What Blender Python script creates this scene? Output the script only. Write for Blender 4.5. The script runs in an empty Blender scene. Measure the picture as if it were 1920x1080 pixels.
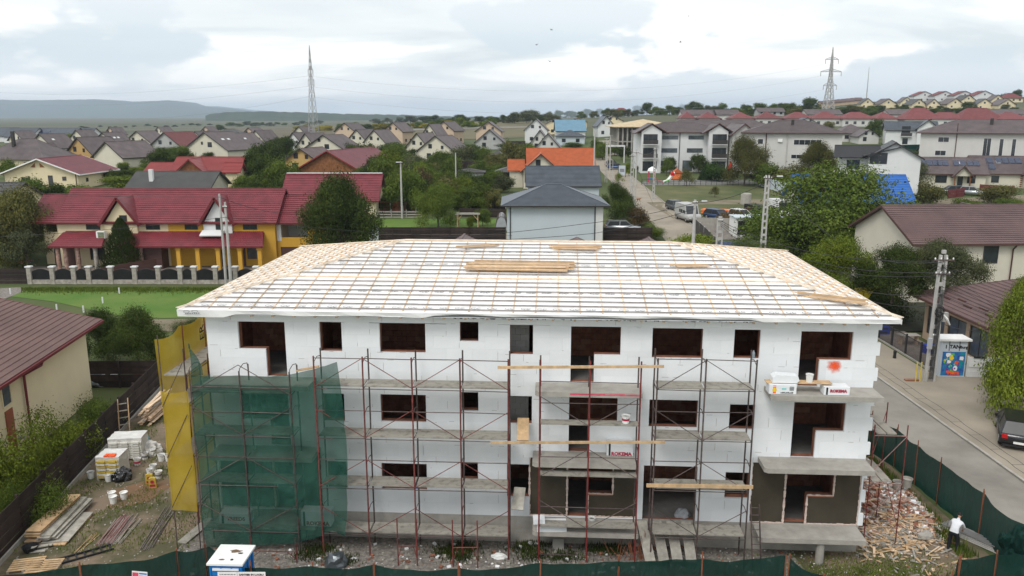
import bpy, bmesh, math, random
import numpy as np
from mathutils import Vector, Matrix, noise
random.seed(7)
SC = bpy.context.scene
COL = SC.collection
R = math.radians
# ---------------------------------------------------------------- camera, sky, sun, exposure
HC = 17.0
PITCH = R(12.12)
FPX = 1500.0
cd = bpy.data.cameras.new('camera'); cam = bpy.data.objects.new('camera', cd); COL.objects.link(cam)
cam.location = (0, 0, HC); cam.rotation_euler = (R(90) - PITCH, 0, 0)
cd.sensor_width = 36.0; cd.lens = FPX / 1920 * 36; cd.clip_start = 0.5; cd.clip_end = 60000
SC.camera = cam
SC.render.resolution_x = 1024; SC.render.resolution_y = 576
SC.view_settings.view_transform = 'Standard'; SC.view_settings.look = 'None'
SC.view_settings.exposure = 0.86; SC.view_settings.gamma = 1
SUN_EL, SUN_AZ = 52, 212     # azimuth: clockwise from +Y
w = bpy.data.worlds.new('World'); SC.world = w; w.use_nodes = True
nt = w.node_tree; N = nt.nodes; L = nt.links; N.clear()
wo = N.new('ShaderNodeOutputWorld'); mixs = N.new('ShaderNodeMixShader')
b1 = N.new('ShaderNodeBackground'); b2 = N.new('ShaderNodeBackground')
sky = N.new('ShaderNodeTexSky'); sky.sky_type = 'NISHITA'; sky.sun_disc = False
sky.sun_elevation = R(SUN_EL); sky.sun_rotation = R(SUN_AZ); sky.dust_density = 2.0
L.new(sky.outputs[0], b1.inputs[0]); b1.inputs[1].default_value = 0.1
def wmath(op, a, b=None, clamp=False):
    n = N.new('ShaderNodeMath'); n.operation = op; n.use_clamp = clamp
    for i, v in enumerate((a, b)):
        if v is None: continue
        if isinstance(v, (int, float)): n.inputs[i].default_value = v
        else: L.new(v, n.inputs[i])
    return n.outputs[0]
tc = N.new('ShaderNodeTexCoord'); sp = N.new('ShaderNodeSeparateXYZ'); L.new(tc.outputs['Generated'], sp.inputs[0])
zz = wmath('ADD', wmath('MAXIMUM', sp.outputs[2], 0.0), 0.085)
cx = wmath('DIVIDE', sp.outputs[0], zz); cy = wmath('DIVIDE', sp.outputs[1], zz)
cb = N.new('ShaderNodeCombineXYZ'); L.new(cx, cb.inputs[0]); L.new(cy, cb.inputs[1])
def wnoise(scale, det, dist, off, rough=.5):
    m = N.new('ShaderNodeMapping'); m.inputs['Location'].default_value = off
    L.new(cb.outputs[0], m.inputs[0])
    n = N.new('ShaderNodeTexNoise'); n.inputs['Scale'].default_value = scale; n.inputs['Detail'].default_value = det
    n.inputs['Roughness'].default_value = rough; n.inputs['Distortion'].default_value = dist
    L.new(m.outputs[0], n.inputs['Vector']); return n.outputs['Fac']
def wramp(src, pts):
    r = N.new('ShaderNodeValToRGB'); r.color_ramp.interpolation = 'EASE'
    while len(r.color_ramp.elements) < len(pts): r.color_ramp.elements.new(0.5)
    for e_, (p_, c_) in zip(r.color_ramp.elements, pts): e_.position = p_; e_.color = (*c_, 1)
    L.new(src, r.inputs[0]); return r.outputs[0]
big = wnoise(0.42, 7, 0.5, (2.3, 0.4, 0), .55)
layer = wramp(big, [(0.39, (.365, .395, .405)), (0.47, (.44, .46, .46)), (0.53, (.545, .545, .53)), (0.60, (.62, .605, .58))])
# separate darker cumulus scraps low over the horizon
sc3 = N.new('ShaderNodeMapping'); sc3.inputs['Location'].default_value = (3.1, 1.7, 0.45); sc3.inputs['Scale'].default_value = (2.6, 2.6, 6.5)
L.new(tc.outputs['Generated'], sc3.inputs[0])
cum = N.new('ShaderNodeTexNoise'); cum.inputs['Scale'].default_value = 1.55; cum.inputs['Detail'].default_value = 9; cum.inputs['Roughness'].default_value = .52
L.new(sc3.outputs[0], cum.inputs['Vector'])
cmask = wramp(cum.outputs['Fac'], [(0.505, (0, 0, 0)), (0.55, (.9, .9, .9))])
def wmix(f, a, b, mode='MIX'):
    m = N.new('ShaderNodeMix'); m.data_type = 'RGBA'; m.blend_type = mode
    for s_, v in ((0, f), (6, a), (7, b)):
        if isinstance(v, (int, float)): m.inputs[s_].default_value = v
        elif isinstance(v, tuple): m.inputs[s_].default_value = (*v, 1)
        else: L.new(v, m.inputs[s_])
    return m.outputs[2]
c1 = wmix(cmask, layer, (.345, .385, .41))
hz = wramp(sp.outputs[2], [(0.0, (.7, .7, .7)), (0.03, (.4, .4, .4)), (0.07, (0, 0, 0))])
c2 = wmix(hz, c1, (.56, .565, .56))
up = wramp(sp.outputs[2], [(0.25, (0, 0, 0)), (0.6, (.8, .8, .8))])
dk_ = wramp(sp.outputs[2], [(0.075, (0, 0, 0)), (0.13, (.6, .6, .6))])
c2 = wmix(dk_, c2, (.43, .45, .455))
c3 = wmix(up, c2, (.52, .53, .54))
L.new(c3, b2.inputs[0]); b2.inputs[1].default_value = 1.28
mixs.inputs[0].default_value = 0.95
L.new(b1.outputs[0], mixs.inputs[1]); L.new(b2.outputs[0], mixs.inputs[2]); L.new(mixs.outputs[0], wo.inputs[0])
sd = bpy.data.lights.new('sun', 'SUN'); sd.energy = 1.0; sd.angle = R(22); sd.color = (1, .965, .92)
sun = bpy.data.objects.new('sun', sd); COL.objects.link(sun)
az = R(SUN_AZ); el = R(SUN_EL)
sdir = Vector((math.sin(az) * math.cos(el), math.cos(az) * math.cos(el), math.sin(el)))
sun.rotation_euler = sdir.to_track_quat('Z', 'Y').to_euler(); sun.location = (0, 0, 120)

# ---------------------------------------------------------------- surveying helpers (photo pixel -> place)
cP, sP = math.cos(PITCH), math.sin(PITCH)
def ray(px, py):
    u = (px - 960) / FPX; v = (py - 540) / FPX
    return Vector((u, cP - v * sP, -sP - v * cP))
def atY(px, py, Y):
    r = ray(px, py); t = Y / r.y; return Vector((r.x * t, Y, HC + r.z * t))
def atZ(px, py, Z=0.0):
    r = ray(px, py); t = (Z - HC) / r.z; return Vector((r.x * t, r.y * t, Z))
FR = R(3.3); FO = Vector((0, 29.75, 0)); FE = Vector((math.cos(FR), -math.sin(FR), 0)); FN = Vector((math.sin(FR), math.cos(FR), 0))
def fac(px, py, off=0.0):      # point in the building's own frame (s, z) on a plane `off` metres in front of the facade
    r = ray(px, py); t = (FO.dot(FN) - off) / r.dot(FN); p = Vector((0, 0, HC)) + r * t
    return (p - FO).dot(FE), p.z
def bw(s, q, z): return FO + FE * s + FN * q + Vector((0, 0, z))     # building frame -> world, q into the building
# terrain height
TY = [0, 62, 90, 110, 137, 187, 260, 330, 400, 480, 600, 1000, 2500, 6000, 14000]
TA = [-.75, -.3, 0., .2, .45, .65]
TH = [[0, 0, 0, 1.5, 4.5, 5, 5, 5.3, 5.5, 5, 4, 3, 4, 8, 10],
      [0, 0, 0, 1.5, 4.5, 5.5, 5, 5.5, 5.5, 5, 4, 3, 4, 8, 10],
      [0, 0, .2, 1.8, 3., 4, 6., 7.5, 9.5, 11.5, 13, 12.6, 8, 8, 10],
      [0, 0, .7, 2.2, 2.9, 4.3, 7.6, 11, 14, 16.8, 18.5, 18, 12, 10, 10],
      [0, 0, .7, 1.8, 2.9, 5, 8.5, 11.5, 15, 20.5, 27.5, 29, 20, 12, 10],
      [0, 0, .7, 1.8, 3.2, 5.5, 9, 11.5, 15, 22, 31, 33, 22, 12, 10]]
def H(X, Y):
    a = X / max(Y, 60.0)
    a = min(max(a, TA[0]), TA[-1] - 1e-6); y = min(max(Y, 0), TY[-1] - 1e-3)
    i = 0
    while a >= TA[i + 1] and i < len(TA) - 2: i += 1
    j = 0
    while y >= TY[j + 1] and j < len(TY) - 2: j += 1
    u = (a - TA[i]) / (TA[i + 1] - TA[i]); v = (y - TY[j]) / (TY[j + 1] - TY[j])
    u = u * u * (3 - 2 * u)
    h = (TH[i][j] * (1 - v) + TH[i][j + 1] * v) * (1 - u) + (TH[i + 1][j] * (1 - v) + TH[i + 1][j + 1] * v) * u
    return h
def hit(px, py):
    r = ray(px, py); t = 20.0; o = Vector((0, 0, HC)); pt = t
    while t < 9000:
        p = o + r * t
        if p.z < H(p.x, p.y): break
        pt = t; t *= 1.02
    lo, hi = pt, t
    for _ in range(20):
        m = (lo + hi) / 2; p = o + r * m
        if p.z < H(p.x, p.y): hi = m
        else: lo = m
    p = o + r * hi
    return Vector((p.x, p.y, H(p.x, p.y)))

# ---------------------------------------------------------------- materials
M = {}
def mat(name, col, rough=.85, var=.12, sc=1.5, bump=0.0, bsc=30, col2=None, metal=0.0, rnd=0.0, island=0.0, coord='Object', spec=.3, stretch=None, cut=(.35, .65)):
    if name in M: return M[name]
    m = bpy.data.materials.new(name); m.use_nodes = True; t = m.node_tree; n = t.nodes; l = t.links
    b = n['Principled BSDF']; b.inputs['Roughness'].default_value = rough; b.inputs['Metallic'].default_value = metal
    b.inputs['Specular IOR Level'].default_value = spec
    tcn = n.new('ShaderNodeTexCoord'); src = tcn.outputs[coord] if coord != 'World' else None
    if coord == 'World':
        g = n.new('ShaderNodeNewGeometry'); src = g.outputs['Position']
    if stretch:
        mp = n.new('ShaderNodeMapping'); mp.inputs['Scale'].default_value = stretch; l.new(src, mp.inputs[0]); src = mp.outputs[0]
    ns = n.new('ShaderNodeTexNoise'); ns.inputs['Scale'].default_value = sc; ns.inputs['Detail'].default_value = 8; ns.inputs['Roughness'].default_value = .62
    l.new(src, ns.inputs['Vector'])
    cr = n.new('ShaderNodeValToRGB'); c2 = col2 or tuple(min(1, c * (1 + var)) for c in col)
    c1_ = col if col2 else tuple(c * (1 - var) for c in col)
    cr.color_ramp.elements[0].position = cut[0]; cr.color_ramp.elements[1].position = cut[1]
    cr.color_ramp.elements[0].color = (*c1_, 1); cr.color_ramp.elements[1].color = (*c2, 1)
    l.new(ns.outputs['Fac'], cr.inputs[0]); out = cr.outputs[0]
    def mulv(out, fac_out, amt):
        mr = n.new('ShaderNodeMapRange'); mr.inputs[3].default_value = 1 - amt; mr.inputs[4].default_value = 1 + amt; l.new(fac_out, mr.inputs[0])
        vm = n.new('ShaderNodeVectorMath'); vm.operation = 'SCALE'; l.new(out, vm.inputs[0]); l.new(mr.outputs[0], vm.inputs['Scale']); return vm.outputs[0]
    if rnd:
        oi = n.new('ShaderNodeObjectInfo'); out = mulv(out, oi.outputs['Random'], rnd)
    if island:
        g2 = n.new('ShaderNodeNewGeometry'); out = mulv(out, g2.outputs['Random Per Island'], island)
    l.new(out, b.inputs['Base Color'])
    if bump:
        n2 = n.new('ShaderNodeTexNoise'); n2.inputs['Scale'].default_value = bsc; n2.inputs['Detail'].default_value = 4; l.new(src, n2.inputs['Vector'])
        bp = n.new('ShaderNodeBump'); bp.inputs['Strength'].default_value = bump; bp.inputs['Distance'].default_value = .05
        l.new(n2.outputs['Fac'], bp.inputs['Height']); l.new(bp.outputs[0], b.inputs['Normal'])
    M[name] = m; return m
def leafmat(name, c1_, c2, rnd=.18):
    c1_ = (c1_[0] * 1.3, c1_[1] * 1.15, c1_[2] * .8); c2 = (c2[0] * 1.4, c2[1] * 1.22, c2[2] * .8)
    m = mat(name, c1_, .75, 0, 1.3, col2=c2, rnd=rnd, island=.42, spec=.06)
    t = m.node_tree; b = t.nodes['Principled BSDF']; o = t.nodes['Material Output']
    tr = t.nodes.new('ShaderNodeBsdfTranslucent'); mx = t.nodes.new('ShaderNodeMixShader'); mx.inputs[0].default_value = .22
    src = b.inputs['Base Color'].links[0].from_socket; t.links.new(src, tr.inputs[0])
    t.links.new(b.outputs[0], mx.inputs[1]); t.links.new(tr.outputs[0], mx.inputs[2]); t.links.new(mx.outputs[0], o.inputs['Surface'])
    return m
def netmat(name, col, alpha, col2=None):
    m = mat(name, col, .8, .2, .8, col2=col2); t = m.node_tree; b = t.nodes['Principled BSDF']; o = t.nodes['Material Output']
    tr = t.nodes.new('ShaderNodeBsdfTransparent'); mx = t.nodes.new('ShaderNodeMixShader'); tl = t.nodes.new('ShaderNodeBsdfTranslucent')
    src = b.inputs['Base Color'].links[0].from_socket; t.links.new(src, tl.inputs[0])
    m1 = t.nodes.new('ShaderNodeMixShader'); m1.inputs[0].default_value = .35
    t.links.new(b.outputs[0], m1.inputs[1]); t.links.new(tl.outputs[0], m1.inputs[2])
    mx.inputs[0].default_value = alpha; t.links.new(tr.outputs[0], mx.inputs[1]); t.links.new(m1.outputs[0], mx.inputs[2]); t.links.new(mx.outputs[0], o.inputs['Surface'])
    return m
# ---------------------------------------------------------------- mesh helpers
class MB:
    def __init__(s): s.v = []; s.f = []; s.m = []
    def add(s, vs, fs, mi=0, X=None):
        o = len(s.v)
        if X is not None: vs = [X @ Vector(p) for p in vs]
        s.v += [tuple(p) for p in vs]; s.f += [tuple(i + o for i in f) for f in fs]; s.m += [mi] * len(fs); return s
    def box(s, x0, x1, y0, y1, z0, z1, mi=0, X=None):
        return s.add([(x0, y0, z0), (x1, y0, z0), (x1, y1, z0), (x0, y1, z0), (x0, y0, z1), (x1, y0, z1), (x1, y1, z1), (x0, y1, z1)],
                     [(0, 3, 2, 1), (4, 5, 6, 7), (0, 1, 5, 4), (1, 2, 6, 5), (2, 3, 7, 6), (3, 0, 4, 7)], mi, X)
    def prism(s, poly, d, mi=0, X=None):
        n = len(poly); d = Vector(d); a = [Vector(p) for p in poly]; b = [p + d for p in a]
        return s.add(a + b, [tuple(range(n))[::-1], tuple(range(n, 2 * n))] + [(i, (i + 1) % n, n + (i + 1) % n, n + i) for i in range(n)], mi, X)
    def tube(s, pts, r, n=6, mi=0, X=None, cap=True):
        pts = [Vector(p) for p in pts]; k = len(pts); rr = r if isinstance(r, (list, tuple)) else [r] * k; vs = []
        for i, p in enumerate(pts):
            d = (pts[min(i + 1, k - 1)] - pts[max(i - 1, 0)]).normalized()
            u = d.cross(Vector((0, 0, 1)));
            if u.length < .05: u = d.cross(Vector((0, 1, 0)))
            u.normalize(); w_ = d.cross(u)
            for j in range(n):
                t = 2 * math.pi * j / n; vs.append(p + (u * math.cos(t) + w_ * math.sin(t)) * rr[i])
        fs = [(i * n + j, i * n + (j + 1) % n, (i + 1) * n + (j + 1) % n, (i + 1) * n + j) for i in range(k - 1) for j in range(n)]
        if cap: fs += [tuple(range(n))[::-1], tuple(range((k - 1) * n, k * n))]
        return s.add(vs, fs, mi, X)
    def bar(s, a, b, w_, h, mi=0, up=(0, 0, 1)):      # rectangular bar from a to b
        a = Vector(a); b = Vector(b); d = (b - a).normalized(); u = d.cross(Vector(up))
        if u.length < .01: u = d.cross(Vector((0, 1, 0)))
        u.normalize(); v = u.cross(d); u = u * w_ / 2; v = v * h / 2
        vs = [a - u - v, a + u - v, a + u + v, a - u + v, b - u - v, b + u - v, b + u + v, b - u + v]
        return s.add(vs, [(0, 3, 2, 1), (4, 5, 6, 7), (0, 1, 5, 4), (1, 2, 6, 5), (2, 3, 7, 6), (3, 0, 4, 7)], mi)
    def lathe(s, prof, n=16, mi=0, X=None):
        vs = [(r * math.cos(2 * math.pi * j / n), r * math.sin(2 * math.pi * j / n), z) for r, z in prof for j in range(n)]
        fs = [(i * n + j, i * n + (j + 1) % n, (i + 1) * n + (j + 1) % n, (i + 1) * n + j) for i in range(len(prof) - 1) for j in range(n)]
        fs += [tuple(range(n))[::-1], tuple(range((len(prof) - 1) * n, len(prof) * n))]
        return s.add(vs, fs, mi, X)
    def mesh(s, name, mats, smooth=False):
        me = bpy.data.meshes.new(name); me.from_pydata(s.v, [], s.f)
        for m in (mats if isinstance(mats, (list, tuple)) else [mats]): me.materials.append(m if not isinstance(m, str) else M[m])
        if any(s.m): me.polygons.foreach_set('material_index', s.m)
        if smooth: me.polygons.foreach_set('use_smooth', [True] * len(me.polygons))
        me.update(); return me
    def build(s, name, mats, parent=None, smooth=False, loc=None, rz=0, kind=None, label=None):
        o = bpy.data.objects.new(name, s.mesh(name, mats, smooth)); COL.objects.link(o)
        if parent: o.parent = parent
        if loc is not None: o.location = loc
        if rz: o.rotation_euler.z = rz
        if kind: o['kind'] = kind
        if label: o['label'] = label
        return o
def tag(o, label, cat, group=None):
    o['label'] = label; o['category'] = cat
    if group: o['group'] = group
    return o
def thing(name, label, cat, loc=(0, 0, 0), rz=0.0, group=None):
    o = bpy.data.objects.new(name, None); COL.objects.link(o); o.location = loc; o.rotation_euler.z = rz; o.empty_display_size = .3
    return tag(o, label, cat, group)
def put(me, name, parent, loc=(0, 0, 0), rot=(0, 0, 0), sc=None, label=None):
    o = bpy.data.objects.new(name, me); COL.objects.link(o); o.parent = parent; o.location = loc; o.rotation_euler = rot
    if sc: o.scale = sc
    if label: o['label'] = label
    return o
def dup(root, loc, rz=0.0, label=None, sc=None):
    r = root.copy(); COL.objects.link(r); r.location = loc; r.rotation_euler.z = rz
    if label: r['label'] = label
    if sc: r.scale = (sc, sc, sc) if isinstance(sc, (int, float)) else sc
    for ch in KIDS.get(root.name, None) or [c for c in bpy.data.objects if c.parent == root]:
        c = ch.copy(); COL.objects.link(c); c.parent = r
        for g in KIDS.get(ch.name, []):
            d = g.copy(); COL.objects.link(d); d.parent = c
    return r
KIDS = {}
def remember(root):
    def kids(o): return [c for c in bpy.data.objects if c.parent == o]
    KIDS[root.name] = kids(root)
    for c in KIDS[root.name]: KIDS[c.name] = kids(c)
def text(body, size, name, m, parent, loc, rot=(R(90), 0, 0), ext=.002, bold=0.0, align='CENTER', sx=1.0):
    cu = bpy.data.curves.new(name, 'FONT'); cu.body = body; cu.size = size; cu.extrude = ext; cu.align_x = align; cu.offset = bold; cu.resolution_u = 2
    t = bpy.data.objects.new(name + '_curve', cu); COL.objects.link(t)
    bpy.context.view_layer.update()
    me = bpy.data.meshes.new_from_object(t.evaluated_get(bpy.context.evaluated_depsgraph_get())); bpy.data.objects.remove(t)
    me.materials.clear(); me.materials.append(M[m]); o = bpy.data.objects.new(name, me); COL.objects.link(o); o.parent = parent
    o.location = loc; o.rotation_euler = rot; o.scale.x = sx; return o
# ---------------------------------------------------------------- shared materials
mat('white_eps', (.745, .765, .78), .9, .045, .6, bump=.05, bsc=60, rnd=.03)
mat('membrane', (.84, .83, .81), .6, .05, .35, bump=.35, bsc=2.2)
mat('print_grey', (.22, .23, .25), .8, .2)
mat('batten_pine', (.64, .48, .33), .8, .16, 3, rnd=.18, stretch=(1, 1, 1))
mat('batten_grey', (.27, .245, .23), .85, .2, 3, rnd=.2)
mat('plank_new', (.50, .34, .19), .8, .2, 4, rnd=.15)
mat('plank_old', (.32, .30, .26), .9, .25, 3, rnd=.12, bump=.2, bsc=25)
mat('deck_board', (.31, .29, .25), .9, 0, 4.0, col2=(.17, .155, .13), rnd=.1, bump=.3, bsc=30, cut=(.5, .68))
mat('concrete', (.35, .33, .295), .9, .12, 2.5, bump=.2, bsc=20, rnd=.05)
mat('concrete_dark', (.17, .165, .155), .9, .15, 2)
mat('brick_block', (.27, .115, .07), .9, .25, 3.5, bump=.2, bsc=15, rnd=.1)
mat('aerated_block', (.42, .42, .40), .9, .08, 2, rnd=.08)
mat('plaster_brown', (.058, .048, .033), .9, .14, 1.2)
mat('adhesive', (.6, .48, .42), .9, .2, 8)
mat('dirt_and_gap_black', (.03, .027, .02), .95, .4, 8)
mat('steel_red', (.15, .035, .03), .6, .45, 6, rnd=.25, spec=.4)
mat('steel_dark', (.085, .06, .055), .6, .4, 6, rnd=.3, spec=.4)
netmat('net_green', (.016, .085, .060), .72, (.045, .155, .115))
netmat('net_fence', (.004, .034, .026), .95, (.006, .05, .038))
netmat('net_yellow', (.52, .35, .02), .66, (.64, .46, .05))
for _n in ('net_green', 'net_fence'):
    _t = M[_n].node_tree; _w = _t.nodes.new('ShaderNodeTexNoise'); _m = _t.nodes.new('ShaderNodeMapping'); _c = _t.nodes.new('ShaderNodeTexCoord'); _b = _t.nodes.new('ShaderNodeBump'); _m.inputs['Scale'].default_value = (1.6, 1.6, .5); _m.inputs['Rotation'].default_value = (0, .5, 0)
    _w.inputs['Scale'].default_value = 1.7; _w.inputs['Detail'].default_value = 5; _w.inputs['Distortion'].default_value = 1.2; _b.inputs['Distance'].default_value = .6; _b.inputs['Strength'].default_value = .4
    _t.links.new(_c.outputs['Object'], _m.inputs[0]); _t.links.new(_m.outputs[0], _w.inputs['Vector']); _t.links.new(_w.outputs['Fac'], _b.inputs['Height']); _t.links.new(_b.outputs[0], _t.nodes['Principled BSDF'].inputs['Normal'])
netmat('net_light', (.05, .35, .25), .5)
mat('white_paint', (.78, .79, .79), .5, .04)
mat('white_plastic', (.80, .80, .78), .4, .05, 3)
mat('red_print', (.40, .02, .06), .6, .1)
mat('orange_red', (.85, .10, .02), .7, .2, 4)
mat('black_print', (.02, .02, .022), .6, .1)
mat('blue_plastic', (.008, .17, .50), .35, .06, spec=.5)
mat('glass_dark', (.028, .034, .04), .12, .3, .8, spec=.6)
mat('glass_mid', (.10, .12, .13), .12, .5, .5, spec=.6)
mat('glass_car', (.015, .018, .02), .3, .2, .8, spec=.3)
mat('frame_white', (.75, .75, .74), .5, .04)
mat('frame_dark', (.05, .045, .043), .5, .1)
mat('frame_brown', (.10, .05, .03), .5, .1)
mat('cream', (.70, .60, .40), .9, .04, .6)
mat('cream_light', (.60, .56, .46), .9, .04, .6)
mat('beige_wall', (.70, .60, .44), .9, .04, .6)
mat('peach_wall', (.55, .42, .31), .9, .05, .6)
mat('white_wall', (.64, .645, .64), .9, .04, .5)
mat('cool_wall', (.50, .55, .59), .9, .03, .4)
mat('warmwhite_wall', (.55, .54, .51), .9, .04, .5)
mat('yellow_wall', (.56, .32, .045), .9, .05, .6)
mat('ochre_wall', (.50, .33, .13), .9, .05, .6)
mat('grey_wall', (.40, .40, .39), .9, .08, .6)
mat('tan_wall', (.50, .37, .26), .9, .05, .6)
mat('wood_brown', (.22, .09, .035), .7, .3, 2)
mat('roof_crimson', (.155, .020, .028), .45, .22, .8, rnd=.08, spec=.5)
mat('roof_red', (.23, .03, .027), .45, .1, .8, rnd=.08, spec=.5)
mat('roof_redfar', (.175, .050, .05), .6, .12, .8, rnd=.12)
mat('roof_orange', (.40, .095, .028), .6, .14, 1.2, spec=.4)
mat('roof_taupe', (.105, .080, .080), .5, .2, .6, rnd=.12, spec=.45)
mat('roof_brown', (.105, .062, .058), .5, .18, .5, rnd=.05, spec=.45)
mat('roof_grey', (.072, .070, .068), .55, .12, .8, rnd=.1, spec=.45)
mat('roof_slate', (.062, .074, .090), .42, .2, .8, rnd=.08, spec=.5)
mat('roof_black', (.018, .018, .020), .5, .15, .8, spec=.5)
mat('roof_blue', (.010, .11, .40), .4, .08, .6, spec=.5)
mat('roof_ltblue', (.13, .25, .34), .45, .08, .6, spec=.5)
mat('roof_pale', (.55, .45, .30), .8, .1, 1)
mat('trim_crimson', (.13, .018, .022), .5, .1)
mat('trim_brown', (.085, .042, .035), .5, .1)
mat('trim_dark', (.04, .037, .036), .5, .1)
mat('solar', (.018, .028, .06), .15, .3, 2, spec=.6)
mat('stone', (.34, .31, .27), .9, .3, 3, bump=.5, bsc=9)
mat('stone_red', (.30, .19, .15), .9, .5, 3, bump=.6, bsc=8)
mat('fence_dark', (.030, .020, .018), .8, .3, 2, rnd=.3)
mat('fence_metal', (.035, .035, .036), .5, .2)
mat('fence_rust', (.27, .085, .045), .7, .15)
mat('bark', (.10, .08, .06), .95, .3, 4, bump=.4, bsc=12)
mat('pole_concrete', (.42, .41, .39), .9, .12, 2, rnd=.08)
mat('pylon_steel', (.38, .38, .37), .6, .1)
mat('cable', (.035, .035, .036), .6, .1)
mat('rust', (.22, .08, .04), .8, .3, 5)
mat('tyre', (.02, .02, .02), .8, .1)
mat('alloy', (.4, .4, .41), .35, .1, metal=.6)
mat('car_silver', (.42, .44, .46), .3, .04, metal=.5, spec=.5)
mat('car_grey', (.10, .115, .125), .3, .05, metal=.5, spec=.5)
mat('car_black', (.012, .013, .016), .2, .05, spec=.6)
mat('car_white', (.72, .72, .72), .3, .03, spec=.5)
mat('car_green', (.16, .22, .21), .3, .05, metal=.4, spec=.5)
mat('car_blue', (.02, .05, .13), .3, .05, metal=.3, spec=.5)
mat('van_grey', (.40, .40, .39), .4, .05, spec=.5)
mat('red_light', (.45, .01, .01), .3, .1)
mat('lamp_glass', (.6, .62, .62), .2, .05)
leafmat('leaf_dark', (.026, .045, .016), (.052, .082, .026))
leafmat('leaf_mid', (.046, .082, .020), (.088, .132, .034))
leafmat('leaf_light', (.065, .105, .018), (.12, .17, .032))
leafmat('leaf_olive', (.060, .070, .032), (.105, .115, .052))
leafmat('leaf_grey', (.045, .062, .042), (.085, .105, .070))
leafmat('leaf_brown', (.060, .045, .035), (.085, .070, .048))
leafmat('leaf_yellow', (.16, .17, .028), (.24, .22, .05))
leafmat('leaf_cypress', (.018, .042, .016), (.042, .085, .028))
leafmat('grass_blade', (.06, .10, .02), (.13, .19, .05))
# ---------------------------------------------------------------- setting
def ground_mat():
    m = mat('ground', (.05, .075, .022), .95, 0, .05, col2=(.085, .10, .032), coord='World', bump=.3, bsc=2)
    t = m.node_tree; n = t.nodes; l = t.links; b = n['Principled BSDF']
    base = b.inputs['Base Color'].links[0].from_socket
    g = n.new('ShaderNodeNewGeometry'); s = n.new('ShaderNodeSeparateXYZ'); l.new(g.outputs['Position'], s.inputs[0])
    # farmland strips further out
    mp = n.new('ShaderNodeMapping'); mp.inputs['Scale'].default_value = (.0006, .0045, 0); mp.inputs['Rotation'].default_value = (0, 0, .12); l.new(g.outputs['Position'], mp.inputs[0])
    ns = n.new('ShaderNodeTexNoise'); ns.inputs['Scale'].default_value = 2.2; ns.inputs['Detail'].default_value = 6; l.new(mp.outputs[0], ns.inputs['Vector'])
    cr = n.new('ShaderNodeValToRGB'); r = cr.color_ramp
    r.elements[0].position = .34; r.elements[0].color = (.045, .062, .03, 1); r.elements[1].position = .64; r.elements[1].color = (.115, .10, .065, 1)
    e_ = r.elements.new(.5); e_.color = (.08, .085, .045, 1)
    l.new(ns.outputs['Fac'], cr.inputs[0])
    mr = n.new('ShaderNodeMapRange'); mr.inputs[1].default_value = 300; mr.inputs[2].default_value = 430; l.new(s.outputs[1], mr.inputs[0])
    mx = n.new('ShaderNodeMix'); mx.data_type = 'RGBA'; l.new(mr.outputs[0], mx.inputs[0]); l.new(base, mx.inputs[6]); l.new(cr.outputs[0], mx.inputs[7])
    l.new(mx.outputs[2], b.inputs['Base Color']); return m
ground_mat()
ys = [-40, -10, 0, 20, 40, 50] + list(np.arange(54, 200, 4)) + list(np.arange(200, 620, 10)) + [650, 700, 760, 830, 910, 1000, 1150, 1350, 1600, 2000, 2500, 3200, 4200, 6000, 8000, 11000, 14000]
asx = np.linspace(-1.5, 1.5, 91)
mb = MB(); vs = [(a * max(y, 60), y, H(a * max(y, 60), y)) for y in ys for a in asx]; na = len(asx)
mb.add(vs, [(j * na + i, j * na + i + 1, (j + 1) * na + i + 1, (j + 1) * na + i) for j in range(len(ys) - 1) for i in range(na - 1)])
mb.build('ground', 'ground', kind='structure', smooth=True)
def sheet(name, poly, m, dz=.02, step=4.0, edge=0.0, kind='structure'):    # polygon draped over the terrain (fan of a fine grid)
    xs = [p[0] for p in poly]; yy = [p[1] for p in poly]
    bm = bmesh.new(); vs = [bm.verts.new((p[0], p[1], 0)) for p in poly]; bm.faces.new(vs)
    for ax, lo, hi in ((0, min(xs), max(xs)), (1, min(yy), max(yy))):
        c = math.floor(lo / step) * step + step
        while c < hi:
            co = (c, 0, 0) if ax == 0 else (0, c, 0); no = (1, 0, 0) if ax == 0 else (0, 1, 0)
            bmesh.ops.bisect_plane(bm, geom=bm.verts[:] + bm.edges[:] + bm.faces[:], plane_co=co, plane_no=no); c += step
    bmesh.ops.triangulate(bm, faces=bm.faces[:])
    for v in bm.verts: v.co.z = H(v.co.x, v.co.y) + dz
    bm.normal_update()
    for f in bm.faces:
        if f.normal.z < 0: f.normal_flip()
    me = bpy.data.meshes.new(name); bm.to_mesh(me); bm.free(); me.materials.append(M[m]); o = bpy.data.objects.new(name, me); COL.objects.link(o); o['kind'] = kind
    return o
def pz(*pts): return [hit(*p).xy for p in pts]
mat('lawn', (.055, .135, .014), .95, 0, .22, col2=(.12, .17, .035), coord='World', bump=.5, bsc=6, cut=(.3, .7))
mat('rough_grass', (.055, .075, .022), .95, 0, .16, col2=(.135, .125, .055), coord='World', bump=.5, bsc=5, cut=(.35, .7))
mat('site_soil', (.20, .15, .105), .95, 0, .5, col2=(.085, .08, .042), coord='World', bump=.6, bsc=6, cut=(.42, .6))
mat('soil_orange', (.20, .11, .06), .95, 0, 1.4, col2=(.14, .10, .06), coord='World', bump=.5, bsc=9)
mat('gravel_grey', (.27, .245, .215), .95, 0, 6, col2=(.14, .125, .11), coord='World', bump=.9, bsc=26, cut=(.4, .6))
mat('road_concrete', (.33, .285, .225), .9, 0, .28, col2=(.20, .178, .14), coord='World', bump=.15, bsc=12, cut=(.3, .75))
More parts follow.
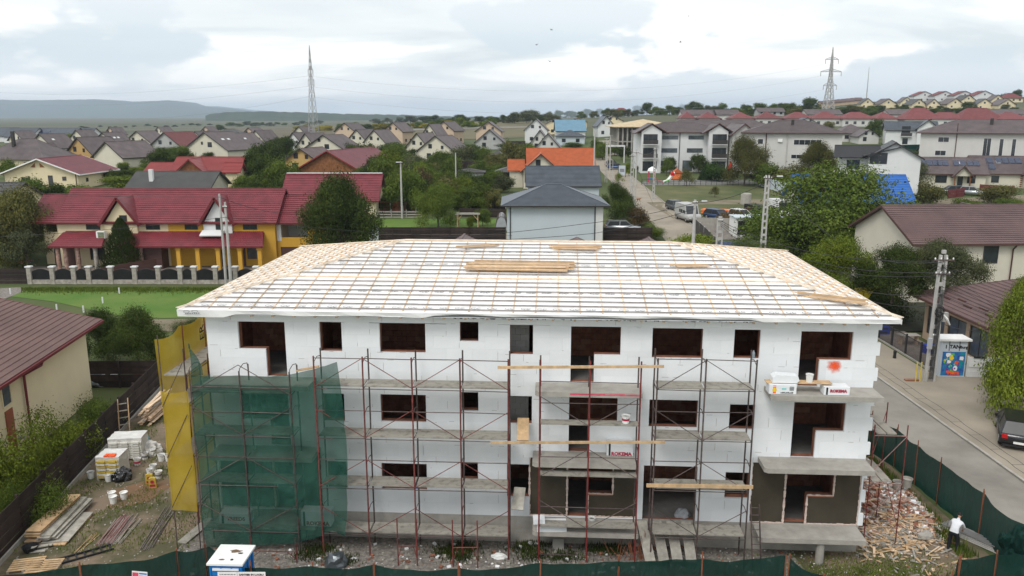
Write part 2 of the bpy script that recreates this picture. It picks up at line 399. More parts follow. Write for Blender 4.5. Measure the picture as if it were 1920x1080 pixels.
mat('road_asphalt', (.225, .208, .18), .9, .2, .3, coord='World', bump=.15, bsc=20)
mat('dirt_yard', (.21, .17, .12), .95, 0, .3, col2=(.12, .11, .065), coord='World', bump=.4, bsc=4)
mat('paving', (.24, .20, .175), .9, .15, 1.2)
mat('dry_grass', (.145, .12, .065), .95, 0, .05, col2=(.09, .09, .045), coord='World')
mat('ploughed', (.10, .085, .05), .95, .2, .04, coord='World', bump=.4, bsc=.6)
# building plot and its gravel, left and right of the block
sheet('site_soil', [(-23, 18), (19.0, 18), (18.6, 60), (-23.8, 60)], 'site_soil', .01)
sheet('site_gravel', [(-13.4, 24.9), (11.5, 24.6), (11, 30), (-13.4, 31)], 'gravel_grey', .018)
sheet('orange_soil', [(-17.8, 32.5), (-16.4, 33.2), (-15.9, 35.2), (-17.2, 35.6), (-18.6, 34.3)], 'soil_orange', .022)
sheet('orange_soil', [(-14.6, 38.4), (-13.6, 39.6), (-14.6, 41.2), (-16.4, 40.8), (-16.3, 39.2)], 'soil_orange', .022)
# the street along the right side, up to the far end
def strip(name, cs, m, dz): # cs: list (y, x0, x1)
    mb = MB(); vs = []
    for y, a, b in cs:
        for k in range(5):
            x = a + (b - a) * k / 4; vs.append((x, y, H(x, y) + dz))
    mb.add(vs, [(j * 5 + k, j * 5 + k + 1, (j + 1) * 5 + k + 1, (j + 1) * 5 + k) for j in range(len(cs) - 1) for k in range(4)])
    return mb.build(name, m, kind='structure')
strip('asphalt_road', [(y, 19.3, 24.2) for y in np.arange(-20, 60.1, 2)], 'road_asphalt', .03)
strip('concrete_road', [(y, 19.4 + max(0, y - 96) * .016, 24.6 + max(0, y - 96) * .021) for y in np.arange(60, 232, 2)], 'road_concrete', .06)
strip('concrete_forecourt', [(y, 24.45, 50) for y in np.arange(-10, 52.1, 2)], 'road_concrete', .025)
strip('concrete_verge', [(y, 24.45, 28.3) for y in np.arange(52, 62.1, 2)], 'road_concrete', .025)
strip('cross_road', [(y, 24.0 + (y - 226) * .1, 31 + (y - 226) * .1) for y in np.arange(232, 300, 4)], 'road_concrete', .08)
kb = thing('kerb', 'long run of concrete kerb blocks edging the asphalt street beside the forecourt', 'kerb', (24.32, 14, 0))
kme = MB().box(-.07, .07, 0, .97, -.05, .10).mesh('kerb_block', 'concrete')
for i in range(46): put(kme, 'kerb_block', kb, (random.uniform(-.01, .01), i, 0), (0, 0, random.uniform(-.01, .01)))
for i in range(60):
    y = 98 + i * 1.5; put(kme, 'kerb_block', kb, (24.72 + max(0, y - 96) * .021 - 24.32, y - 14, H(25, y) + .05), (0, 0, 0), (1, 1.5, 1))
# drain cracks along the street
ck = MB(); rr = random.Random(3)
for k, x0 in enumerate((24.9, 25.5)):
    p = (x0, 16); 
    for i in range(60):
        q = (x0 + rr.uniform(-.06, .06), p[1] + .8)
        ck.add([(p[0], p[1], .03), (p[0] + .035, p[1], .03), (q[0] + .035, q[1], .03), (q[0], q[1], .03)], [(0, 1, 2, 3)]); p = q
for i in range(22):
    y = 20 + i * 1.9; ck.add([(24.9, y, .031), (25.52, y, .031), (25.52, y + .03, .031), (24.9, y + .03, .031)], [(0, 1, 2, 3)])
ck.build('pavement_cracks', 'dirt_and_gap_black', kind='stuff'); 
tag(bpy.data.objects['pavement_cracks'], 'dark cracks running along the concrete beside the street', 'cracks')
mat('tree_shade_ground', (.03, .032, .018), .95, .3, .6, coord='World')  # near-black colour paints the shadow under the trees onto this yard
sheet('shaded_yard', [(25, 62.2), (46, 62.2), (46, 84), (25, 84)], 'tree_shade_ground', .1)
# left plot: lawn, driveway, paving in front of the row house
sheet('lawn', pz((18, 556), (60, 541), (440, 543), (520, 540), (520, 594), (300, 597), (210, 590), (100, 566)), 'lawn', .03)
sheet('gravel_driveway', pz((0, 541), (45, 539), (55, 542), (12, 560), (0, 562)), 'gravel_grey', .034)
sheet('gravel_lane', pz((270, 600), (420, 597), (420, 622), (270, 622)), 'dirt_yard', .034)
sheet('paved_yard', pz((52, 500), (620, 500), (640, 512), (600, 533), (55, 533)), 'paving', .02)
sheet('back_lawn', pz((700, 411), (948, 411), (948, 430), (690, 430)), 'lawn', .05)
sheet('small_lawn', pz((600, 452), (680, 447), (690, 462), (600, 466)), 'lawn', .05)
sheet('concrete_alley', pz((700, 437), (1000, 437), (1000, 452), (690, 452)), 'road_concrete', .03)
# right plot: rough grass square, parking, yards
sheet('rough_grass', pz((1200, 346), (1470, 342), (1500, 372), (1476, 378), (1222, 378), (1208, 362)), 'rough_grass', .05)
sheet('parking_dirt', pz((1212, 380), (1500, 372), (1480, 381), (1400, 390), (1330, 400), (1290, 420), (1262, 410)), 'dirt_yard', .06)
sheet('parking_grass', pz((1300, 384), (1480, 383), (1480, 405), (1300, 405)), 'rough_grass', .07)
sheet('grey_yard', pz((1300, 410), (1560, 410), (1560, 450), (1330, 450)), 'gravel_grey', .05)
sheet('playground_mat', pz((1205, 340), (1320, 336), (1420, 340), (1420, 346), (1205, 348)), 'concrete_dark', .08)
sheet('bare_yard', pz((1700, 378), (1920, 366), (1920, 392), (1740, 392), (1700, 392)), 'dirt_yard', .08)
sheet('far_lawn', pz((1580, 285), (1735, 283), (1735, 298), (1590, 298)), 'rough_grass', .1)
sheet('dry_field', pz((590, 236), (860, 228), (1090, 231), (1090, 248), (900, 262), (760, 262)), 'dry_grass', .15, 12)
sheet('ploughed_field', pz((420, 240), (600, 238), (760, 247), (760, 270), (430, 262)), 'ploughed', .17, 12)
sheet('field_track', pz((690, 247), (900, 239), (1030, 236), (1030, 238.5), (900, 242), (690, 250)), 'gravel_grey', .3, 12)
# far mountains and wood
def ridge(name, prof, Y, depth, m, nz, kind, zb=0):
    mb = MB(); cols = []; pxs = np.linspace(prof[0][0], prof[-1][0], 160)
    for px in pxs:
        py = np.interp(px, [p[0] for p in prof], [p[1] for p in prof]); c = atY(px, py, Y)
        h = c.z + noise.noise(Vector((px * .06, 1, 0))) * nz + noise.noise(Vector((px * .4, 2, 0))) * nz * .5
        col = []
        for k, (f, g) in enumerate(((-1, 0), (-.75, .28), (-.5, .55), (-.25, .82), (0, 1), (.4, .9), (1, .2))):
            yy_ = Y + f * depth; n_ = noise.noise(Vector((px * .03, k * .7, 3))) * .12 * (g < 1) * (g > 0)
            col.append((c.x * (yy_ / Y if f < 0 else 1), yy_, zb + max(0, (h - zb)) * (g + n_)))
        cols.append(col)
    vs = [p for c in cols for p in c]
    mb.add(vs, [(i * 7 + k, (i + 1) * 7 + k, (i + 1) * 7 + k + 1, i * 7 + k + 1) for i in range(159) for k in range(6)])
    return mb.build(name, m, kind=kind, smooth=True)
mat('hill_wood', (.035, .055, .028), .95, .35, .0012, coord='World')
mat('far_wood', (.024, .042, .018), .95, .4, .02, coord='World', bump=1, bsc=.2)
ridge('hills', [(-500, 196), (-250, 190), (-60, 186), (60, 188), (180, 186), (235, 191), (320, 188), (345, 195), (410, 203), (470, 209), (560, 217)], 8200, 1600, 'hill_wood', 5, 'structure', 6)
ridge('far_hills', [(300, 199), (410, 199), (470, 206), (600, 213), (700, 218)], 12500, 1200, 'hill_wood', 5, 'structure', 8)
ridge('forest', [(385, 217), (400, 212), (430, 210), (500, 209), (640, 213), (800, 217), (960, 221), (1100, 222)], 2600, 350, 'far_wood', 3.5, 'stuff', 2)
# hazy air
hz_ = MB().box(-9000, 9000, -300, 16500, -1.5, 235).build('haze', 'white_paint', kind='stuff')
hm = bpy.data.materials.new('haze_air'); hm.use_nodes = True; t = hm.node_tree; t.nodes.clear()
o_ = t.nodes.new('ShaderNodeOutputMaterial'); pv = t.nodes.new('ShaderNodeVolumePrincipled'); pv.inputs['Color'].default_value = (.70, .84, 1.0, 1)
pv.inputs['Density'].default_value = 1.15e-4; t.links.new(pv.outputs[0], o_.inputs['Volume'])
hz_.data.materials.clear(); hz_.data.materials.append(hm)
hz_.scale = (2.4, 1, 1)
# ---------------------------------------------------------------- the block under construction
mat('membrane_edge', (.80, .80, .79), .6, .05, .8)
S0, S1, DEP = -12.05, 13.75, 13.9
B = thing('apartment_block', 'three storey block under construction, clad in white foam under an unfinished white hip roof', 'building', FO, -FR)
O_ = [(-10.78, -8.91, 8.03, 9.14), (-9.72, -8.91, 6.9, 8.04), (-7.53, -6.66, 7.98, 9.16), (-5.16, -3.37, 7.98, 9.15), (-2.02, -1.30, 8.48, 9.25), (-.08, .81, 7.98, 9.16),
      (2.27, 4.17, 8.02, 9.14), (2.27, 3.17, 6.9, 8.03), (5.37, 7.27, 7.94, 9.12), (8.45, 9.42, 7.97, 9.11), (10.93, 12.85, 7.96, 9.08), (10.93, 11.68, 6.9, 7.97),
      (-10.86, -8.94, 5.09, 6.25), (-9.75, -8.94, 4.0, 5.1), (-7.55, -6.68, 5.07, 6.24), (-5.22, -3.41, 5.11, 6.25), (-2.0, -1.33, 5.63, 6.41), (-.17, .78, 5.14, 6.29),
      (2.24, 4.12, 5.3, 6.28), (2.24, 3.06, 4.0, 5.31), (5.35, 7.22, 5.12, 6.25), (8.44, 9.40, 5.10, 6.12), (10.87, 12.82, 5.10, 6.26), (10.87, 11.77, 4.0, 5.11),
      (-10.8, -8.9, 2.2, 3.33), (-9.75, -8.9, 1.2, 2.21), (-7.5, -6.7, 2.2, 3.35), (-5.28, -3.44, 2.2, 3.33), (-2.06, -1.37, 2.68, 3.46), (-.2, .70, 2.0, 3.42),
      (2.21, 4.03, 2.2, 3.33), (2.21, 3.04, 1.2, 2.21), (5.23, 7.33, 1.1, 3.5), (8.43, 9.35, 2.2, 3.30), (10.78, 12.66, 2.38, 3.32), (10.78, 11.66, 1.2, 2.39)]
def cells(x0, x1, z0, z1, holes):
    hs = [h for h in holes if h[0] < x1 - 1e-4 and h[1] > x0 + 1e-4 and h[2] < z1 - 1e-4 and h[3] > z0 + 1e-4]
    if not hs: return [(x0, x1, z0, z1)]
    zs = sorted({z0, z1} | {min(max(v, z0), z1) for h in hs for v in h[2:]}); out = []
    xs = sorted({x0, x1} | {min(max(v, x0), x1) for h in hs for v in h[:2]})
    for a, b in zip(zs, zs[1:]):
        if b - a < 1e-4: continue
        run = None
        for c, d in zip(xs, xs[1:]):
            if d - c < 1e-4: continue
            mx, mz = (c + d) / 2, (a + b) / 2
            solid = not any(h[0] < mx < h[1] and h[2] < mz < h[3] for h in hs)
            if solid: run = [run[0], d] if run else [c, d]
            if (not solid) and run: out.append((run[0], run[1], a, b)); run = None
        if run: out.append((run[0], run[1], a, b))
    res = []      # merge vertically
    for r_ in out:
        for q_ in res:
            if abs(q_[0] - r_[0]) < 1e-4 and abs(q_[1] - r_[1]) < 1e-4 and abs(q_[3] - r_[2]) < 1e-4: q_[3] = r_[3]; break
        else: res.append(list(r_))
    return [tuple(q_) for q_ in res]
mb = MB()
for c in cells(S0 + .1, S1 - .1, -.3, 9.54, O_): mb.box(c[0], c[1], .12, .38, c[2], c[3])
mb.box(S0 + .1, S0 + .36, .38, DEP - .3, -.3, 9.54); mb.box(S1 - .36, S1 - .1, .38, DEP - .3, -.3, 9.54); mb.box(S0 + .1, S1 - .1, DEP - .3, DEP - .05, -.3, 9.54)
mb.build('wall', 'brick_block', B)
mb = MB(); mb.box(S0 + .02, S1 - .02, .02, .118, -.3, 1.16); mb.build('plinth', 'concrete', B)
for z in (1.08, 3.98, 6.88):
    MB().box(S0 + .37, S1 - .37, .385, DEP - .35, z - .2, z).build('floor_slab', 'concrete_dark', B)
MB().box(S0 + .37, S1 - .37, .385, DEP - .35, 9.32, 9.42).build('ceiling_slab', 'concrete_dark', B)
for i, s in enumerate((-8.2, -6.1, -2.9, -.75, 1.4, 4.75, 7.9, 10.2)):
    MB().box(s, s + .15, .385, 3.55, 1.09, 9.31).build('partition_wall', 'aerated_block' if i in (1, 4) else 'brick_block', B)
MB().box(S0 + .4, S1 - .4, 3.65, 3.8, 1.09, 9.31).build('inner_wall', 'concrete_dark', B)
mb = MB(); r4 = random.Random(9)
for zf in (1.09, 3.99, 6.89):
    for r_ in range(10):
        for i in range(68):
            a = S0 + .4 + i * .38 - (r_ % 2) * .19; b = min(a + .367, S1 - .4); a = max(a, S0 + .4); q = 3.6 + r4.uniform(-.012, .012)
            if b > a + .03 and zf + r_ * .25 + .237 < zf + 2.7: mb.box(a, b, q, 3.66, zf + r_ * .25, zf + r_ * .25 + .237, 0 if r4.random() < .8 else 1)
mat('brick_pale', (.34, .17, .11), .9, .2, 3)
mb.build('inner_blocks', ['brick_block', 'brick_pale'], B, kind='stuff')
for s0, s1, z0, q0 in ((-.1, .62, 6.9, 1.2), (-.1, .6, 4.0, 1.2)):      # block wall close behind two openings
    for r_ in range(9):
        for k in range(3):
            a = s0 - .25 + k * .42 + (r_ % 2) * .2; b = min(a + .41, s1); a = max(a, s0 - .3)
            if b - a > .05: MB().box(a, b, q0 + random.uniform(0, .006), q0 + .2, z0 + r_ * .26, z0 + r_ * .26 + .252).build('aerated_block', 'aerated_block', B)
# insulation panels
PL = [(.70, 5.02, 1.2, 3.72), (9.45, 13.68, 1.15, 3.74), (-12.0, -7.75, 1.2, 3.72)]      # rendered bays, no panels there
holes = O_ + PL; pan = []
rr = random.Random(11)
row = 0; z = 1.17
while z < 9.5:
    z1 = min(z + .5, 9.53); x = S0 - (.5 if row % 2 else 0); first = True
    while x < S1:
        a = max(x, S0); b = min(x + 1.0, S1 + (.0 if row % 2 else .13))
        if S1 - b < .12 and b < S1: b = S1
        if b - a > .03:
            for c in cells(a, b, z, z1, holes):
                if c[1] - c[0] > .02 and c[3] - c[2] > .02: pan.append(c)
        x += 1.0
        if b >= S1: break
    z = z1; row += 1
pan.sort(key=lambda c: -(c[1] - c[0]) * (c[3] - c[2]))
unit = {}
stuffp = MB()
for i, c in enumerate(pan):
    g = .0011; q0 = rr.uniform(-.001, .001); q = q0
    if i < 295:
        key = (round(c[1] - c[0], 2), round(c[3] - c[2], 2))
        if key not in unit: unit[key] = MB().box(g, key[0] - g, 0, .105, g, key[1] - g).mesh('insulation_panel', 'white_eps')
        put(unit[key], 'insulation_panel', B, (c[0], q, c[2]))
    else: stuffp.box(c[0] + g, c[1] - g, q, .105, c[2] + g, c[3] - g)
stuffp.build('insulation_offcuts', 'white_eps', B, kind='stuff')
jm = MB()
for i in range(260):      # open joints and scuffs on the foam
    c = rr.choice(pan[:280]); vert = rr.random() < .55
    if vert: l_ = rr.uniform(.1, .4); jm.box(c[1] - .005, c[1] + .004, -.004, 0, c[2] + .04, c[2] + .04 + min(l_, c[3] - c[2] - .05))
    else: x = rr.uniform(c[0], max(c[0] + .01, c[1] - .2)); jm.box(x, x + rr.uniform(.04, .28), -.004, 0, c[3] - .006, c[3] + .005)
jm.build('joint_marks', 'batten_grey', B, kind='stuff')
for a, b, z0, z1 in PL:      # brown render with ragged pinkish edges
    mb = MB()
    for c in cells(a + .03, b - .03, z0 + .04, z1 - .02, O_): mb.box(c[0] + .0, c[1], .06, .115, c[2], c[3])
    mb.build('render_coat', 'plaster_brown', B)
    mb = MB()
    def ragged(p, q):
        L_ = math.dist(p, q); n = int(L_ / .09) + 1
        for i in range(n):
            t = i / n; t2 = (i + 1) / n; r_ = rr.uniform(.018, .05)
            x0_, z0_ = p[0] + (q[0] - p[0]) * t, p[1] + (q[1] - p[1]) * t; x1_, z1_ = p[0] + (q[0] - p[0]) * t2, p[1] + (q[1] - p[1]) * t2
            if abs(q[0] - p[0]) < 1e-3: mb.box(x0_ - r_, x0_ + r_, .035, .09, min(z0_, z1_), max(z0_, z1_))
            else: mb.box(min(x0_, x1_), max(x0_, x1_), .035, .09, z0_ - r_, z0_ + r_)
    ragged((a, z0 + .02), (a, z1)); ragged((b, z0 + .02), (b, z1))
    hh = [h for h in O_ if h[0] > a and h[1] < b and h[2] < z1 and h[3] > z0]
    hw = [h for h in hh if h[2] > 2][0]; hd = [h for h in hh if h[2] < 2][0]
    ragged((a, z0 + .02), (hd[0], z0 + .02)); ragged((hd[1], z0 + .02), (b, z0 + .02)); ragged((hd[0], z0), (hd[0], hw[3])); ragged((hd[1], z0), (hd[1], hw[2])); ragged((hw[1], hw[2]), (hw[1], hw[3])); ragged((hd[1], hw[2]), (hw[1], hw[2]))
    mb.build('adhesive_edge', 'adhesive', B, kind='stuff')
sills = MB()
for h in O_:      # raw brick sill faces
    if h[2] > 1.9 and h[3] - h[2] > .6:
        dr = [d for d in O_ if d is not h and d[0] >= h[0] - .01 and d[1] <= h[1] + .01 and abs(d[3] - h[2]) < .03]; a, b = h[0] + .01, h[1] - .01
        if dr: a, b = (a, dr[0][0]) if dr[0][0] > h[0] + .3 else (dr[0][1], b)
        if h[2] not in (6.9, 4.0): sills.box(a, b, .03, .119, h[2] - .05, h[2] - .004)
sills.build('raw_sills', 'brick_block', B, kind='stuff')
# balcony slabs
def slab(s0, s1, zt, name='balcony_slab', off=1.12):
    mb = MB(); mb.prism([(s0, .03, zt - .19), (s0, -off + .12, zt - .19), (s0 + .12, -off, zt - .19), (s1, -off, zt - .19), (s1, .03, zt - .19)], (0, 0, .19)); return mb.build(name, 'concrete', B)
slab(.93, 4.95, 6.88); slab(.84, 4.8, 4.02); slab(.86, 4.98, 1.12)
slab(9.68, 13.74, 6.90); slab(9.63, 13.70, 4.0); slab(9.6, 13.64, 1.13)
for zt in (6.9, 3.97, 1.1): slab(-11.9, -7.75, zt)
MB().tube([(12.0, -.9, .0), (12.0, -.9, .89)], .16, 12).build('drain_pipe', 'concrete', B)
# pink mark on balcony edge, orange stain by upper right window
mb = MB()
for i in range(14): a = 2.25 + i * .185; mb.box(a, a + .19, -1.123, -1.119, 6.775 + rr.uniform(-.004, .006), 6.83 + rr.uniform(-.012, .012))
mat('pink_paint', (.62, .07, .13), .8, .2, 6)
mb.build('pink_paint_stripe', 'pink_paint', B)
def stainmat(name, col):
    m = mat(name, col, .9, .1, 6); t = m.node_tree; n = t.nodes; l = t.links; o = n['Material Output']; b = n['Principled BSDF']
    tcn = n.new('ShaderNodeTexCoord'); gr = n.new('ShaderNodeTexGradient'); gr.gradient_type = 'SPHERICAL'; mp = n.new('ShaderNodeMapping'); mp.inputs['Scale'].default_value = (2.9, 1, 2.9)
    ns = n.new('ShaderNodeTexNoise'); ns.inputs['Scale'].default_value = 4; mx = n.new('ShaderNodeVectorMath'); mx.operation = 'MULTIPLY_ADD'; mx.inputs[1].default_value = (.9, 0, .9)
    mp.inputs['Location'].default_value = (-.45, 0, -.35); l.new(tcn.outputs['Object'], mp.inputs[0]); l.new(ns.outputs['Color'], mx.inputs[0]); l.new(mp.outputs[0], mx.inputs[2]); l.new(mx.outputs[0], gr.inputs[0])
    mr = n.new('ShaderNodeMapRange'); mr.inputs[1].default_value = .12; mr.inputs[2].default_value = .95; l.new(gr.outputs['Fac'], mr.inputs[0])
    tr = n.new('ShaderNodeBsdfTransparent'); ms = n.new('ShaderNodeMixShader'); l.new(mr.outputs[0], ms.inputs[0]); l.new(tr.outputs[0], ms.inputs[1]); l.new(b.outputs[0], ms.inputs[2]); l.new(ms.outputs[0], o.inputs[0]); return m
stainmat('foam_stain', (.85, .09, .015))
MB().add([(-.5, 0, -.6), (.5, 0, -.6), (.4, 0, .16), (-.4, 0, .16)], [(0, 1, 2, 3)]).build('orange_stain', 'foam_stain', B, loc=(12.25, -.006, 7.78))
text('V P A L', .34, 'plinth_lettering', 'black_print', B, (8.6, .014, .55), bold=.01)
# window clutter
bb = MB(); bb.lathe([(.055, 0), (.06, .02), (.06, .19), (.045, .24), (.02, .28), (.02, .31)], 12)
mat('bottle_plastic', (.25, .3, .34), .15, .1, spec=.6)
o = bb.build('water_bottle', 'bottle_plastic', smooth=True, loc=bw(9.22, .08, 7.975)); tag(o, 'clear plastic water bottle standing on the sill of the small top floor window', 'bottle')
# roof
EW0, EW1, EQ0, EQ1, EZ = -12.88, 14.32, -.6, 14.5, 9.73
RW0, RW1, RQ, RZ = -5.4, 6.95, 6.95, 11.3
rf = [Vector(p) for p in ((EW0, EQ0, EZ), (EW1, EQ0, EZ), (EW1, EQ1, EZ), (EW0, EQ1, EZ), (RW0, RQ, RZ), (RW1, RQ, RZ))]
mb = MB(); mb.add(rf, [(0, 1, 5, 4), (1, 2, 5), (2, 3, 4, 5), (3, 0, 4)])
roof = mb.build('roof_membrane', 'membrane', B)
mb = MB()      # eaves boards wrapped in membrane, slightly wavy lower edge
n = 60
top = []; bot = []
for i in range(n + 1):
    s = EW0 + (EW1 - EW0) * i / n; top.append((s, EQ0 - .004, EZ - .001)); d = (.17 if s < -3.2 or s > 9.2 else .09) + .025 * math.sin(i * .7) * (1 if i < 30 else .4) + (.10 if i < 5 else 0)
    bot.append((s, EQ0 + .03 + .03 * math.sin(i * 1.1), EZ - d))
mb.add(top + bot, [(i, i + n + 1, i + n + 2, i + 1) for i in range(n)])
for (a, b) in ((rf[1], rf[2]), (rf[2], rf[3]), (rf[3], rf[0])): mb.add([a, b, b - Vector((0, 0, .2)), a - Vector((0, 0, .2))], [(0, 1, 2, 3)])
mb.build('eaves_membrane', 'membrane_edge', B)
MB().add([(EW0, EQ0 + .02, 9.56), (EW1, EQ0 + .02, 9.56), (EW1, EQ1, 9.56), (EW0, EQ1, 9.56)], [(0, 1, 2, 3)]).build('soffit', 'white_eps', B)
rt = MB()
for i in range(33):
    s = S0 + .3 + i * .83
    if s < S1: rt.box(s, s + .08, -.42, .1, 9.44, 9.555)
rt.build('rafter_tails', 'batten_pine', B, kind='stuff')
dk = MB()  # ragged black patches paint the dark of the gap under the eaves
for i in range(120):
    s = rr.uniform(-2.6, 9.1); l_ = rr.uniform(.08, .35); dk.prism([(s, -.008, 9.53), (s + l_, -.008, 9.53), (s + l_ * .8, -.008, 9.44 - rr.uniform(.0, .08)), (s + l_ * .3, -.008, 9.44 - rr.uniform(.0, .07))], (0, .006, 0))
dk.build('eaves_gap_dark', 'dirt_and_gap_black', B, kind='stuff')
print_mb = MB()
mat('batten_pale', (.70, .60, .48), .8, .16, 3, rnd=.15)
def lerp(a, b, t): return a + (b - a) * t
def slope(E0, E1, R0, R1, spacing, rsp, mh, mv, marks, seed):
    """battens across and counter battens up one roof face; E0-E1 eave, R0-R1 ridge"""
    r2 = random.Random(seed); up = ((R0 + R1) / 2 - (E0 + E1) / 2); e = (E1 - E0).normalized(); upn = up - e * up.dot(e); Lg = upn.length; upn.normalize(); nrm = e.cross(upn).normalized()
    if nrm.z < 0: nrm = -nrm
    n = int(Lg / spacing)
    for i in range(n + 1):
        t = min(1, (i * spacing + .22) / Lg)
        if t >= .995: continue
        a = lerp(E0, R0, t); b = lerp(E1, R1, t); w_ = (b - a).length
        if w_ < .5: continue
        a = a + e * r2.uniform(-.05, .12); b = b - e * r2.uniform(-.05, .12) + upn * r2.uniform(-.03, .03)
        mb = MB(); k = max(1, int(w_ / 4)); 
        for j in range(k):
            p = lerp(a, b, j / k) + nrm * .055 + upn * r2.uniform(-.012, .012); q = lerp(a, b, (j + 1) / k) + nrm * .055 + upn * r2.uniform(-.012, .012)
            mb.bar(p, q, .05, .035, 0, nrm)
        mb.build('batten', mh if r2.random() < .75 else mv, B)
    k = int((E1 - E0).length / rsp); Ll = (E1 - E0).length
    for i in range(k + 1):
        x = .35 + i * rsp; a = E0 + e * x
        # length up the slope limited by the hips
        tx0 = (R0 - E0).dot(e); tx1 = (R1 - E0).dot(e)
        lim = 1.0
        if x < tx0: lim = x / tx0
        if x > tx1: lim = min(lim, (Ll - x) / (Ll - tx1))
        if lim < .06: continue
        p = a + nrm * .02 + upn * .12; q = a + upn * Lg * lim * .985 + nrm * .02
        MB().bar(p, q, .045, .035, 0, nrm).build('counter_batten', mv, B)
    if marks:
        for i in range(5):
            t = (.42 + i * 1.48) / Lg
            if t > .97: break
            a = lerp(E0, R0, t); b = lerp(E1, R1, t); m = int((b - a).length / .62)
            for j in range(m):
                o = a + e * (j * .62 + .5 + r2.uniform(-.03, .03)) + nrm * .004
                for dx, rr_ in ((0, .10), (.2, .09)):      # ring like logo pair with a dash line under it
                    pts = [(dx + rr_ * math.cos(v), .55 * rr_ * math.sin(v) + .06) for v in np.linspace(.5, 5.6, 8)]
                    for (x0, y0), (x1, y1) in zip(pts, pts[1:]):
                        d = Vector((x1 - x0, y1 - y0)); nn = Vector((-d.y, d.x)).normalized() * .014
                        print_mb.add([o + e * (x0 + nn.x) + upn * (y0 + nn.y), o + e * (x0 - nn.x) + upn * (y0 - nn.y), o + e * (x1 - nn.x) + upn * (y1 - nn.y), o + e * (x1 + nn.x) + upn * (y1 + nn.y)], [(0, 1, 2, 3)])
                for k_ in range(4):
                    x0 = .02 + k_ * .055; print_mb.add([o + e * x0 + upn * -.03, o + e * (x0 + .035) + upn * -.03, o + e * (x0 + .035) + upn * -.005, o + e * x0 + upn * -.005], [(0, 1, 2, 3)])
slope(rf[0], rf[1], rf[4], rf[5], .44, .84, 'batten_grey', 'batten_pine', True, 1)
slope(rf[3], rf[0], rf[4], rf[4], .42, .84, 'batten_pale', 'batten_pine', False, 2)
slope(rf[1], rf[2], rf[5], rf[5], .42, .84, 'batten_pale', 'batten_pine', False, 3)
slope(rf[2], rf[3], rf[5], rf[4], .9, 1.68, 'batten_pine', 'batten_pine', False, 4)
print_mb.build('membrane_print', 'print_grey', B, kind='stuff')
for a, b in ((rf[0], rf[4]), (rf[1], rf[5]), (rf[2], rf[5]), (rf[3], rf[4]), (rf[4], rf[5])):
    d = (b - a).normalized(); mb = MB()
    for o in (-.09, .06): w_ = Vector((-d.y, d.x, 0)) * o; mb.bar(a + w_ + Vector((0, 0, .07)), b + w_ + Vector((0, 0, .07)), .045, .03)
    mb.build('hip_batten', 'batten_pale', B)
lg = MB()      # illegible outlined logo with a dashed line under it on the corner of the eaves
for x0 in (-12.5, -12.17): lg.tube([(x0 + .12 * math.cos(a), EQ0 - .012, 9.66 + .05 * math.sin(a) + .02 * (x0 > -12.3)) for a in np.linspace(0, 6.28, 12)], .007, 4)
for i in range(7): lg.box(-12.55 + i * .085, -12.50 + i * .085, EQ0 - .014, EQ0 - .008, 9.565 + .004 * i, 9.60 + .004 * i)
lg.build('eaves_print', 'print_grey', B, kind='stuff')
# loose timber on the roof
def roofpt(s, q): 
    z = EZ + (q - EQ0) * (RZ - EZ) / (RQ - EQ0); return Vector((s, q, z))
sl = math.atan2(RZ - EZ, RQ - EQ0)
def batten_pile(name, label, s, q, n, L_, h, spread=.5, rz=0):
    T = thing(name, label, 'timber', bw(s, q, roofpt(s, q).z + .075), -FR + rz); r2 = random.Random(n)
    T.rotation_euler.x = 0
    for i in range(n):
        lay = i // 9; y = -spread / 2 + (i % 9) / 9 * spread + r2.uniform(-.03, .03); z = lay * .055 + (y) * math.tan(sl) + .02; x = r2.uniform(-.28, .28); yaw = r2.uniform(-.03, .03)
        MB().box(-L_ / 2, L_ / 2, -.028, .028, 0, .05).build('batten', 'plank_new' if r2.random() < .75 else 'batten_pine', T, loc=(x, y, z), rz=yaw)
s, z = fac(976, 504, -4.6)
batten_pile('batten_pile', 'thick pile of long reddish pine battens lying across the middle of the white roof', s, 3.7, 30, 4.3, .3, .8)
s, z = fac(893, 463, -6.3); batten_pile('batten_pile', 'few loose battens crossed at the ridge, left of the big batten pile', s, 6.2, 5, 1.6, .1, .4, .35)
s, z = fac(1080, 463, -6.3); batten_pile('batten_pile', 'small bundle of battens at the ridge above the right end of the big pile', s, 6.1, 9, 2.0, .1, .5, .0)
s, z = fac(1600, 575, -.9); batten_pile('batten_pile', 'loose battens scattered along the right hip of the white roof', 12.2, 1.1, 6, 2.6, .1, .6, -.55)
s, z = fac(1340, 500, -4); batten_pile('batten_pile', 'short offcuts of batten near the right hip, below the ridge end', 7.3, 4.2, 5, 1.4, .1, .5, .1)

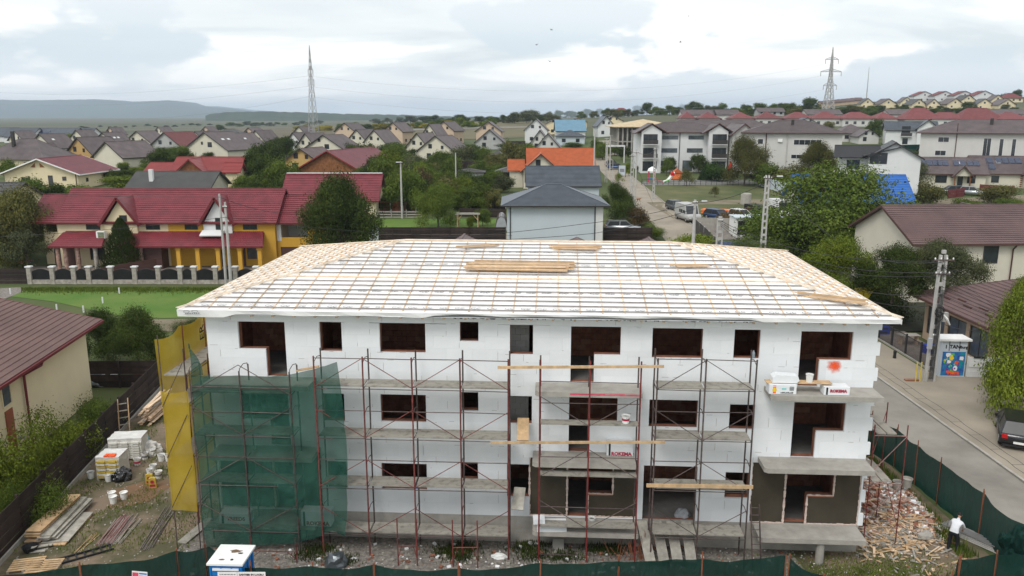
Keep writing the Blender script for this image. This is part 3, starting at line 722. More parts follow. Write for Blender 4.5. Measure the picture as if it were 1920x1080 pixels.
# ---------------------------------------------------------------- scaffolds
def scaffold(label, ss, decks, rails, top, q0=-1.35, q1=-.45, steel='steel_red', base=None, braces=True, deck_q=None, topb=None):
    if steel == 'steel_red2': mat('steel_red2', (.20, .030, .026), .55, .35, 6, rnd=.2)
    T = thing('scaffold', label, 'scaffold', bw(0, 0, 0), -FR)
    T.location = bw(ss[0], q0, 0); X = Matrix.Translation((-ss[0], -q0, 0))
    def bld(mb, nm, m, lb=None):
        o = mb.build(nm, m, T); o.data.transform(X); return o
    r2 = random.Random(int(ss[0] * 100))
    for s in ss:
        for q, tp in ((q0, top), (q1, topb or top)):
            b = .02 if base is None else base
            pts = [(s, q, b)] + [(s + r2.uniform(-.008, .008), q, z) for z in decks if b < z < tp] + [(s, q, tp)]
            bld(MB().tube(pts, .031), 'pole', steel if q == q0 else 'steel_dark')
        for z in decks:      # frame transom with hoop
            mb = MB().tube([(s, q0, z - .1), (s, q1, z - .1)], .02); mb.tube([(s, q0, z + .72), (s, q0 + .08, z + .92), (s, (q0 + q1) / 2, z + 1.0), (s, q1 - .08, z + .92), (s, q1, z + .72)], .016)
            bld(mb, 'transom', 'steel_dark')
    for i, (a, b) in enumerate(zip(ss, ss[1:])):
        for z in sorted(rails): bld(MB().tube([(a, q0, z + r2.uniform(-.015, .015)), (b, q0, z + r2.uniform(-.015, .015))], .017), 'ledger', 'steel_dark')
        for j, z in enumerate(decks):
            k = 3 if (deck_q or 0) == 0 else 1
            if k == 3:
                for m_ in range(3):
                    y0 = q0 + .08 + m_ * .27; bld(MB().box(a + .03 + r2.uniform(0, .03), b - .03, y0, y0 + .255, z - .06, z - .015 + r2.uniform(0, .01)), 'deck_plank', 'deck_board')
            else: bld(MB().box(a + .02, b - .02, q0 + .06, q0 + .06 + deck_q, z - .06, z), 'deck_plank', 'deck_board')
            if braces:
                zt = z + 1.1
                if (i + j) % 2: p, q = (a, q0 - .03, z - .05), (b, q0 - .03, zt)
                else: p, q = (a, q0 - .03, zt), (b, q0 - .03, z - .05)
                bld(MB().tube([p, q], .015), 'brace', 'steel_red' if steel == 'steel_red' else 'steel_dark')
    return T
scaffold('rusty scaffold of four bays standing before the white wall just right of the green net', [-7.4, -5.54, -3.69, -1.87, -.06], [1.0, 3.0, 5.03, 7.05], [8.13, 6.93, 6.06, 4.92, 4.05, 2.86, .9], 8.2, topb=8.25)
scaffold('red scaffold of two bays before the central balconies, topped by a long board', [1.12, 2.97, 4.84], [1.5, 3.62, 5.7], [7.36, 6.53, 4.38, 2.32, .3], 8.2, deck_q=.42, topb=8.1, steel='steel_red2')
scaffold('dark scaffold of two bays before the entrance opening, left of the right-hand balconies', [5.44, 7.19, 9.01], [1.3, 3.2, 5.22, 7.2], [8.3, 7.12, 6.29, 5.13, 4.3, 3.1, 1.15], 8.34, steel='steel_dark', topb=8.45)
scaffold('dark scaffold of two bays hidden under the green debris net', [-12.24, -10.3, -8.36], [1.0, 3.0, 5.03, 6.7], [6.9, 5.9, 4.92, 4.05, 2.86, .9], 7.55, steel='steel_dark')
def tagged(o, l, c, g=None): tag(o, l, c, g); return o
# odd frames standing low before the scaffold
def frame(s, wd, h, off, lab):
    mb = MB().tube([(0, 0, 0), (0, 0, h)], .024).tube([(wd, 0, 0), (wd, 0, h)], .024).tube([(0, 0, h * .42), (wd, 0, h * .44)], .02)
    mb.tube([(0, 0, h * .15), (wd * .2, 0, h * .42)], .015).tube([(wd, 0, h * .15), (wd * .8, 0, h * .42)], .015)
    o = mb.build('loose_trestle', 'steel_red', loc=bw(s, -off, 0), rz=-FR); tagged(o, lab, 'trestle')
a = atZ(851, 1062, 0); s, z = (a - FO).dot(FE), 0
frame((atZ(851, 1058) - FO).dot(FE), .95, 2.0, 2.0, 'low rusty scaffold frame standing alone before the plinth near the middle')
frame((atZ(749, 1055) - FO).dot(FE), .75, 2.0, 2.0, 'low rusty scaffold frame standing alone before the plinth, nearer the green net')
frame((atZ(470, 1056) - FO).dot(FE), 1.8, 1.1, 2.05, 'low rusty trestle frame standing below the green net beside the blue cabin')
# boards resting on the scaffolds
def plank(label, p, q, w_, h, m='plank_new'):
    o = MB().bar((0, 0, 0), Vector(q) - Vector(p), w_, h).build('board', m, loc=p); tagged(o, label, 'board'); return o
def fb(px, py, off): s, z = fac(px, py, off); return bw(s, -off, z)
plank('long pine board laid along the top of the central red scaffold', fb(933, 689, 1.42), fb(1245, 687, 1.42), .05, .10)
plank('long pine board tied across the central scaffold below the middle balcony', fb(920, 830, 1.42), fb(1247, 829, 1.42), .05, .10)
plank('pine board lying along the lowest deck edge of the right scaffold', fb(1212, 910, 1.42), fb(1412, 913, 1.42), .05, .14)
plank('rough board leaning out of the middle floor opening onto a crosswise board', fb(981, 784, .25), fb(980, 826, 1.3), .45, .04, 'plank_new')
plank('grey board leaning from the ground floor window beside the brown render', fb(975, 914, .25), fb(970, 956, 1.0), .46, .04, 'plank_old')
plank('pine board sticking out over the top edge of the green net', fb(556, 695, .5), fb(598, 687, .4), .2, .04)
# ramp of boards at the entrance
T = thing('entrance_ramp', 'ramp of four grey boards sloping up into the dark ground floor entrance', 'ramp', bw(5.3, -1.7, 0), -FR)
for i in range(4):
    x = .1 + i * .52; o = MB().bar((0, 0, .35), (.0, 1.65, 1.15), .40, .045).build('board', 'plank_old', T, loc=(x, 0, 0)); o.rotation_euler.z = .12 - .04 * i
# netting
def net(name, label, m, grid, ripple, seed, cat='net', two=None):
    n = len(grid); k = len(grid[0]); mb = MB(); mb.add([p for r_ in grid for p in r_], [(i * k + j, i * k + j + 1, (i + 1) * k + j + 1, (i + 1) * k + j) for i in range(n - 1) for j in range(k - 1)])
    o = mb.build(name, m, smooth=True); return tagged(o, label, cat)
grid = []
NX, NZ = 44, 48
tops = [(355, 705), (400, 708), (448, 705), (500, 708), (545, 703), (590, 693), (632, 678)]
bots = [(384, 1028), (430, 1030), (470, 1026), (545, 1022), (590, 1012), (620, 998), (649, 1004)]
def interp(pts, t):
    x = t * (len(pts) - 1); i = min(int(x), len(pts) - 2); f = x - i; return [pts[i][k] * (1 - f) + pts[i + 1][k] * f for k in (0, 1)]
for j in range(NZ + 1):
    v = j / NZ; row = []
    for i in range(NX + 1):
        u = i / NX; a = fac(*interp(tops, u), 1.42); b = fac(*interp(bots, u), 1.42)
        s = a[0] * (1 - v) + b[0] * v; z = a[1] * (1 - v) + b[1] * v
        s += .55 * max(0, u - .62) * math.sin(v * math.pi) * 1.0
        fold = noise.noise(Vector((s * 1.2 + z * .8, z * .5, 1))) * .16 + noise.noise(Vector((s * 3.5 + z * 2.2, z * .9, 5))) * .06 + .10 * math.sin((s + 12.24) / 1.94 * math.pi) ** 2 * -1
        fold += .055 * math.sin(7 * (s * .7 + z * 1.0) + 2 * noise.noise(Vector((s, z, 0)))) * max(0, noise.noise(Vector((s * .5, z * .5, 9))) + .25)
        if u > .6: fold += .14 * math.sin(s * 9 + z * 2.5) * (u - .6)
        row.append(bw(s, -1.325 - max(-.02, fold * .85) * (0.3 + .7 * math.sin(min(1, v * 3) * math.pi / 2)) - (.12 if u > .9 else 0), z))
    grid.append(row)
net('debris_net', 'large green debris net draped over the front left scaffold', 'net_green', grid, 0, 1)
grid = []
for j in range(13):
    v = j / 12; row = []
    for i in range(7):
        u = i / 6; a = interp([(352, 644), (356, 652)], u); b = interp([(358, 706), (380, 704)], u)
        p = fac(a[0] * (1 - v) + b[0] * v + 14 * u * v * (1 - v), a[1] * (1 - v) + b[1] * v, 1.0); row.append(bw(p[0], -1.0 + .1 * math.sin(u * 6 + v * 3), p[1]))
    grid.append(row)
net('net_scrap', 'narrow scrap of green net hanging above the left corner of the big green net', 'net_green', grid, 0, 2)
# side scaffold with yellow net on the left gable
T = thing('scaffold', 'side scaffold along the left gable wall behind the yellow net', 'scaffold', bw(-13.35, -1.35, 0), -FR)
for q in (0, 2.0, 4.0, 6.0, 8.0, 10):
    for s, tp in ((0, 8.9), (.95, 7.6)): MB().tube([(s, q, .02), (s, q, tp if q > .1 or s < .1 else 8.4)], .025).build('pole', 'steel_red' if q else 'steel_dark', T)
    if q < 9:
        for z in (1.9, 4.0, 6.1, 7.3):
            MB().box(.1, .9, q + .03, q + 1.97, z, z + .05).build('deck_plank', 'deck_board', T); MB().tube([(.95, q, z - .05), (.95, q + 2, z - .05)], .017).build('ledger', 'steel_dark', T)
for z in (2.0, 4.1, 6.2): MB().tube([(0, -.12, z - .1), (.95, -.12, z + 1.7)], .014).build('brace', 'steel_dark', T); MB().tube([(0, 0, z), (.95, 0, z)], .017).build('ledger', 'steel_dark', T)
grid = []
for j in range(25):
    v = j / 24; row = []
    for i in range(31):
        u = i / 30; q = -1.38 + u * 9.6; zt = 8.75 - .45 * abs(math.sin(u * 9.6 / 2 * math.pi)) * .4 + .15 * u; z = zt * (1 - v) + 1.8 * v
        row.append(bw(-13.42 - .05 * math.sin(q * 3.1 + z * .6), q, z))
    grid.append(row)
yn = net('debris_net', 'tall yellow debris net stretched along the left gable scaffold, seen from inside', 'net_yellow', grid, 0, 3)
text('ER', .6, 'net_lettering', 'dirt_and_gap_black', yn, bw(-13.37, 2.6, 8.0), (R(90), R(-90), R(90) - FR), bold=.0)
grid = []
for j in range(25):
    v = j / 24; row = []
    for i in range(9):
        u = i / 8; z = (6.75 - .1 * math.sin(u * math.pi)) * (1 - v) + 1.75 * v; row.append(bw(-13.38 + u * 1.05, -1.42 - .04 * math.sin(z * 2.1 + u * 4), z))
    grid.append(row)
net('debris_net', 'narrow yellow debris net closing the front end of the left gable scaffold', 'net_yellow', grid, 0, 4)
# foam packs and buckets on the balconies
def pack(label, s0, s1, q0, q1, z0, z1, txt=None, red=False):
    T = thing('foam_pack', label, 'foam pack', bw(s0, q0, z0), -FR)
    w_, d_, h_ = s1 - s0, q1 - q0, z1 - z0
    k = max(2, int(h_ / .1))
    for i in range(k):
        MB().box(random.uniform(0, .008), w_ - random.uniform(0, .008), random.uniform(0, .006), d_, i * h_ / k + .001, (i + 1) * h_ / k - .002).build('foam_board', 'white_eps', T)
    if txt:
        MB().box(w_ * .08, w_ * .15, -.006, -.002, .01, h_ - .01).build('black_stripe', 'black_print', T)
        text(txt, min(h_ * .5, w_ * .19), 'pack_lettering', 'red_print', T, (w_ * .56, -.006, h_ * (.36 if h_ < .5 else .08)), bold=.010, sx=1.0)
    if red:
        mb = MB(); mb.box(.14, .25, -.004, -.002, .3, .33); mb.box(.14, .25, -.004, -.002, .03, .09); mb.box(.14, .25, -.004, -.002, .22, .27); mb.build('red_label', 'orange_red', T)
        mat('yellow_print', (.8, .55, .02), .6); mat('teal_print', (.25, .6, .6), .6); MB().lathe([(.08, 0), (.08, .003)], 14, 0, Matrix.Translation((.195, -.003, .16)) @ Matrix.Rotation(R(90), 4, 'X')).build('yellow_label', 'yellow_print', T)
        pm_ = MB()
        for i in range(9): pm_.box(.42 + i * .052, .462 + i * .052, -.005, -.002, .03, .065 + .01 * (i % 3))
        for i in range(4): pm_.box(.74, .9, -.005, -.002, .15 + i * .04, .17 + i * .04)
        pm_.build('fine_print', 'black_print', T, kind='stuff'); MB().box(.46, .62, -.005, -.002, .17, .24).build('blue_print', 'teal_print', T)
    return T
pack('white foam pack with red and yellow label, left end of top right balcony', 9.62, 10.62, -.95, -.45, 6.91, 7.27, red=True)
pack('white foam pack lettered in red on the right end of the top right balcony', 11.62, 12.55, -.95, -.45, 6.91, 7.21, 'ROKEMA')
plank('short board laid as a bench across the two foam packs on the top right balcony', bw(9.55, -.62, 7.29), bw(11.95, -.62, 7.29), .38, .03, 'plank_new')
o = MB().prism([(0, 0, 0), (.9, 0, 0), (.98, 0, .1), (.92, 0, .26), (.15, 0, .3), (0, 0, .2)], (0, .42, 0)).build('foam_block', 'white_eps', loc=bw(9.75, -.85, 7.31), rz=-FR); tagged(o, 'wrapped white foam block lying on the bench board, left of the bucket', 'foam block')
pack('white foam pack lettered in red standing on the central balcony slab, right end', 3.72, 4.75, -.30, .0, 3.98, 4.62, 'ROKEMA')
pack('white foam pack lettered in dark letters behind the green net, right one', -8.3, -7.1, -1.2, -.7, 1.12, 1.75, 'ROKEMA')
pack('white foam pack behind the green net, left one on the lowest deck', -11.6, -10.4, -1.2, -.7, 1.12, 1.55, 'YREEDS')
def bucket(loc, label, r=.15, h=.33, fill='concrete_dark', m='white_plastic', band=None, open_=True, group=None):
    T = thing('bucket', label, 'bucket', loc, random.uniform(0, 6), group)
    prof = [(r * .8, 0), (r * .97, h * .93), (r * 1.06, h * .93), (r * 1.06, h), (r * .98, h), (r * .92, h * .75)]
    MB().lathe(prof, 18).build('body', m, T, smooth=False)
    MB().lathe([(r * .90, h * .74), (r * .90, h * .78)], 16).build('filling', fill, T)
    MB().tube([(r * 1.05 * math.cos(a), r * 1.05 * math.sin(a) * .3 - r * .9, h * .9 - .05 * math.sin(a / 1)) for a in np.linspace(0, math.pi, 8)], .005, 4).build('handle', 'steel_dark', T)
    if band: MB().lathe([(r * .875, h * .35), (r * .93, h * .65)], 18).build('printed_band', band, T)
    return T
bucket(bw(11.15, -.65, 7.31), 'white bucket of tools on the bench board beside the orange stain', .14, .3)
bucket(bw(4.35, -1.1, 5.71), 'white bucket on the narrow upper deck of the central red scaffold', .16, .3, band='red_print')
bucket(bw(3.2, -.4, 1.11), 'white bucket in the doorway of the central ground floor bay', .14, .3)
o = MB().box(0, 1.15, 0, .42, 0, .35).box(-.15, .3, -.05, .35, .35, .55).build('foam_block', 'white_eps', loc=bw(1.05, -1.15, 1.12), rz=-FR + .08); tagged(o, 'torn white foam pieces heaped on the lowest central balcony', 'foam block')
o = MB().box(0, .45, 0, .03, 0, .42).build('foam_sheet', 'concrete', loc=atZ(1036, 1031), rz=-FR); o.rotation_euler.x = -.5; tagged(o, 'square grey sheet lying on the ground before the central bay', 'sheet')
mat('blue_cloth', (.05, .07, .35), .9); mat('bag_clear', (.4, .42, .44), .4)
def lump(name, label, cat, loc, sz, m, seed=1, sub=3, rough=.3):
    bm = bmesh.new(); bmesh.ops.create_icosphere(bm, subdivisions=sub, radius=1)
    for v in bm.verts:
        n_ = noise.noise(v.co * 1.6 + Vector((seed, 0, 0))) * rough + noise.noise(v.co * 4 + Vector((seed, 3, 0))) * rough * .5
        v.co = v.co * (1 + n_); v.co.z = max(v.co.z, -.35); v.co = Vector((v.co.x * sz[0], v.co.y * sz[1], (v.co.z + .35) * sz[2]))
    me = bpy.data.meshes.new(name); bm.to_mesh(me); bm.free(); me.materials.append(M[m]); o = bpy.data.objects.new(name, me); COL.objects.link(o); o.location = loc
    return tagged(o, label, cat)
lump('crumpled_bag', 'crumpled clear bag lying inside the entrance opening', 'bag', bw(6.9, .5, 1.1), (.3, .2, .25), 'bag_clear', 5)
lump('cloth', 'crumpled blue cloth lying on the sill of the ground floor window', 'cloth', bw(-3.9, .2, 2.2), (.15, .1, .12), 'blue_cloth', 6, 2)
# ---------------------------------------------------------------- fences and things on the plot
def board_fence(label, p, q, h, nb, post=2.2, m='fence_dark', cat='fence', gap=.012, name='board_fence', lean=0.0, z0=None, th=.03, basewall=0, postm=None, slat='board'):
    p = Vector(p); q = Vector(q); L_ = (q - p).xy.length; a = math.atan2(q.y - p.y, q.x - p.x)
    T = thing(name, label, cat, (p.x, p.y, H(p.x, p.y) if z0 is None else z0), a); T.rotation_euler.y = -math.atan2((H(q.x, q.y) - H(p.x, p.y)) if z0 is None else 0, L_)
    n = max(1, round(L_ / post)); d = L_ / n; bh = (h - basewall) / nb; r2 = random.Random(int(L_ * 100))
    me = MB().box(0.02, d - .02, -th / 2, th / 2, 0, bh - gap).mesh(slat, m); pm = MB().box(-.05, .05, -.05 + .09, .14, -.9, h + .03).mesh('post', postm or m)
    for i in range(n + 1): put(pm, 'post', T, (i * d, 0, 0))
    for i in range(n):
        for j in range(nb): put(me, slat, T, (i * d, r2.uniform(-.008, .008) + (.03 if j % 2 else 0), basewall + j * bh), (r2.uniform(-.05, .05) - lean, 0, 0))
    if basewall: MB().box(0, L_, -.08, .08, -.8, basewall - .01).build('base_wall', 'concrete', T)
    return T
pL0, pL1 = atZ(-70, 1135), atZ(303, 727)
board_fence('long dark fence of overlapping boards on a concrete footing, left of the building plot', pL0, pL1, 1.9, 7, 2.4, basewall=.22)
board_fence('dark board fence closing the back of the left neighbour garden', pL1 + Vector((0, .1, 0)), atZ(150, 727), 1.8, 4, 2.2)
def net_fence(label, pts, h, name='net_fence', posts=None, sag=.12, seg=24, cut=None, m='net_fence'):
    T = thing(name, label, 'fence', (pts[0][0], pts[0][1], 0)); o = Vector((pts[0][0], pts[0][1], 0)); r2 = random.Random(int(pts[0][0] * 50))
    row = []; acc = 0
    for (a, b) in zip(pts, pts[1:]):
        L_ = math.dist(a, b); n = max(2, int(L_ / .25)); k = max(1, round(L_ / 2.4))
        for i in range(n):
            t = i / n; x = a[0] + (b[0] - a[0]) * t; y = a[1] + (b[1] - a[1]) * t; row.append((x, y, t * k, a, b))
        for i in range(k + 1):
            t = i / k; x = a[0] + (b[0] - a[0]) * t; y = a[1] + (b[1] - a[1]) * t; MB().tube([(0, 0, -.2), (r2.uniform(-.03, .03), 0, h + r2.uniform(.08, .3))], .026).build('post', 'rust', T, loc=Vector((x, y, 0)) - o)
    row.append((*pts[-1], 0, pts[-2], pts[-1])); vs = []; nz = 8
    for j in range(nz + 1):
        for i, (x, y, t, a, b) in enumerate(row):
            d = Vector((b[0] - a[0], b[1] - a[1], 0)).normalized(); nn = Vector((-d.y, d.x, 0)); v = j / nz
            off = .05 + noise.noise(Vector((i * .16, v * .8, h))) * .16 + .03 * math.sin(i * 1.3 + v * 2)
            zt = h - sag * abs(math.sin(t * math.pi)) + noise.noise(Vector((i * .1, 4, 2))) * .12
            vs.append(Vector((x, y, 0)) - o + nn * off + Vector((0, 0, zt * v + .02)))
    k = len(row); mb = MB(); mb.add(vs, [(j * k + i, j * k + i + 1, (j + 1) * k + i + 1, (j + 1) * k + i) for j in range(nz) for i in range(k - 1)])
    mb.build('net', m, T, smooth=True); return T
def z2(px, py, z=2.0): p = atZ(px, py, z); return (p.x, p.y)
net_fence('dark green net fence along the plot front, left part carrying the two notice boards', [z2(-60, 1082), z2(150, 1064), z2(330, 1036), z2(384, 1030), z2(470, 1066), z2(700, 1062), z2(860, 1068)], 2.0)
net_fence('dark green net fence along the front of the plot, middle part before the scaffolds', [z2(862, 1067), z2(1160, 1052), z2(1475, 1046)], 2.0)
net_fence('short slanting end of the front green net fence beside the open gap', [z2(1480, 1047), z2(1545, 1082)], 2.0)
net_fence('dark green net fence in the lower right corner of the plot', [z2(1786, 1082), z2(1800, 1052), z2(1870, 1044), z2(1990, 1040)], 2.0, sag=.05)
net_fence('dark green net fence between the rubble heap and the street', [(18.4, 58), (18.45, 38.7), z2(1683, 806), z2(1765, 868), z2(1845, 927), z2(1925, 988)], 2.0)
lump('net_bundle', 'bunched up dark green net at the right corner of the front fence', 'net', (*z2(1905, 1048, 1.2), 1.2), (.6, .5, .9), 'net_fence', 3, 4, .5)
# notices
def sign(label, px, py, w_, h_, rows, z=1.98):
    p = atZ(px, py, z); T = thing('notice_board', label, 'sign', (p.x, p.y - .12, z - h_)); MB().box(-w_ / 2, w_ / 2, 0, .012, 0, h_).build('panel', 'white_plastic', T)
    for (t, s, y, m) in rows:
        if t == '-':
            mb = MB(); r2 = random.Random(int(y * 1000)); a = -w_ * .4
            while a < w_ * .38: l_ = r2.uniform(.03, .11); mb.box(a, min(a + l_, w_ * .42), -.004, -.001, h_ - y, h_ - y + s); a += l_ + .02
            mb.build('fine_print', m, T, kind='stuff'); continue
        text(t, s, 'notice_lettering', m, T, (0, -.003, h_ - y), bold=.004)
    return T
sign('white notice with tiny lettering on the green fence, left of the larger notice', 428, 1069, .65, .9, [('-', .03, .10, 'print_grey'), ('-', .025, .17, 'print_grey'), ('-', .025, .24, 'print_grey')])
sign('white building site notice with a bold heading on the green fence below the blue cabin', 473, 1069, .95, .9, [('SANTIER IN LUCRU', .095, .13, 'black_print'), ('-', .012, .2, 'black_print'), ('-', .025, .28, 'print_grey'), ('-', .025, .35, 'print_grey')])
p = atZ(262, 1071, 1.8); T = thing('notice_board', 'small blue and pink striped notice on the green fence at the left', 'sign', (p.x, p.y - .1, 1.4)); T.rotation_euler.y = .1
MB().box(-.26, .26, 0, .012, 0, .45).build('panel', 'white_plastic', T)
mb = MB()
for i in range(4): mb.box(-.02, .24, -.004, -.001, .05 + i * .1, .1 + i * .1)
mb.build('blue_stripes', 'blue_plastic', T); MB().box(-.24, -.04, -.004, -.001, .05, .4).build('pink_field', 'pink_paint', T)
# site toilet
T = thing('site_cabin', 'bright blue portable cabin with a stained white roof behind the front fence', 'cabin', (-9.7, 24.5, 0), -.04)
mb = MB().box(-.55, .55, 0, 1.1, .08, 2.15); mb.build('body', 'blue_plastic', T)
for x in (-.55, -.18, .18, .51): MB().box(x, x + .05, -.03, -.001, .1, 2.1).build('rib', 'blue_plastic', T)
for y in (.1, .5, .9): MB().box(.551, .585, y, y + .08, .1, 2.1).build('rib', 'blue_plastic', T)
MB().box(-.45, .45, -.035, -.002, 1.95, 2.03).build('vent_slot', 'white_plastic', T)
mb = MB(); mb.prism([(-.62, -.08, 2.16), (.62, -.08, 2.16), (.62, 1.18, 2.16), (-.62, 1.18, 2.16)], (0, 0, .07)); mb.build('roof', 'white_plastic', T)
def stain(name, poly, m, T, loc): MB().add([(x, y, 0) for x, y in poly], [tuple(range(len(poly)))]).build(name, m, T, loc=loc)
stain('roof_stain', [(-.1 + .2 * math.cos(a) * (1 + .3 * math.sin(a * 5)), .1 * math.sin(a) * (1 + .3 * math.cos(a * 3))) for a in np.linspace(0, 6.1, 14)], 'soil_orange', T, (.2, .75, 2.233))
stain('roof_stain', [(.09 * math.cos(a) * (1 + .3 * math.sin(a * 5)), .05 * math.sin(a)) for a in np.linspace(0, 6.1, 12)], 'dirt_and_gap_black', T, (.3, .62, 2.236))
stain('roof_stain', [(.10 * math.cos(a) * (1 + .4 * math.sin(a * 5)), .05 * math.sin(a)) for a in np.linspace(0, 6.1, 12)], 'soil_orange', T, (-.2, .2, 2.233))
MB().lathe([(.05, 0), (.05, .012)], 12).build('vent_hole', 'black_print', T, loc=(.15, .2, 2.231))
lump('rubbish_bag', 'dark grey plastic sheet bundle on the gravel before the plinth', 'bag', atZ(630, 1062), (.45, .35, .42), 'car_grey', 12)
lump('torn_sack', 'torn white sack lying on the gravel between two low frames', 'sack', atZ(936, 1046), (.3, .18, .14), 'white_plastic', 13)
# wrapped loads of sacks
mat('sack_yellow', (.50, .36, .06), .8, .2, 5); mat('sack_white', (.66, .65, .60), .8, .1, 4); mat('wrap', (.62, .61, .58), .35, .1, 3, bump=.8, bsc=6); mat('cement_dust', (.5, .47, .4), .9)
def pallet(T, w_, d_, x=0, y=0, z=0):
    for i in range(5): MB().box(x, x + w_, y + i * (d_ - .1) / 4, y + i * (d_ - .1) / 4 + .1, z + .10, z + .122).build('pallet_board', 'plank_old', T)
    for i in range(3): MB().box(x + i * (w_ - .1) / 2, x + i * (w_ - .1) / 2 + .1, y, y + d_, z, z + .098).build('pallet_block', 'plank_old', T)
def sackload(label, loc, rz, nx, ny, nz, ms, wrap=True, top=None):
    T = thing('sack_pallet', label, 'pallet load', loc, rz); w_, d_ = nx * .52, ny * .36; pallet(T, w_, d_); r2 = random.Random(nx * 31 + nz)
    bm = bmesh.new(); bmesh.ops.create_cube(bm, size=1); bmesh.ops.bevel(bm, geom=bm.edges[:], offset=.18, segments=2, affect='EDGES'); me = bpy.data.meshes.new('sack'); bm.to_mesh(me); bm.free()
    mes = []
    for m in ms:
        c = me.copy(); c.materials.append(M[m]); mes.append(c)
    for k in range(nz):
        for i in range(nx):
            for j in range(ny):
                if (0 < i < nx - 1) and j > 0 and k < nz - 1: continue
                put(mes[(k + (j > 0)) % len(mes)], 'sack', T, (.26 + i * .52 + r2.uniform(-.02, .02), .18 + j * .36, .18 + k * .125), (r2.uniform(-.04, .04), r2.uniform(-.04, .04), r2.uniform(-.04, .04)), (.53, .37, .14))
    if wrap:
        bm = bmesh.new(); bmesh.ops.create_cube(bm, size=1); bmesh.ops.subdivide_edges(bm, edges=bm.edges[:], cuts=7, use_grid_fill=True)
        hz = nz * .125 + .16
        for v in bm.verts:
            n_ = noise.noise(v.co * 4) * .05; v.co = Vector((v.co.x * (w_ + .06) * (1 + n_) + w_ / 2, (v.co.y * .92 + .06) * (d_ + .04) * (1 + n_) + d_ / 2 + .02, (v.co.z + .5) * (hz + .02) + .1 + n_ * .6))
        bmesh.ops.delete(bm, geom=[f for f in bm.faces if f.calc_center_median().z < .12 or f.calc_center_median().y < .06 and f.calc_center_median().x < w_ * .7], context='FACES')
        me2 = bpy.data.meshes.new('wrap_film'); bm.to_mesh(me2); bm.free(); me2.materials.append(M['wrap']); put(me2, 'wrap_film', T)
    return T, nz * .125 + .18
a, ht = sackload('front pallet of yellow and white sacks half wrapped in film', atZ(182, 902), .05, 2, 3, 7, ['sack_yellow', 'sack_white'])
for i, x in enumerate((.35, .55, .72)):
    o = MB().box(0, .16, 0, .3, 0, .16).build('brick', 'orange_red', loc=Vector(a.location) + Vector((x, .15, ht)), rz=.1 * i); tagged(o, 'orange red brick lying on the front sack pallet, %s' % ['left', 'middle', 'right'][i] + ' one', 'brick')
sackload('rear pallet of white sacks wrapped in clouded film, behind the yellow ones', atZ(205, 866), .12, 3, 3, 7, ['sack_white'])
mat('teal_plastic', (.01, .25, .30), .4); mat('bag_black', (.010, .010, .012), .25, .1, spec=.6)
lump('plastic_sheet', 'teal plastic sheet crumpled behind the wrapped pallets', 'sheet', atZ(262, 826), (.55, .4, .2), 'teal_plastic', 3)
lump('plastic_sheet', 'clear plastic sheet heaped beside the rear wrapped pallet', 'sheet', atZ(277, 850), (.65, .5, .5), 'wrap', 5, 4)
lump('rubbish_bag', 'shiny black rubbish bag beside the white buckets', 'bag', atZ(228, 898), (.50, .42, .42), 'bag_black', 8, 4)
for px, py, lab, fill, band, r in ((258, 872, 'pink banded mortar bucket by the rear wrapped pallet', 'concrete_dark', 'pink_paint', .17), (272, 861, 'mortar bucket nearest the clear plastic sheet', 'concrete_dark', 'print_grey', .17),
                                (303, 864, 'mortar bucket just left of its twin at the yellow net', 'concrete_dark', None, .17), (316, 864, 'mortar bucket closest to the yellow net', 'concrete_dark', None, .16),
                                (288, 884, 'dark filled bucket behind the red and yellow sacks', 'concrete_dark', None, .17), (298, 896, 'grey filled bucket right of the red and yellow sacks', 'concrete', 'print_grey', .17),
                                (281, 892, 'small bucket left behind the red and yellow sacks', 'concrete_dark', None, .14), (204, 902, 'tall empty white bucket before the yellow sacks', 'white_plastic', None, .17), (171, 897, 'white bucket with black rim at the left corner of the sack pallet', 'black_print', None, .16),
                                (213, 944, 'empty white bucket standing nearest the planks', 'white_plastic', None, .17), (211, 936, 'empty white bucket just behind the nearest one', 'white_plastic', None, .17), (233, 936, 'empty white bucket at the right of the trio on the grass', 'white_plastic', None, .17)):
    bucket(atZ(px, py), lab, r, .36, fill, band=band)
for i, (px, py) in enumerate(((281, 908), (287, 915))):
    T = thing('sack', ['upright red and yellow sack, the rear one of two', 'upright red and yellow sack, the front one of two'][i], 'sack', atZ(px, py), .2)
    MB().prism([(-.17, -.06, 0), (.17, -.06, 0), (.15, -.07, .5), (.0, -.05, .53), (-.15, -.07, .5)], (0, .15, 0)).build('body', 'sack_yellow', T)
    MB().box(-.12, .12, -.076, -.062, .1, .2).build('red_print', 'red_print', T); MB().lathe([(.08, 0), (.08, .01)], 12, 0, Matrix.Translation((0, -.07, .34)) @ Matrix.Rotation(R(90), 4, 'X')).build('red_disc', 'red_print', T)
def boardstack(label, p, q, n, w_, spread, m='plank_new', h=.045, name='board_stack', fan=.02, th=.04, minn=3):
    p = Vector(p); q = Vector(q); L_ = (q - p).length; a = math.atan2(q.y - p.y, q.x - p.x); T = thing(name, label, 'timber', p, a); r2 = random.Random(int(L_ * 77) + n)
    for i in range(n): put(MB().box(0, L_, -w_ / 2, w_ / 2, 0, th).mesh('board', m if r2.random() < .88 else 'plank_old'), 'board', T, (r2.uniform(-.1, .15), r2.uniform(-spread, spread), i * h), (r2.uniform(-.01, .01), 0, r2.uniform(-fan, fan)))
    return T
boardstack('neat stack of wide yellow formwork boards by the dark fence', atZ(66, 1020), atZ(140, 950), 13, .62, .05, fan=.02)
boardstack('slipping boards leaning against the formwork stack', atZ(84, 1022), atZ(152, 948), 9, .5, .22, 'plank_old', fan=.06)
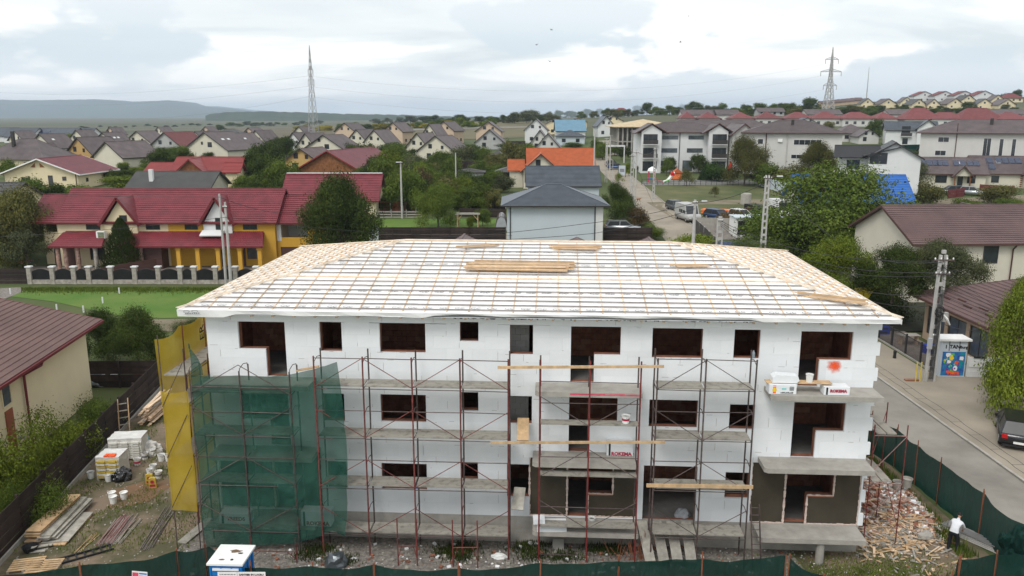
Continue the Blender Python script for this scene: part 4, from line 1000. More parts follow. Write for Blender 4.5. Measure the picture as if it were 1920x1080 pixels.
boardstack('pale flat boards spread at the right of the formwork stack', atZ(105, 1024), atZ(158, 968), 3, .55, .25, 'plank_new', fan=.05)
boardstack('heap of long boards piled at the back corner beside the yellow net', atZ(272, 800), atZ(312, 762), 22, .16, .4, 'batten_pine', h=.05, fan=.12)
boardstack('loose boards lying along the foot of the dark fence', atZ(150, 880), atZ(250, 775), 5, .2, .25, 'plank_old', fan=.05)
boardstack('few boards at the very foot of the formwork stack', atZ(60, 1035), atZ(92, 1030), 4, .14, .25, 'plank_old', fan=.2)
def rods(label, p, q, n, spread, r, m, seed=1):
    p = Vector(p); q = Vector(q); d = q - p; T = thing('rod_bundle', label, 'rods', p, math.atan2(d.y, d.x)); r2 = random.Random(seed)
    for i in range(n):
        y = (i / n - .5) * spread; MB().tube([(0, 0, 0), (d.length * r2.uniform(.85, 1.05), r2.uniform(-.15, .15), 0)], r, 5).build('rod', m[i % len(m)], T, loc=(r2.uniform(-.1, .2), y, r + (i % 3) * r * .9 + .02))
mat('steel_pink', (.30, .17, .16), .6, .3, 5)
rods('bundle of pinkish steel scaffold tubes lying on the grass', atZ(195, 1024), atZ(238, 970), 16, .75, .024, ['steel_pink', 'batten_grey', 'steel_pink'], 3)
rods('bundle of thin tan poles beside the pink steel tubes', atZ(218, 1022), atZ(258, 970), 5, .3, .02, ['plank_old'], 4)
rods('scattered thin dark rods lying near the yellow net', atZ(272, 1032), atZ(322, 955), 14, .5, .012, ['steel_dark', 'batten_grey'], 5)
rods('a few crossed thin sticks on the grass by the formwork boards', atZ(140, 1040), atZ(178, 1003), 4, .3, .014, ['plank_new'], 6)
o = MB().prism([(0, 0, 0), (.42, 0, 0), (.42, 2.1, 0), (.1, 2.1, 0), (0, 1.9, 0)], (0, 0, .05)).build('white_board', 'plank_old', loc=atZ(332, 1020) + Vector((0, 0, .04)), rz=-.22); tagged(o, 'pale dusty board lying on gravel at the foot of the yellow net', 'board')
T = thing('ladder', 'black ladder lying flat in the lower left of the plot', 'ladder', atZ(86, 1068) + Vector((0, 0, .03)), .62)
for y in (0, .42): MB().box(0, 2.4, y, y + .05, 0, .07).build('rail', 'black_print', T)
for i in range(8): MB().box(.15 + i * .3, .2 + i * .3, .052, .418, .01, .05).build('rung', 'black_print', T)
T = thing('ladder', 'open wooden trestle ladder leaning on the dark fence above the sack pallets', 'ladder', atZ(225, 822), .5)
for x in (0, .5): MB().bar((x, 0, 0), (x + .1, .9, 1.9), .05, .09).build('rail', 'plank_new', T); MB().bar((x + .1, 1.5, 0), (x + .1, .92, 1.9), .04, .05).build('leg', 'plank_old', T)
for i in range(5): MB().bar((.02, .15 + i * .16, .3 + i * .34), (.52, .15 + i * .16, .3 + i * .34), .04, .05).build('rung', 'plank_old', T)
for lab, px, py, rz in (('pale wooden pallet at the bottom left corner of the plot', 12, 1078, .25), ('second wooden pallet at the bottom left, partly under the net fence', 44, 1080, .15)):
    T = thing('pallet', lab, 'pallet', atZ(px, py), rz)
    for i in range(6): MB().box(0, 1.15, i * .16, i * .16 + .1, .1, .122).build('pallet_board', 'plank_new', T)
    for i in range(3): MB().box(i * .52, i * .52 + .1, 0, .9, 0, .098).build('pallet_block', 'plank_old', T)
T = thing('basin', 'round black mortar basin beside the formwork boards', 'basin', atZ(58, 1034)); MB().lathe([(.2, 0), (.3, .25), (.31, .25), (.3, .22), (.22, .03)], 18).build('body', 'black_print', T)
# neighbour garden bits
lump('covered_heap', 'grey sheet covered heap in the neighbour garden by the board fence', 'heap', atZ(183, 722), (.9, .7, .6), 'car_grey', 21)
o = MB().box(-.6, .6, -.35, .35, .7, .75).box(-.55, -.5, -.3, -.25, 0, .7).box(.5, .55, -.3, -.25, 0, .7).box(-.55, -.5, .25, .3, 0, .7).box(.5, .55, .25, .3, 0, .7).box(-.15, .15, -.12, .12, .75, .80, 1).build('sink_table', ['white_plastic', 'black_print'], loc=atZ(205, 722), rz=.2); tagged(o, 'white table with a dark basin in the neighbour garden', 'table')
T = thing('wheelbarrow', 'red wheelbarrow tipped up against the back garden fence', 'wheelbarrow', atZ(264, 722), .3)
MB().prism([(-.3, 0, .15), (.3, 0, .15), (.38, .1, .95), (-.38, .1, .95)], (0, .22, 0)).build('tray', 'fence_rust', T)
for x in (-.25, .25): MB().tube([(x, .1, .2), (x * 1.2, .3, 1.45)], .02).build('handle', 'white_plastic', T)
MB().lathe([(.16, -.04), (.2, 0), (.16, .04)], 14, 0, Matrix.Translation((0, .1, .18)) @ Matrix.Rotation(R(90), 4, 'Y')).build('wheel', 'tyre', T)
# rubble heap on the right
r3 = random.Random(5)
def rubh(x, y):
    h = 0
    for (cx_, cy_, rx, ry, hh) in ((15.6, 36.5, 2.4, 3.4, 1.1), (16.2, 33.3, 2.3, 2.4, .75), (16.9, 31.6, 1.5, 1.5, .4), (15.8, 39.5, 2.3, 2.5, .9), (16.2, 42, 2.3, 3, .6)):
        d = ((x - cx_) / rx) ** 2 + ((y - cy_) / ry) ** 2; h = max(h, hh * max(0, 1 - d))
    return h
for nm, m, n, (s0, s1), flat in (('broken_bricks', ['brick_block', 'stone_red', 'brick_pale'], 2600, (.06, .24), .5), ('plaster_lumps', ['concrete', 'stone', 'white_eps', 'adhesive'], 2900, (.05, .22), .6)):
    mb = MB()
    for i in range(n):
        x = r3.uniform(13.9, 18.3); y = r3.uniform(29.4, 45); h = rubh(x, y)
        if h < .04 and r3.random() < .8: continue
        s = r3.uniform(s0, s1) * (1 if r3.random() < .9 else 1.6); X = Matrix.Translation((x, y, h + r3.uniform(-.02, .05))) @ Matrix.Rotation(r3.uniform(0, 6.28), 4, 'Z') @ Matrix.Rotation(r3.uniform(-.9, .9), 4, 'X')
        mb.box(-s / 2, s / 2, -s * .3, s * .3, -s * flat * .25, s * flat * .35, r3.randrange(len(m)), X)
    o = mb.build(nm, m, kind='stuff'); tag(o, {'broken_bricks': 'broken red bricks heaped at the right end of the building', 'plaster_lumps': 'white and grey plaster lumps mixed in the rubble heap'}[nm], 'rubble')
mb = MB(); g = 30
vs = [(13.8 + i * 4.6 / g, 29 + j * 17 / g, rubh(13.8 + i * 4.6 / g, 29 + j * 17 / g) - .02 + noise.noise(Vector((i, j, 0)) * .4) * .04) for j in range(g + 1) for i in range(g + 1)]
mb.add(vs, [(j * (g + 1) + i, j * (g + 1) + i + 1, (j + 1) * (g + 1) + i + 1, (j + 1) * (g + 1) + i) for j in range(g) for i in range(g)]); mb.build('rubble_mound', 'stone', kind='stuff'); tag(bpy.data.objects['rubble_mound'], 'earth and dust mound under the rubble at the right', 'rubble')
mb = MB()
for i in range(850):      # wood chips and laths
    if i % 3: x = r3.gauss(15.9, .9); y = r3.gauss(30.3, .8)
    else: x = r3.uniform(13.6, 17.8); y = r3.uniform(26.5, 41)
    if x > 18 or x < 12.5 or y < 25.5: continue
    l_ = r3.choice((.12, .2, .3, .35, .6, .9 if r3.random() < .4 else .2)); X = Matrix.Translation((x, y, rubh(x, y) + r3.uniform(.02, .09))) @ Matrix.Rotation(r3.uniform(0, 6.28), 4, 'Z') @ Matrix.Rotation(r3.uniform(-.35, .35), 4, 'Y')
    w_ = r3.uniform(.03, .11); mb.box(-l_ / 2, l_ / 2, -w_ / 2, w_ / 2, -.012, .012, r3.randrange(3), X)
o = mb.build('wood_scraps', ['plank_new', 'batten_pine', 'plank_old'], kind='stuff'); tag(o, 'scraps of sawn wood strewn in front of the rubble heap', 'wood scraps')
mb = MB()      # litter and gravel over the ground along the front
for i in range(5200):
    x = r3.uniform(-13, 17.5) if i % 3 else r3.uniform(-12.5, 11); y = 25 + abs(r3.gauss(0, 2.1)) if i % 2 else r3.uniform(25, 29.7)
    if y > 29.75 - .058 * x: continue
    s = r3.uniform(.02, .075) if i % 12 else r3.uniform(.08, .17); X = Matrix.Translation((x, y, s * .25)) @ Matrix.Rotation(r3.uniform(0, 6.28), 4, 'Z') @ Matrix.Rotation(r3.uniform(-.5, .5), 4, 'X')
    mb.box(-s / 2, s / 2, -s * .35, s * .35, -s * .3, s * .3, r3.choice((0, 0, 0, 1, 1, 2, 3, 4)) if i % 12 else r3.choice((2, 3, 4)), X)
o = mb.build('gravel', ['concrete', 'stone', 'white_paint', 'brick_block', 'plank_old'], kind='stuff'); tag(o, 'loose gravel and rubbish strewn along the foot of the building', 'gravel')
mb = MB()
for i in range(900):
    x = r3.uniform(-19.5, -12.5); y = r3.uniform(27, 44); s = r3.uniform(.02, .07); mb.box(x, x + s, y, y + s, .005, s * .5 + .01, r3.randrange(3))
o = mb.build('pebbles', ['stone', 'concrete', 'plank_old'], kind='stuff'); tag(o, 'small stones and chips scattered on the soil at the left', 'pebbles')
T = thing('sheet_stack', 'stack of long grey metal sheets beside the bending worker', 'metal sheets', atZ(1776, 986), 0); T.rotation_euler.z = -1.02
for i in range(4): MB().box(0, 3.0, -.55 + i * .03, .0 + i * .03, .03 + i * .05, .06 + i * .05).build('metal_sheet', 'pole_concrete', T, rz=.01 * i)
for i in range(5):
    for j in range(1): MB().box(.0, 3.0, -.5 + i * .11, -.47 + i * .11, .24, .27).build('profile', 'alloy', T)
lump('stone_lump', 'pale broken concrete lump on the wood scraps', 'concrete lump', atZ(1735, 1010), (.35, .25, .25), 'concrete', 31, 2)
bucket(atZ(1700, 912, .7), 'big grey bucket standing on the rubble heap', .22, .4, 'concrete', 'concrete'); bucket(atZ(1682, 915, .75), 'grey bucket on the rubble, left of the bigger one', .2, .34, 'concrete_dark', 'concrete')
# end scaffold tower at right
T = thing('scaffold', 'narrow scaffold tower against the right end wall above the rubble', 'scaffold', bw(14.1, .3, 0), -FR)
for x in (0, 1.25):
    for y, tp in ((0, 5.3), (2.0, 5.5)): MB().tube([(x, y, .3), (x, y, tp)], .025).build('pole', 'steel_red', T)
for z in (2.9, 4.9):
    for m_ in range(2): MB().box(.1 + m_ * .4, .46 + m_ * .4, 0, 2.0, z, z + .05).build('deck_plank', 'deck_board', T)
    MB().tube([(0, 0, z - .05), (1.25, 0, z - .05)], .02).build('transom', 'steel_pink', T); MB().tube([(0, -.03, z - 1.6), (1.25, -.03, z - .05)], .015).build('brace', 'steel_pink', T)
MB().tube([(1.25, 0, 1.0), (1.25, 2, 2.9)], .015).build('brace', 'steel_red', T); MB().tube([(0, 0, 4.0), (1.25, 2, 5.2)], .015).build('brace', 'steel_red', T)
T = thing('ladder', 'narrow steel ladder standing against the right end of the dark scaffold', 'ladder', bw(9.3, -1.6, 0), -FR)
for x in (0, .32): MB().bar((x, 0, 0), (x - .15, .35, 2.6), .03, .05).build('rail', 'steel_dark', T)
for i in range(9): MB().tube([(-.017 * i * 1.0, .045 * i + .02, .28 * i + .2), (.32 - .017 * i, .045 * i + .02, .28 * i + .2)], .014).build('rung', 'steel_dark', T)
mb = MB()
for i in range(26):
    x = r3.uniform(0, 1.6); mb.tube([(x, 0, 0), (x + r3.uniform(-.5, .5), r3.uniform(.1, .5), r3.uniform(.3, 1.1))], .012, 4)
o = mb.build('scrap_rods', 'rust', loc=bw(3.9, -1.1, .02), rz=-FR); tagged(o, 'tangle of rusty rods before the entrance ramp', 'scrap rods')
# worker
def person(label, loc, rz, J, Ed, rad, mats_fn, head):
    T = thing('person', label, 'person', loc, rz); me = bpy.data.meshes.new('body'); me.from_pydata(J, Ed, []); o = bpy.data.objects.new('body', me); COL.objects.link(o)
    m1 = o.modifiers.new('skin', 'SKIN'); sv = me.skin_vertices[0].data
    for i, r_ in enumerate(rad): sv[i].radius = (r_, r_ * (.8 if i in (0, 1, 2) else 1))
    sv[0].use_root = True
    m2 = o.modifiers.new('sub', 'SUBSURF'); m2.levels = 2; m2.render_levels = 2
    bpy.context.view_layer.update(); me2 = bpy.data.meshes.new_from_object(o.evaluated_get(bpy.context.evaluated_depsgraph_get())); bpy.data.objects.remove(o)
    me2.materials.clear()
    for m in ('cloth_white', 'cloth_black', 'skin', 'shoe'): me2.materials.append(M[m])
    for f in me2.polygons: f.material_index = mats_fn(f.center); f.use_smooth = True
    b = bpy.data.objects.new('body', me2); COL.objects.link(b); b.parent = T
    return T
mat('cloth_white', (.66, .67, .70), .9, .06, 6, bump=.4, bsc=8); mat('cloth_black', (.012, .013, .018), .9, .2); mat('skin', (.50, .30, .21), .6, .05); mat('shoe', (.03, .025, .02), .6); mat('hair', (.012, .010, .009), .7, .2)
J = [(0, 0, .95), (0, .12, 1.12), (0, .32, 1.24), (0, .46, 1.31), (0, .57, 1.34), (0, .66, 1.37),      # pelvis, waist, chest, neck base, neck, head low
     (-.11, 0, .88), (-.13, .03, .50), (-.14, -.06, .10), (-.14, .06, .05), (-.14, .16, .035),
     (.11, 0, .88), (.15, .10, .50), (.17, .02, .10), (.17, .14, .05), (.17, .24, .035),
     (-.20, .38, 1.27), (-.28, .46, 1.00), (-.22, .58, .80), (-.20, .63, .72),
     (.20, .38, 1.27), (.27, .52, 1.02), (.20, .66, .86), (.17, .71, .79)]
Ed = [(0, 1), (1, 2), (2, 3), (3, 4), (4, 5), (0, 6), (6, 7), (7, 8), (8, 9), (9, 10), (0, 11), (11, 12), (12, 13), (13, 14), (14, 15), (2, 16), (16, 17), (17, 18), (18, 19), (2, 20), (20, 21), (21, 22), (22, 23)]
rad = [.16, .15, .17, .09, .055, .06, .11, .075, .055, .05, .035, .11, .075, .055, .05, .035, .075, .055, .04, .035, .075, .055, .04, .035]
def pm(c):
    if c.z < .11: return 3
    if c.z < .93 and c.y < .42: return 1
    if c.y > .6 and c.z < .84: return 2
    if c.y > .53 and c.z > 1.25: return 2
    return 0
p = atZ(1784, 1034); W = person('worker in a white jumper and black trousers bending over the metal sheets', p, -.75, J, Ed, rad, pm, None)
bm = bmesh.new(); bmesh.ops.create_icosphere(bm, subdivisions=3, radius=1)
for v in bm.verts:
    c = v.co; c.x *= .078; c.y *= .098; c.z *= .115
    if c.y > .03 and c.z < -.02: c.x *= .82
me = bpy.data.meshes.new('head'); bm.to_mesh(me); bm.free(); me.materials.append(M['skin']); W.scale = (.92, .92, .92); hd = put(me, 'head', W, (0, .70, 1.44), (-.8, 0, 0))
mb = MB(); mb.prism([(-.012, .09, -.02), (.012, .09, -.02), (.0, .095, .025)], (0, .03, -.008)); hn = mb.build('nose', 'skin', hd)
MB().box(-.03, .03, .088, .094, -.055, -.047).build('mouth', 'red_print', hd)
for s in (-1, 1): MB().box(s * .03 - .01, s * .03 + .01, .085, .093, .012, .022).build('eye', 'black_print', hd); MB().lathe([(.012, 0), (.024, .006), (.02, .014)], 8, 0, Matrix.Translation((s * .076, 0, 0)) @ Matrix.Rotation(R(90) * s, 4, 'Y')).build('ear', 'skin', hd)
bm = bmesh.new(); bmesh.ops.create_icosphere(bm, subdivisions=3, radius=1)
for v in bm.verts: v.co = Vector((v.co.x * .086, v.co.y * .105 - .012, v.co.z * .122 + .012)) * (1 + noise.noise(v.co * 6) * .05)
bmesh.ops.delete(bm, geom=[v for v in bm.verts if v.co.y > .045 and v.co.z < .06 or v.co.z < -.06], context='VERTS')
me = bpy.data.meshes.new('hair'); bm.to_mesh(me); bm.free(); me.materials.append(M['hair']); put(me, 'hair', hd)
for s, b in ((-1, Vector(J[19])), (1, Vector(J[23]))):      # hands with curled fingers
    mb = MB(); mb.tube([b + Vector((0, 0, .02)), b + Vector((0, .03, -.05))], [.034, .038], 8)
    for k in range(4): q = b + Vector((-.03 + k * .02, .03, -.05)); mb.tube([q, q + Vector((0, .02, -.035 - .004 * (k in (1, 2)))), q + Vector((0, .0, -.06))], [.0095, .009, .007], 6)
    q = b + Vector((-s * .036, .01, -.01)); mb.tube([q, q + Vector((-s * .018, .02, -.03)), q + Vector((-s * .01, .035, -.05))], [.011, .010, .008], 6)
    mb.build('hand', 'skin', W)
# ---------------------------------------------------------------- trees
def leaf_cloud(n, size, lobes, seed, zmin=.05, droop=0):
    r2 = random.Random(seed); mb = MB()
    tot = sum(l[3] ** 2 for l in lobes)
    for (x, y, z, r_) in lobes:
        for i in range(int(n * r_ ** 2 / tot)):
            d = Vector((r2.gauss(0, 1), r2.gauss(0, 1), r2.gauss(0, 1))).normalized(); rad_ = r_ * (r2.uniform(.5, 1.1) if r2.random() < .82 else r2.uniform(1.0, 1.4))
            nn = noise.noise(Vector((x, y, z)) * 3 + d * 2.3); rad_ *= 1 + .55 * nn
            p = Vector((x, y, z)) + Vector((d.x, d.y, d.z * .85)) * rad_
            if p.z < zmin: continue
            nv = (d + Vector((r2.gauss(0, .6), r2.gauss(0, .6), r2.gauss(.25, .5)))).normalized(); u = nv.cross(Vector((r2.gauss(0, 1), r2.gauss(0, 1), .3))).normalized(); v = nv.cross(u); s = size * r2.uniform(.55, 1.3)
            mb.add([p - u * s - v * s * .45, p + u * s * .1 - v * s * .6, p + u * s, p + v * s * .55], [(0, 1, 2, 3)])
    return mb
def crown_lobes(seed, n=11, wide=1.0, base=.42):
    r2 = random.Random(seed); L_ = [(0, 0, .68, .26), (0, 0, .45, .26)]
    for i in range(n):
        a = i * 2.4 + r2.uniform(-.4, .4); h = r2.uniform(base, .86); rr_ = (.30 + .10 * math.sin(h * 5)) * wide * r2.uniform(.6, 1.15) * (1.15 - max(0, h - .6) * 1.6)
        L_.append((rr_ * math.cos(a), rr_ * math.sin(a), h, r2.uniform(.13, .21)))
    return L_
CR = {}
def crown(kind, i):
    k = (kind, i)
    if k in CR: return CR[k]
    if kind == 'fine': mb = leaf_cloud(44000, .0118, crown_lobes(10 + i, 28, 1.1, .2), i)
    elif kind == 'round': mb = leaf_cloud(9000, .024, crown_lobes(20 + i, 15, 1.1, .24), i)
    elif kind == 'low': mb = leaf_cloud(9000, .025, crown_lobes(30 + i, 17, 1.2, .14), i)
    elif kind == 'thin': mb = leaf_cloud(2600, .024, crown_lobes(40 + i, 14, .85, .3), i)
    elif kind == 'bush': mb = leaf_cloud(7000, .026, [(math.cos(a) * .22, math.sin(a) * .22, random.Random(i * 9 + j).uniform(.25, .72), .26) for j, a in enumerate(np.linspace(0, 5.6, 7))] + [(0, 0, .4, .34)], i, .0)
    elif kind == 'finebush': mb = leaf_cloud(13000, .014, [(math.cos(a) * .24, math.sin(a) * .24, random.Random(i * 9 + j).uniform(.2, .74), .25) for j, a in enumerate(np.linspace(0, 5.6, 8))] + [(0, 0, .4, .34)], i, .0)
    elif kind == 'cone':
        mb = MB(); r2 = random.Random(i)
        for j in range(7000):
            z = r2.random() ** 1.5; rr_ = .40 * (1 - z) ** .75 * (1 + .12 * math.sin(z * 40 + j)) * r2.uniform(.72, 1.06) + .015; a = r2.uniform(0, 6.28); p = Vector((rr_ * math.cos(a), rr_ * math.sin(a), z * .97 + .02)); s = .017 * r2.uniform(.6, 1.3)
            u = Vector((-math.sin(a), math.cos(a), 0)); v = Vector((math.cos(a) * .35, math.sin(a) * .35, 1)).normalized(); mb.add([p - u * s * .6, p - v * s, p + u * s * .6, p + v * s * 2], [(0, 1, 2, 3)])
    CR[k] = mb; return mb
CM = {}
def crown_mesh(kind, i, m):
    k = (kind, i, m)
    if k not in CM: CM[k] = crown(kind, i).mesh('crown', m)
    return CM[k]
TK = {}
def trunk_mesh(i):
    if i in TK: return TK[i]
    r2 = random.Random(i); mb = MB(); mb.tube([(0, 0, -.03), (.01, 0, .15), (.0, .01, .35), (.01, 0, .6), (0, 0, .8)], [.035, .026, .020, .012, .004], 7)
    for k in range(8):
        a = k * 2.2 + r2.uniform(-.3, .3); z = .2 + k * .055; l_ = r2.uniform(.18, .32); mb.tube([(0, 0, z), (math.cos(a) * l_ * .5, math.sin(a) * l_ * .5, z + .12), (math.cos(a) * l_, math.sin(a) * l_, z + .28)], [.013, .008, .003], 5)
    TK[i] = mb.mesh('trunk', 'bark'); return TK[i]
TREES = []
def tree(px, py, wpx, hpx, m='leaf_mid', kind='round', label=None, Y=None, cat='tree', trunk=True, name=None, pos=None, size=None, group=None):
    i = len(TREES) % 3
    if pos is None:
        if Y is None: p = hit(px, py)
        else: p = atY(px, py, Y)
    else: p = Vector(pos)
    d = p.y * cP + (HC - p.z) * sP
    W_, H_ = size if size else (wpx * d / FPX, hpx * d / FPX * 1.02)
    nm = name or ('bush' if kind in ('bush', 'finebush') else 'cypress' if kind == 'cone' else 'tree')
    o = bpy.data.objects.new(nm, None); COL.objects.link(o); o.location = p; o.rotation_euler.z = random.uniform(0, 6.28)
    wf = {'cone': 1.28, 'thin': 1.1, 'bush': 1.02, 'finebush': 1.0}.get(kind, .98)
    o['category'] = 'bush' if nm == 'bush' else cat
    put(crown_mesh(kind, i, m), 'crown' if nm != 'bush' else 'foliage', o, (0, 0, 0), (0, 0, 0), (W_ * wf, W_ * wf, H_))
    if trunk and nm != 'bush': put(trunk_mesh(i), 'trunk', o, (0, 0, 0), (0, 0, 0), (W_ * .9, W_ * .9, H_))
    TREES.append((o, px, py, m, kind, label, W_, H_, group)); return o
# near and middle trees: px, base py, width px, height px
g = tree
g(1556, 500, 262, 198, 'leaf_mid', 'fine', 'large spreading walnut tree in front of the blue roof', Y=96)
g(1500, 500, 110, 90, 'leaf_dark', 'fine', 'dark lower tree at the left foot of the walnut', Y=92)
g(1568, 545, 118, 105, 'leaf_light', 'fine', 'light green tree at the left corner of the big cream house', Y=64)
g(1672, 565, 105, 112, 'leaf_dark', 'fine', 'dark slender shrubs before the gable of the big cream house', Y=62)
g(1765, 565, 120, 115, 'leaf_grey', 'fine', 'grey green tree before the long cream wall, behind the utility pole', Y=61)
g(1730, 540, 75, 72, 'leaf_olive', 'fine', 'olive shrub between two dark trees before the cream house', Y=64)
g(1942, 800, 170, 300, 'leaf_light', 'fine', 'bright green tree at the right edge of the picture over the dark car', Y=44)
g(1920, 640, 90, 130, 'leaf_light', 'fine', 'light green branches at the right edge above the shop roof', Y=47)
g(640, 505, 135, 180, 'leaf_dark', 'fine', 'tall dark tree between the yellow house end and the crimson roof', Y=88)
g(234, 507, 84, 96, 'leaf_dark', 'cone', 'dense conical cypress in the front yard of the red roofed row', pos=None)
g(205, 690, 92, 112, 'leaf_dark', 'fine', 'dark fruit tree behind the board fence, left of the pair', Y=54)
g(262, 692, 100, 118, 'leaf_dark', 'fine', 'dark fruit tree behind the board fence, right of the pair', Y=53)
g(1650, 610, 120, 80, 'leaf_dark', 'finebush', 'very dark undergrowth behind the right corner of the new roof', Y=66)
g(1600, 590, 100, 80, 'leaf_dark', 'finebush', 'very dark undergrowth right of the new roof hip', Y=68)
g(352, 640, 60, 48, 'leaf_dark', 'finebush', 'dark bush beside the lane, left of the yellow net', Y=58)
g(45, 980, 150, 210, 'leaf_light', 'finebush', 'bright green shrub at the left edge behind the dark fence', Y=33)
g(130, 905, 130, 165, 'leaf_light', 'finebush', 'bright green shrub before the cream wall, behind the dark fence', Y=37.5)
g(195, 850, 95, 120, 'leaf_mid', 'finebush', 'green shrub behind the dark fence below the house corner', Y=42)
g(85, 1010, 110, 120, 'leaf_mid', 'finebush', 'low green shrub against the dark fence, in front of the bright shrubs', Y=31.5)
g(15, 1000, 60, 110, 'leaf_mid', 'finebush', 'low green shrub in the bottom left corner', Y=31)
g(48, 510, 130, 160, 'leaf_olive', 'fine', 'big dull green tree left of the red roofed row', Y=92)
g(0, 500, 90, 120, 'leaf_mid', 'fine', 'green tree at the left edge behind the paved yard', Y=95)
g(52, 492, 60, 65, 'leaf_grey', 'round', 'grey green small tree before the big tree at the left', Y=89)
g(822, 428, 72, 85, 'leaf_mid', 'fine', 'green fruit tree on the lawn left of the wooden pergola')
g(905, 425, 30, 38, 'leaf_mid', 'round', 'small young tree on the lawn right of the pergola')
g(1157, 405, 48, 62, 'leaf_dark', 'fine', 'round dark tree beside the street behind the grey hip roof')
g(1165, 428, 60, 60, 'leaf_dark', 'finebush', 'dark hedge behind the silver car beside the white house')
g(1196, 430, 45, 45, 'leaf_brown', 'bush', 'brownish hedge between the silver car and the street')
g(1225, 450, 46, 36, 'leaf_mid', 'finebush', 'bright round bush at the street end of the brown fence')
g(1395, 348, 74, 92, 'leaf_olive', 'fine', 'large olive green tree before the white apartment blocks')
g(1310, 325, 30, 40, 'leaf_dark', 'round', 'dark round tree before the right bays of the first apartment block')
g(1256, 325, 24, 32, 'leaf_dark', 'round', 'dark round tree near the entrance of the first apartment block')
g(1250, 330, 24, 36, 'leaf_mid', 'thin', 'thin tree just before the dark round one at the playground')
g(1287, 350, 30, 34, 'leaf_olive', 'thin', 'thin olive sapling between playground and apartments')
g(1345, 340, 50, 38, 'leaf_cypress', 'bush', 'dark conifer hedge right of the playground')
g(1322, 338, 26, 30, 'leaf_cypress', 'cone', 'small conical conifer beside the dark hedge')
g(1440, 352, 60, 50, 'leaf_mid', 'bush', 'green shrubs before the second apartment block')
g(1480, 355, 66, 52, 'leaf_olive', 'bush', 'olive shrubs behind the white sheet fence')
g(1530, 340, 66, 75, 'leaf_olive', 'fine', 'yellowish tree before the second apartment block, left of the black roof', Y=150)
g(1340, 370, 20, 22, 'leaf_olive', 'thin', 'small sapling standing in the rough grass')
g(1368, 430, 55, 40, 'leaf_brown', 'bush', 'brownish hedge beside the covered yard')
g(1300, 478, 90, 40, 'leaf_light', 'bush', 'light green weeds along the yard fence', Y=88)
g(1420, 480, 110, 36, 'leaf_mid', 'finebush', 'creeper covered fence below the blue tile roof', Y=82)
g(1740, 385, 60, 50, 'leaf_olive', 'bush', 'olive bush before the solar roof houses')
g(1868, 385, 70, 40, 'leaf_olive', 'bush', 'yellowish bush in the bare yard at the far right')
g(1725, 352, 36, 50, 'leaf_grey', 'thin', 'thin grey tree left of the first solar roof house')
g(1815, 392, 60, 22, 'leaf_mid', 'bush', 'low green bushes along the bare yard')
g(1895, 395, 60, 24, 'leaf_mid', 'bush', 'low green bushes at the right end of the bare yard')
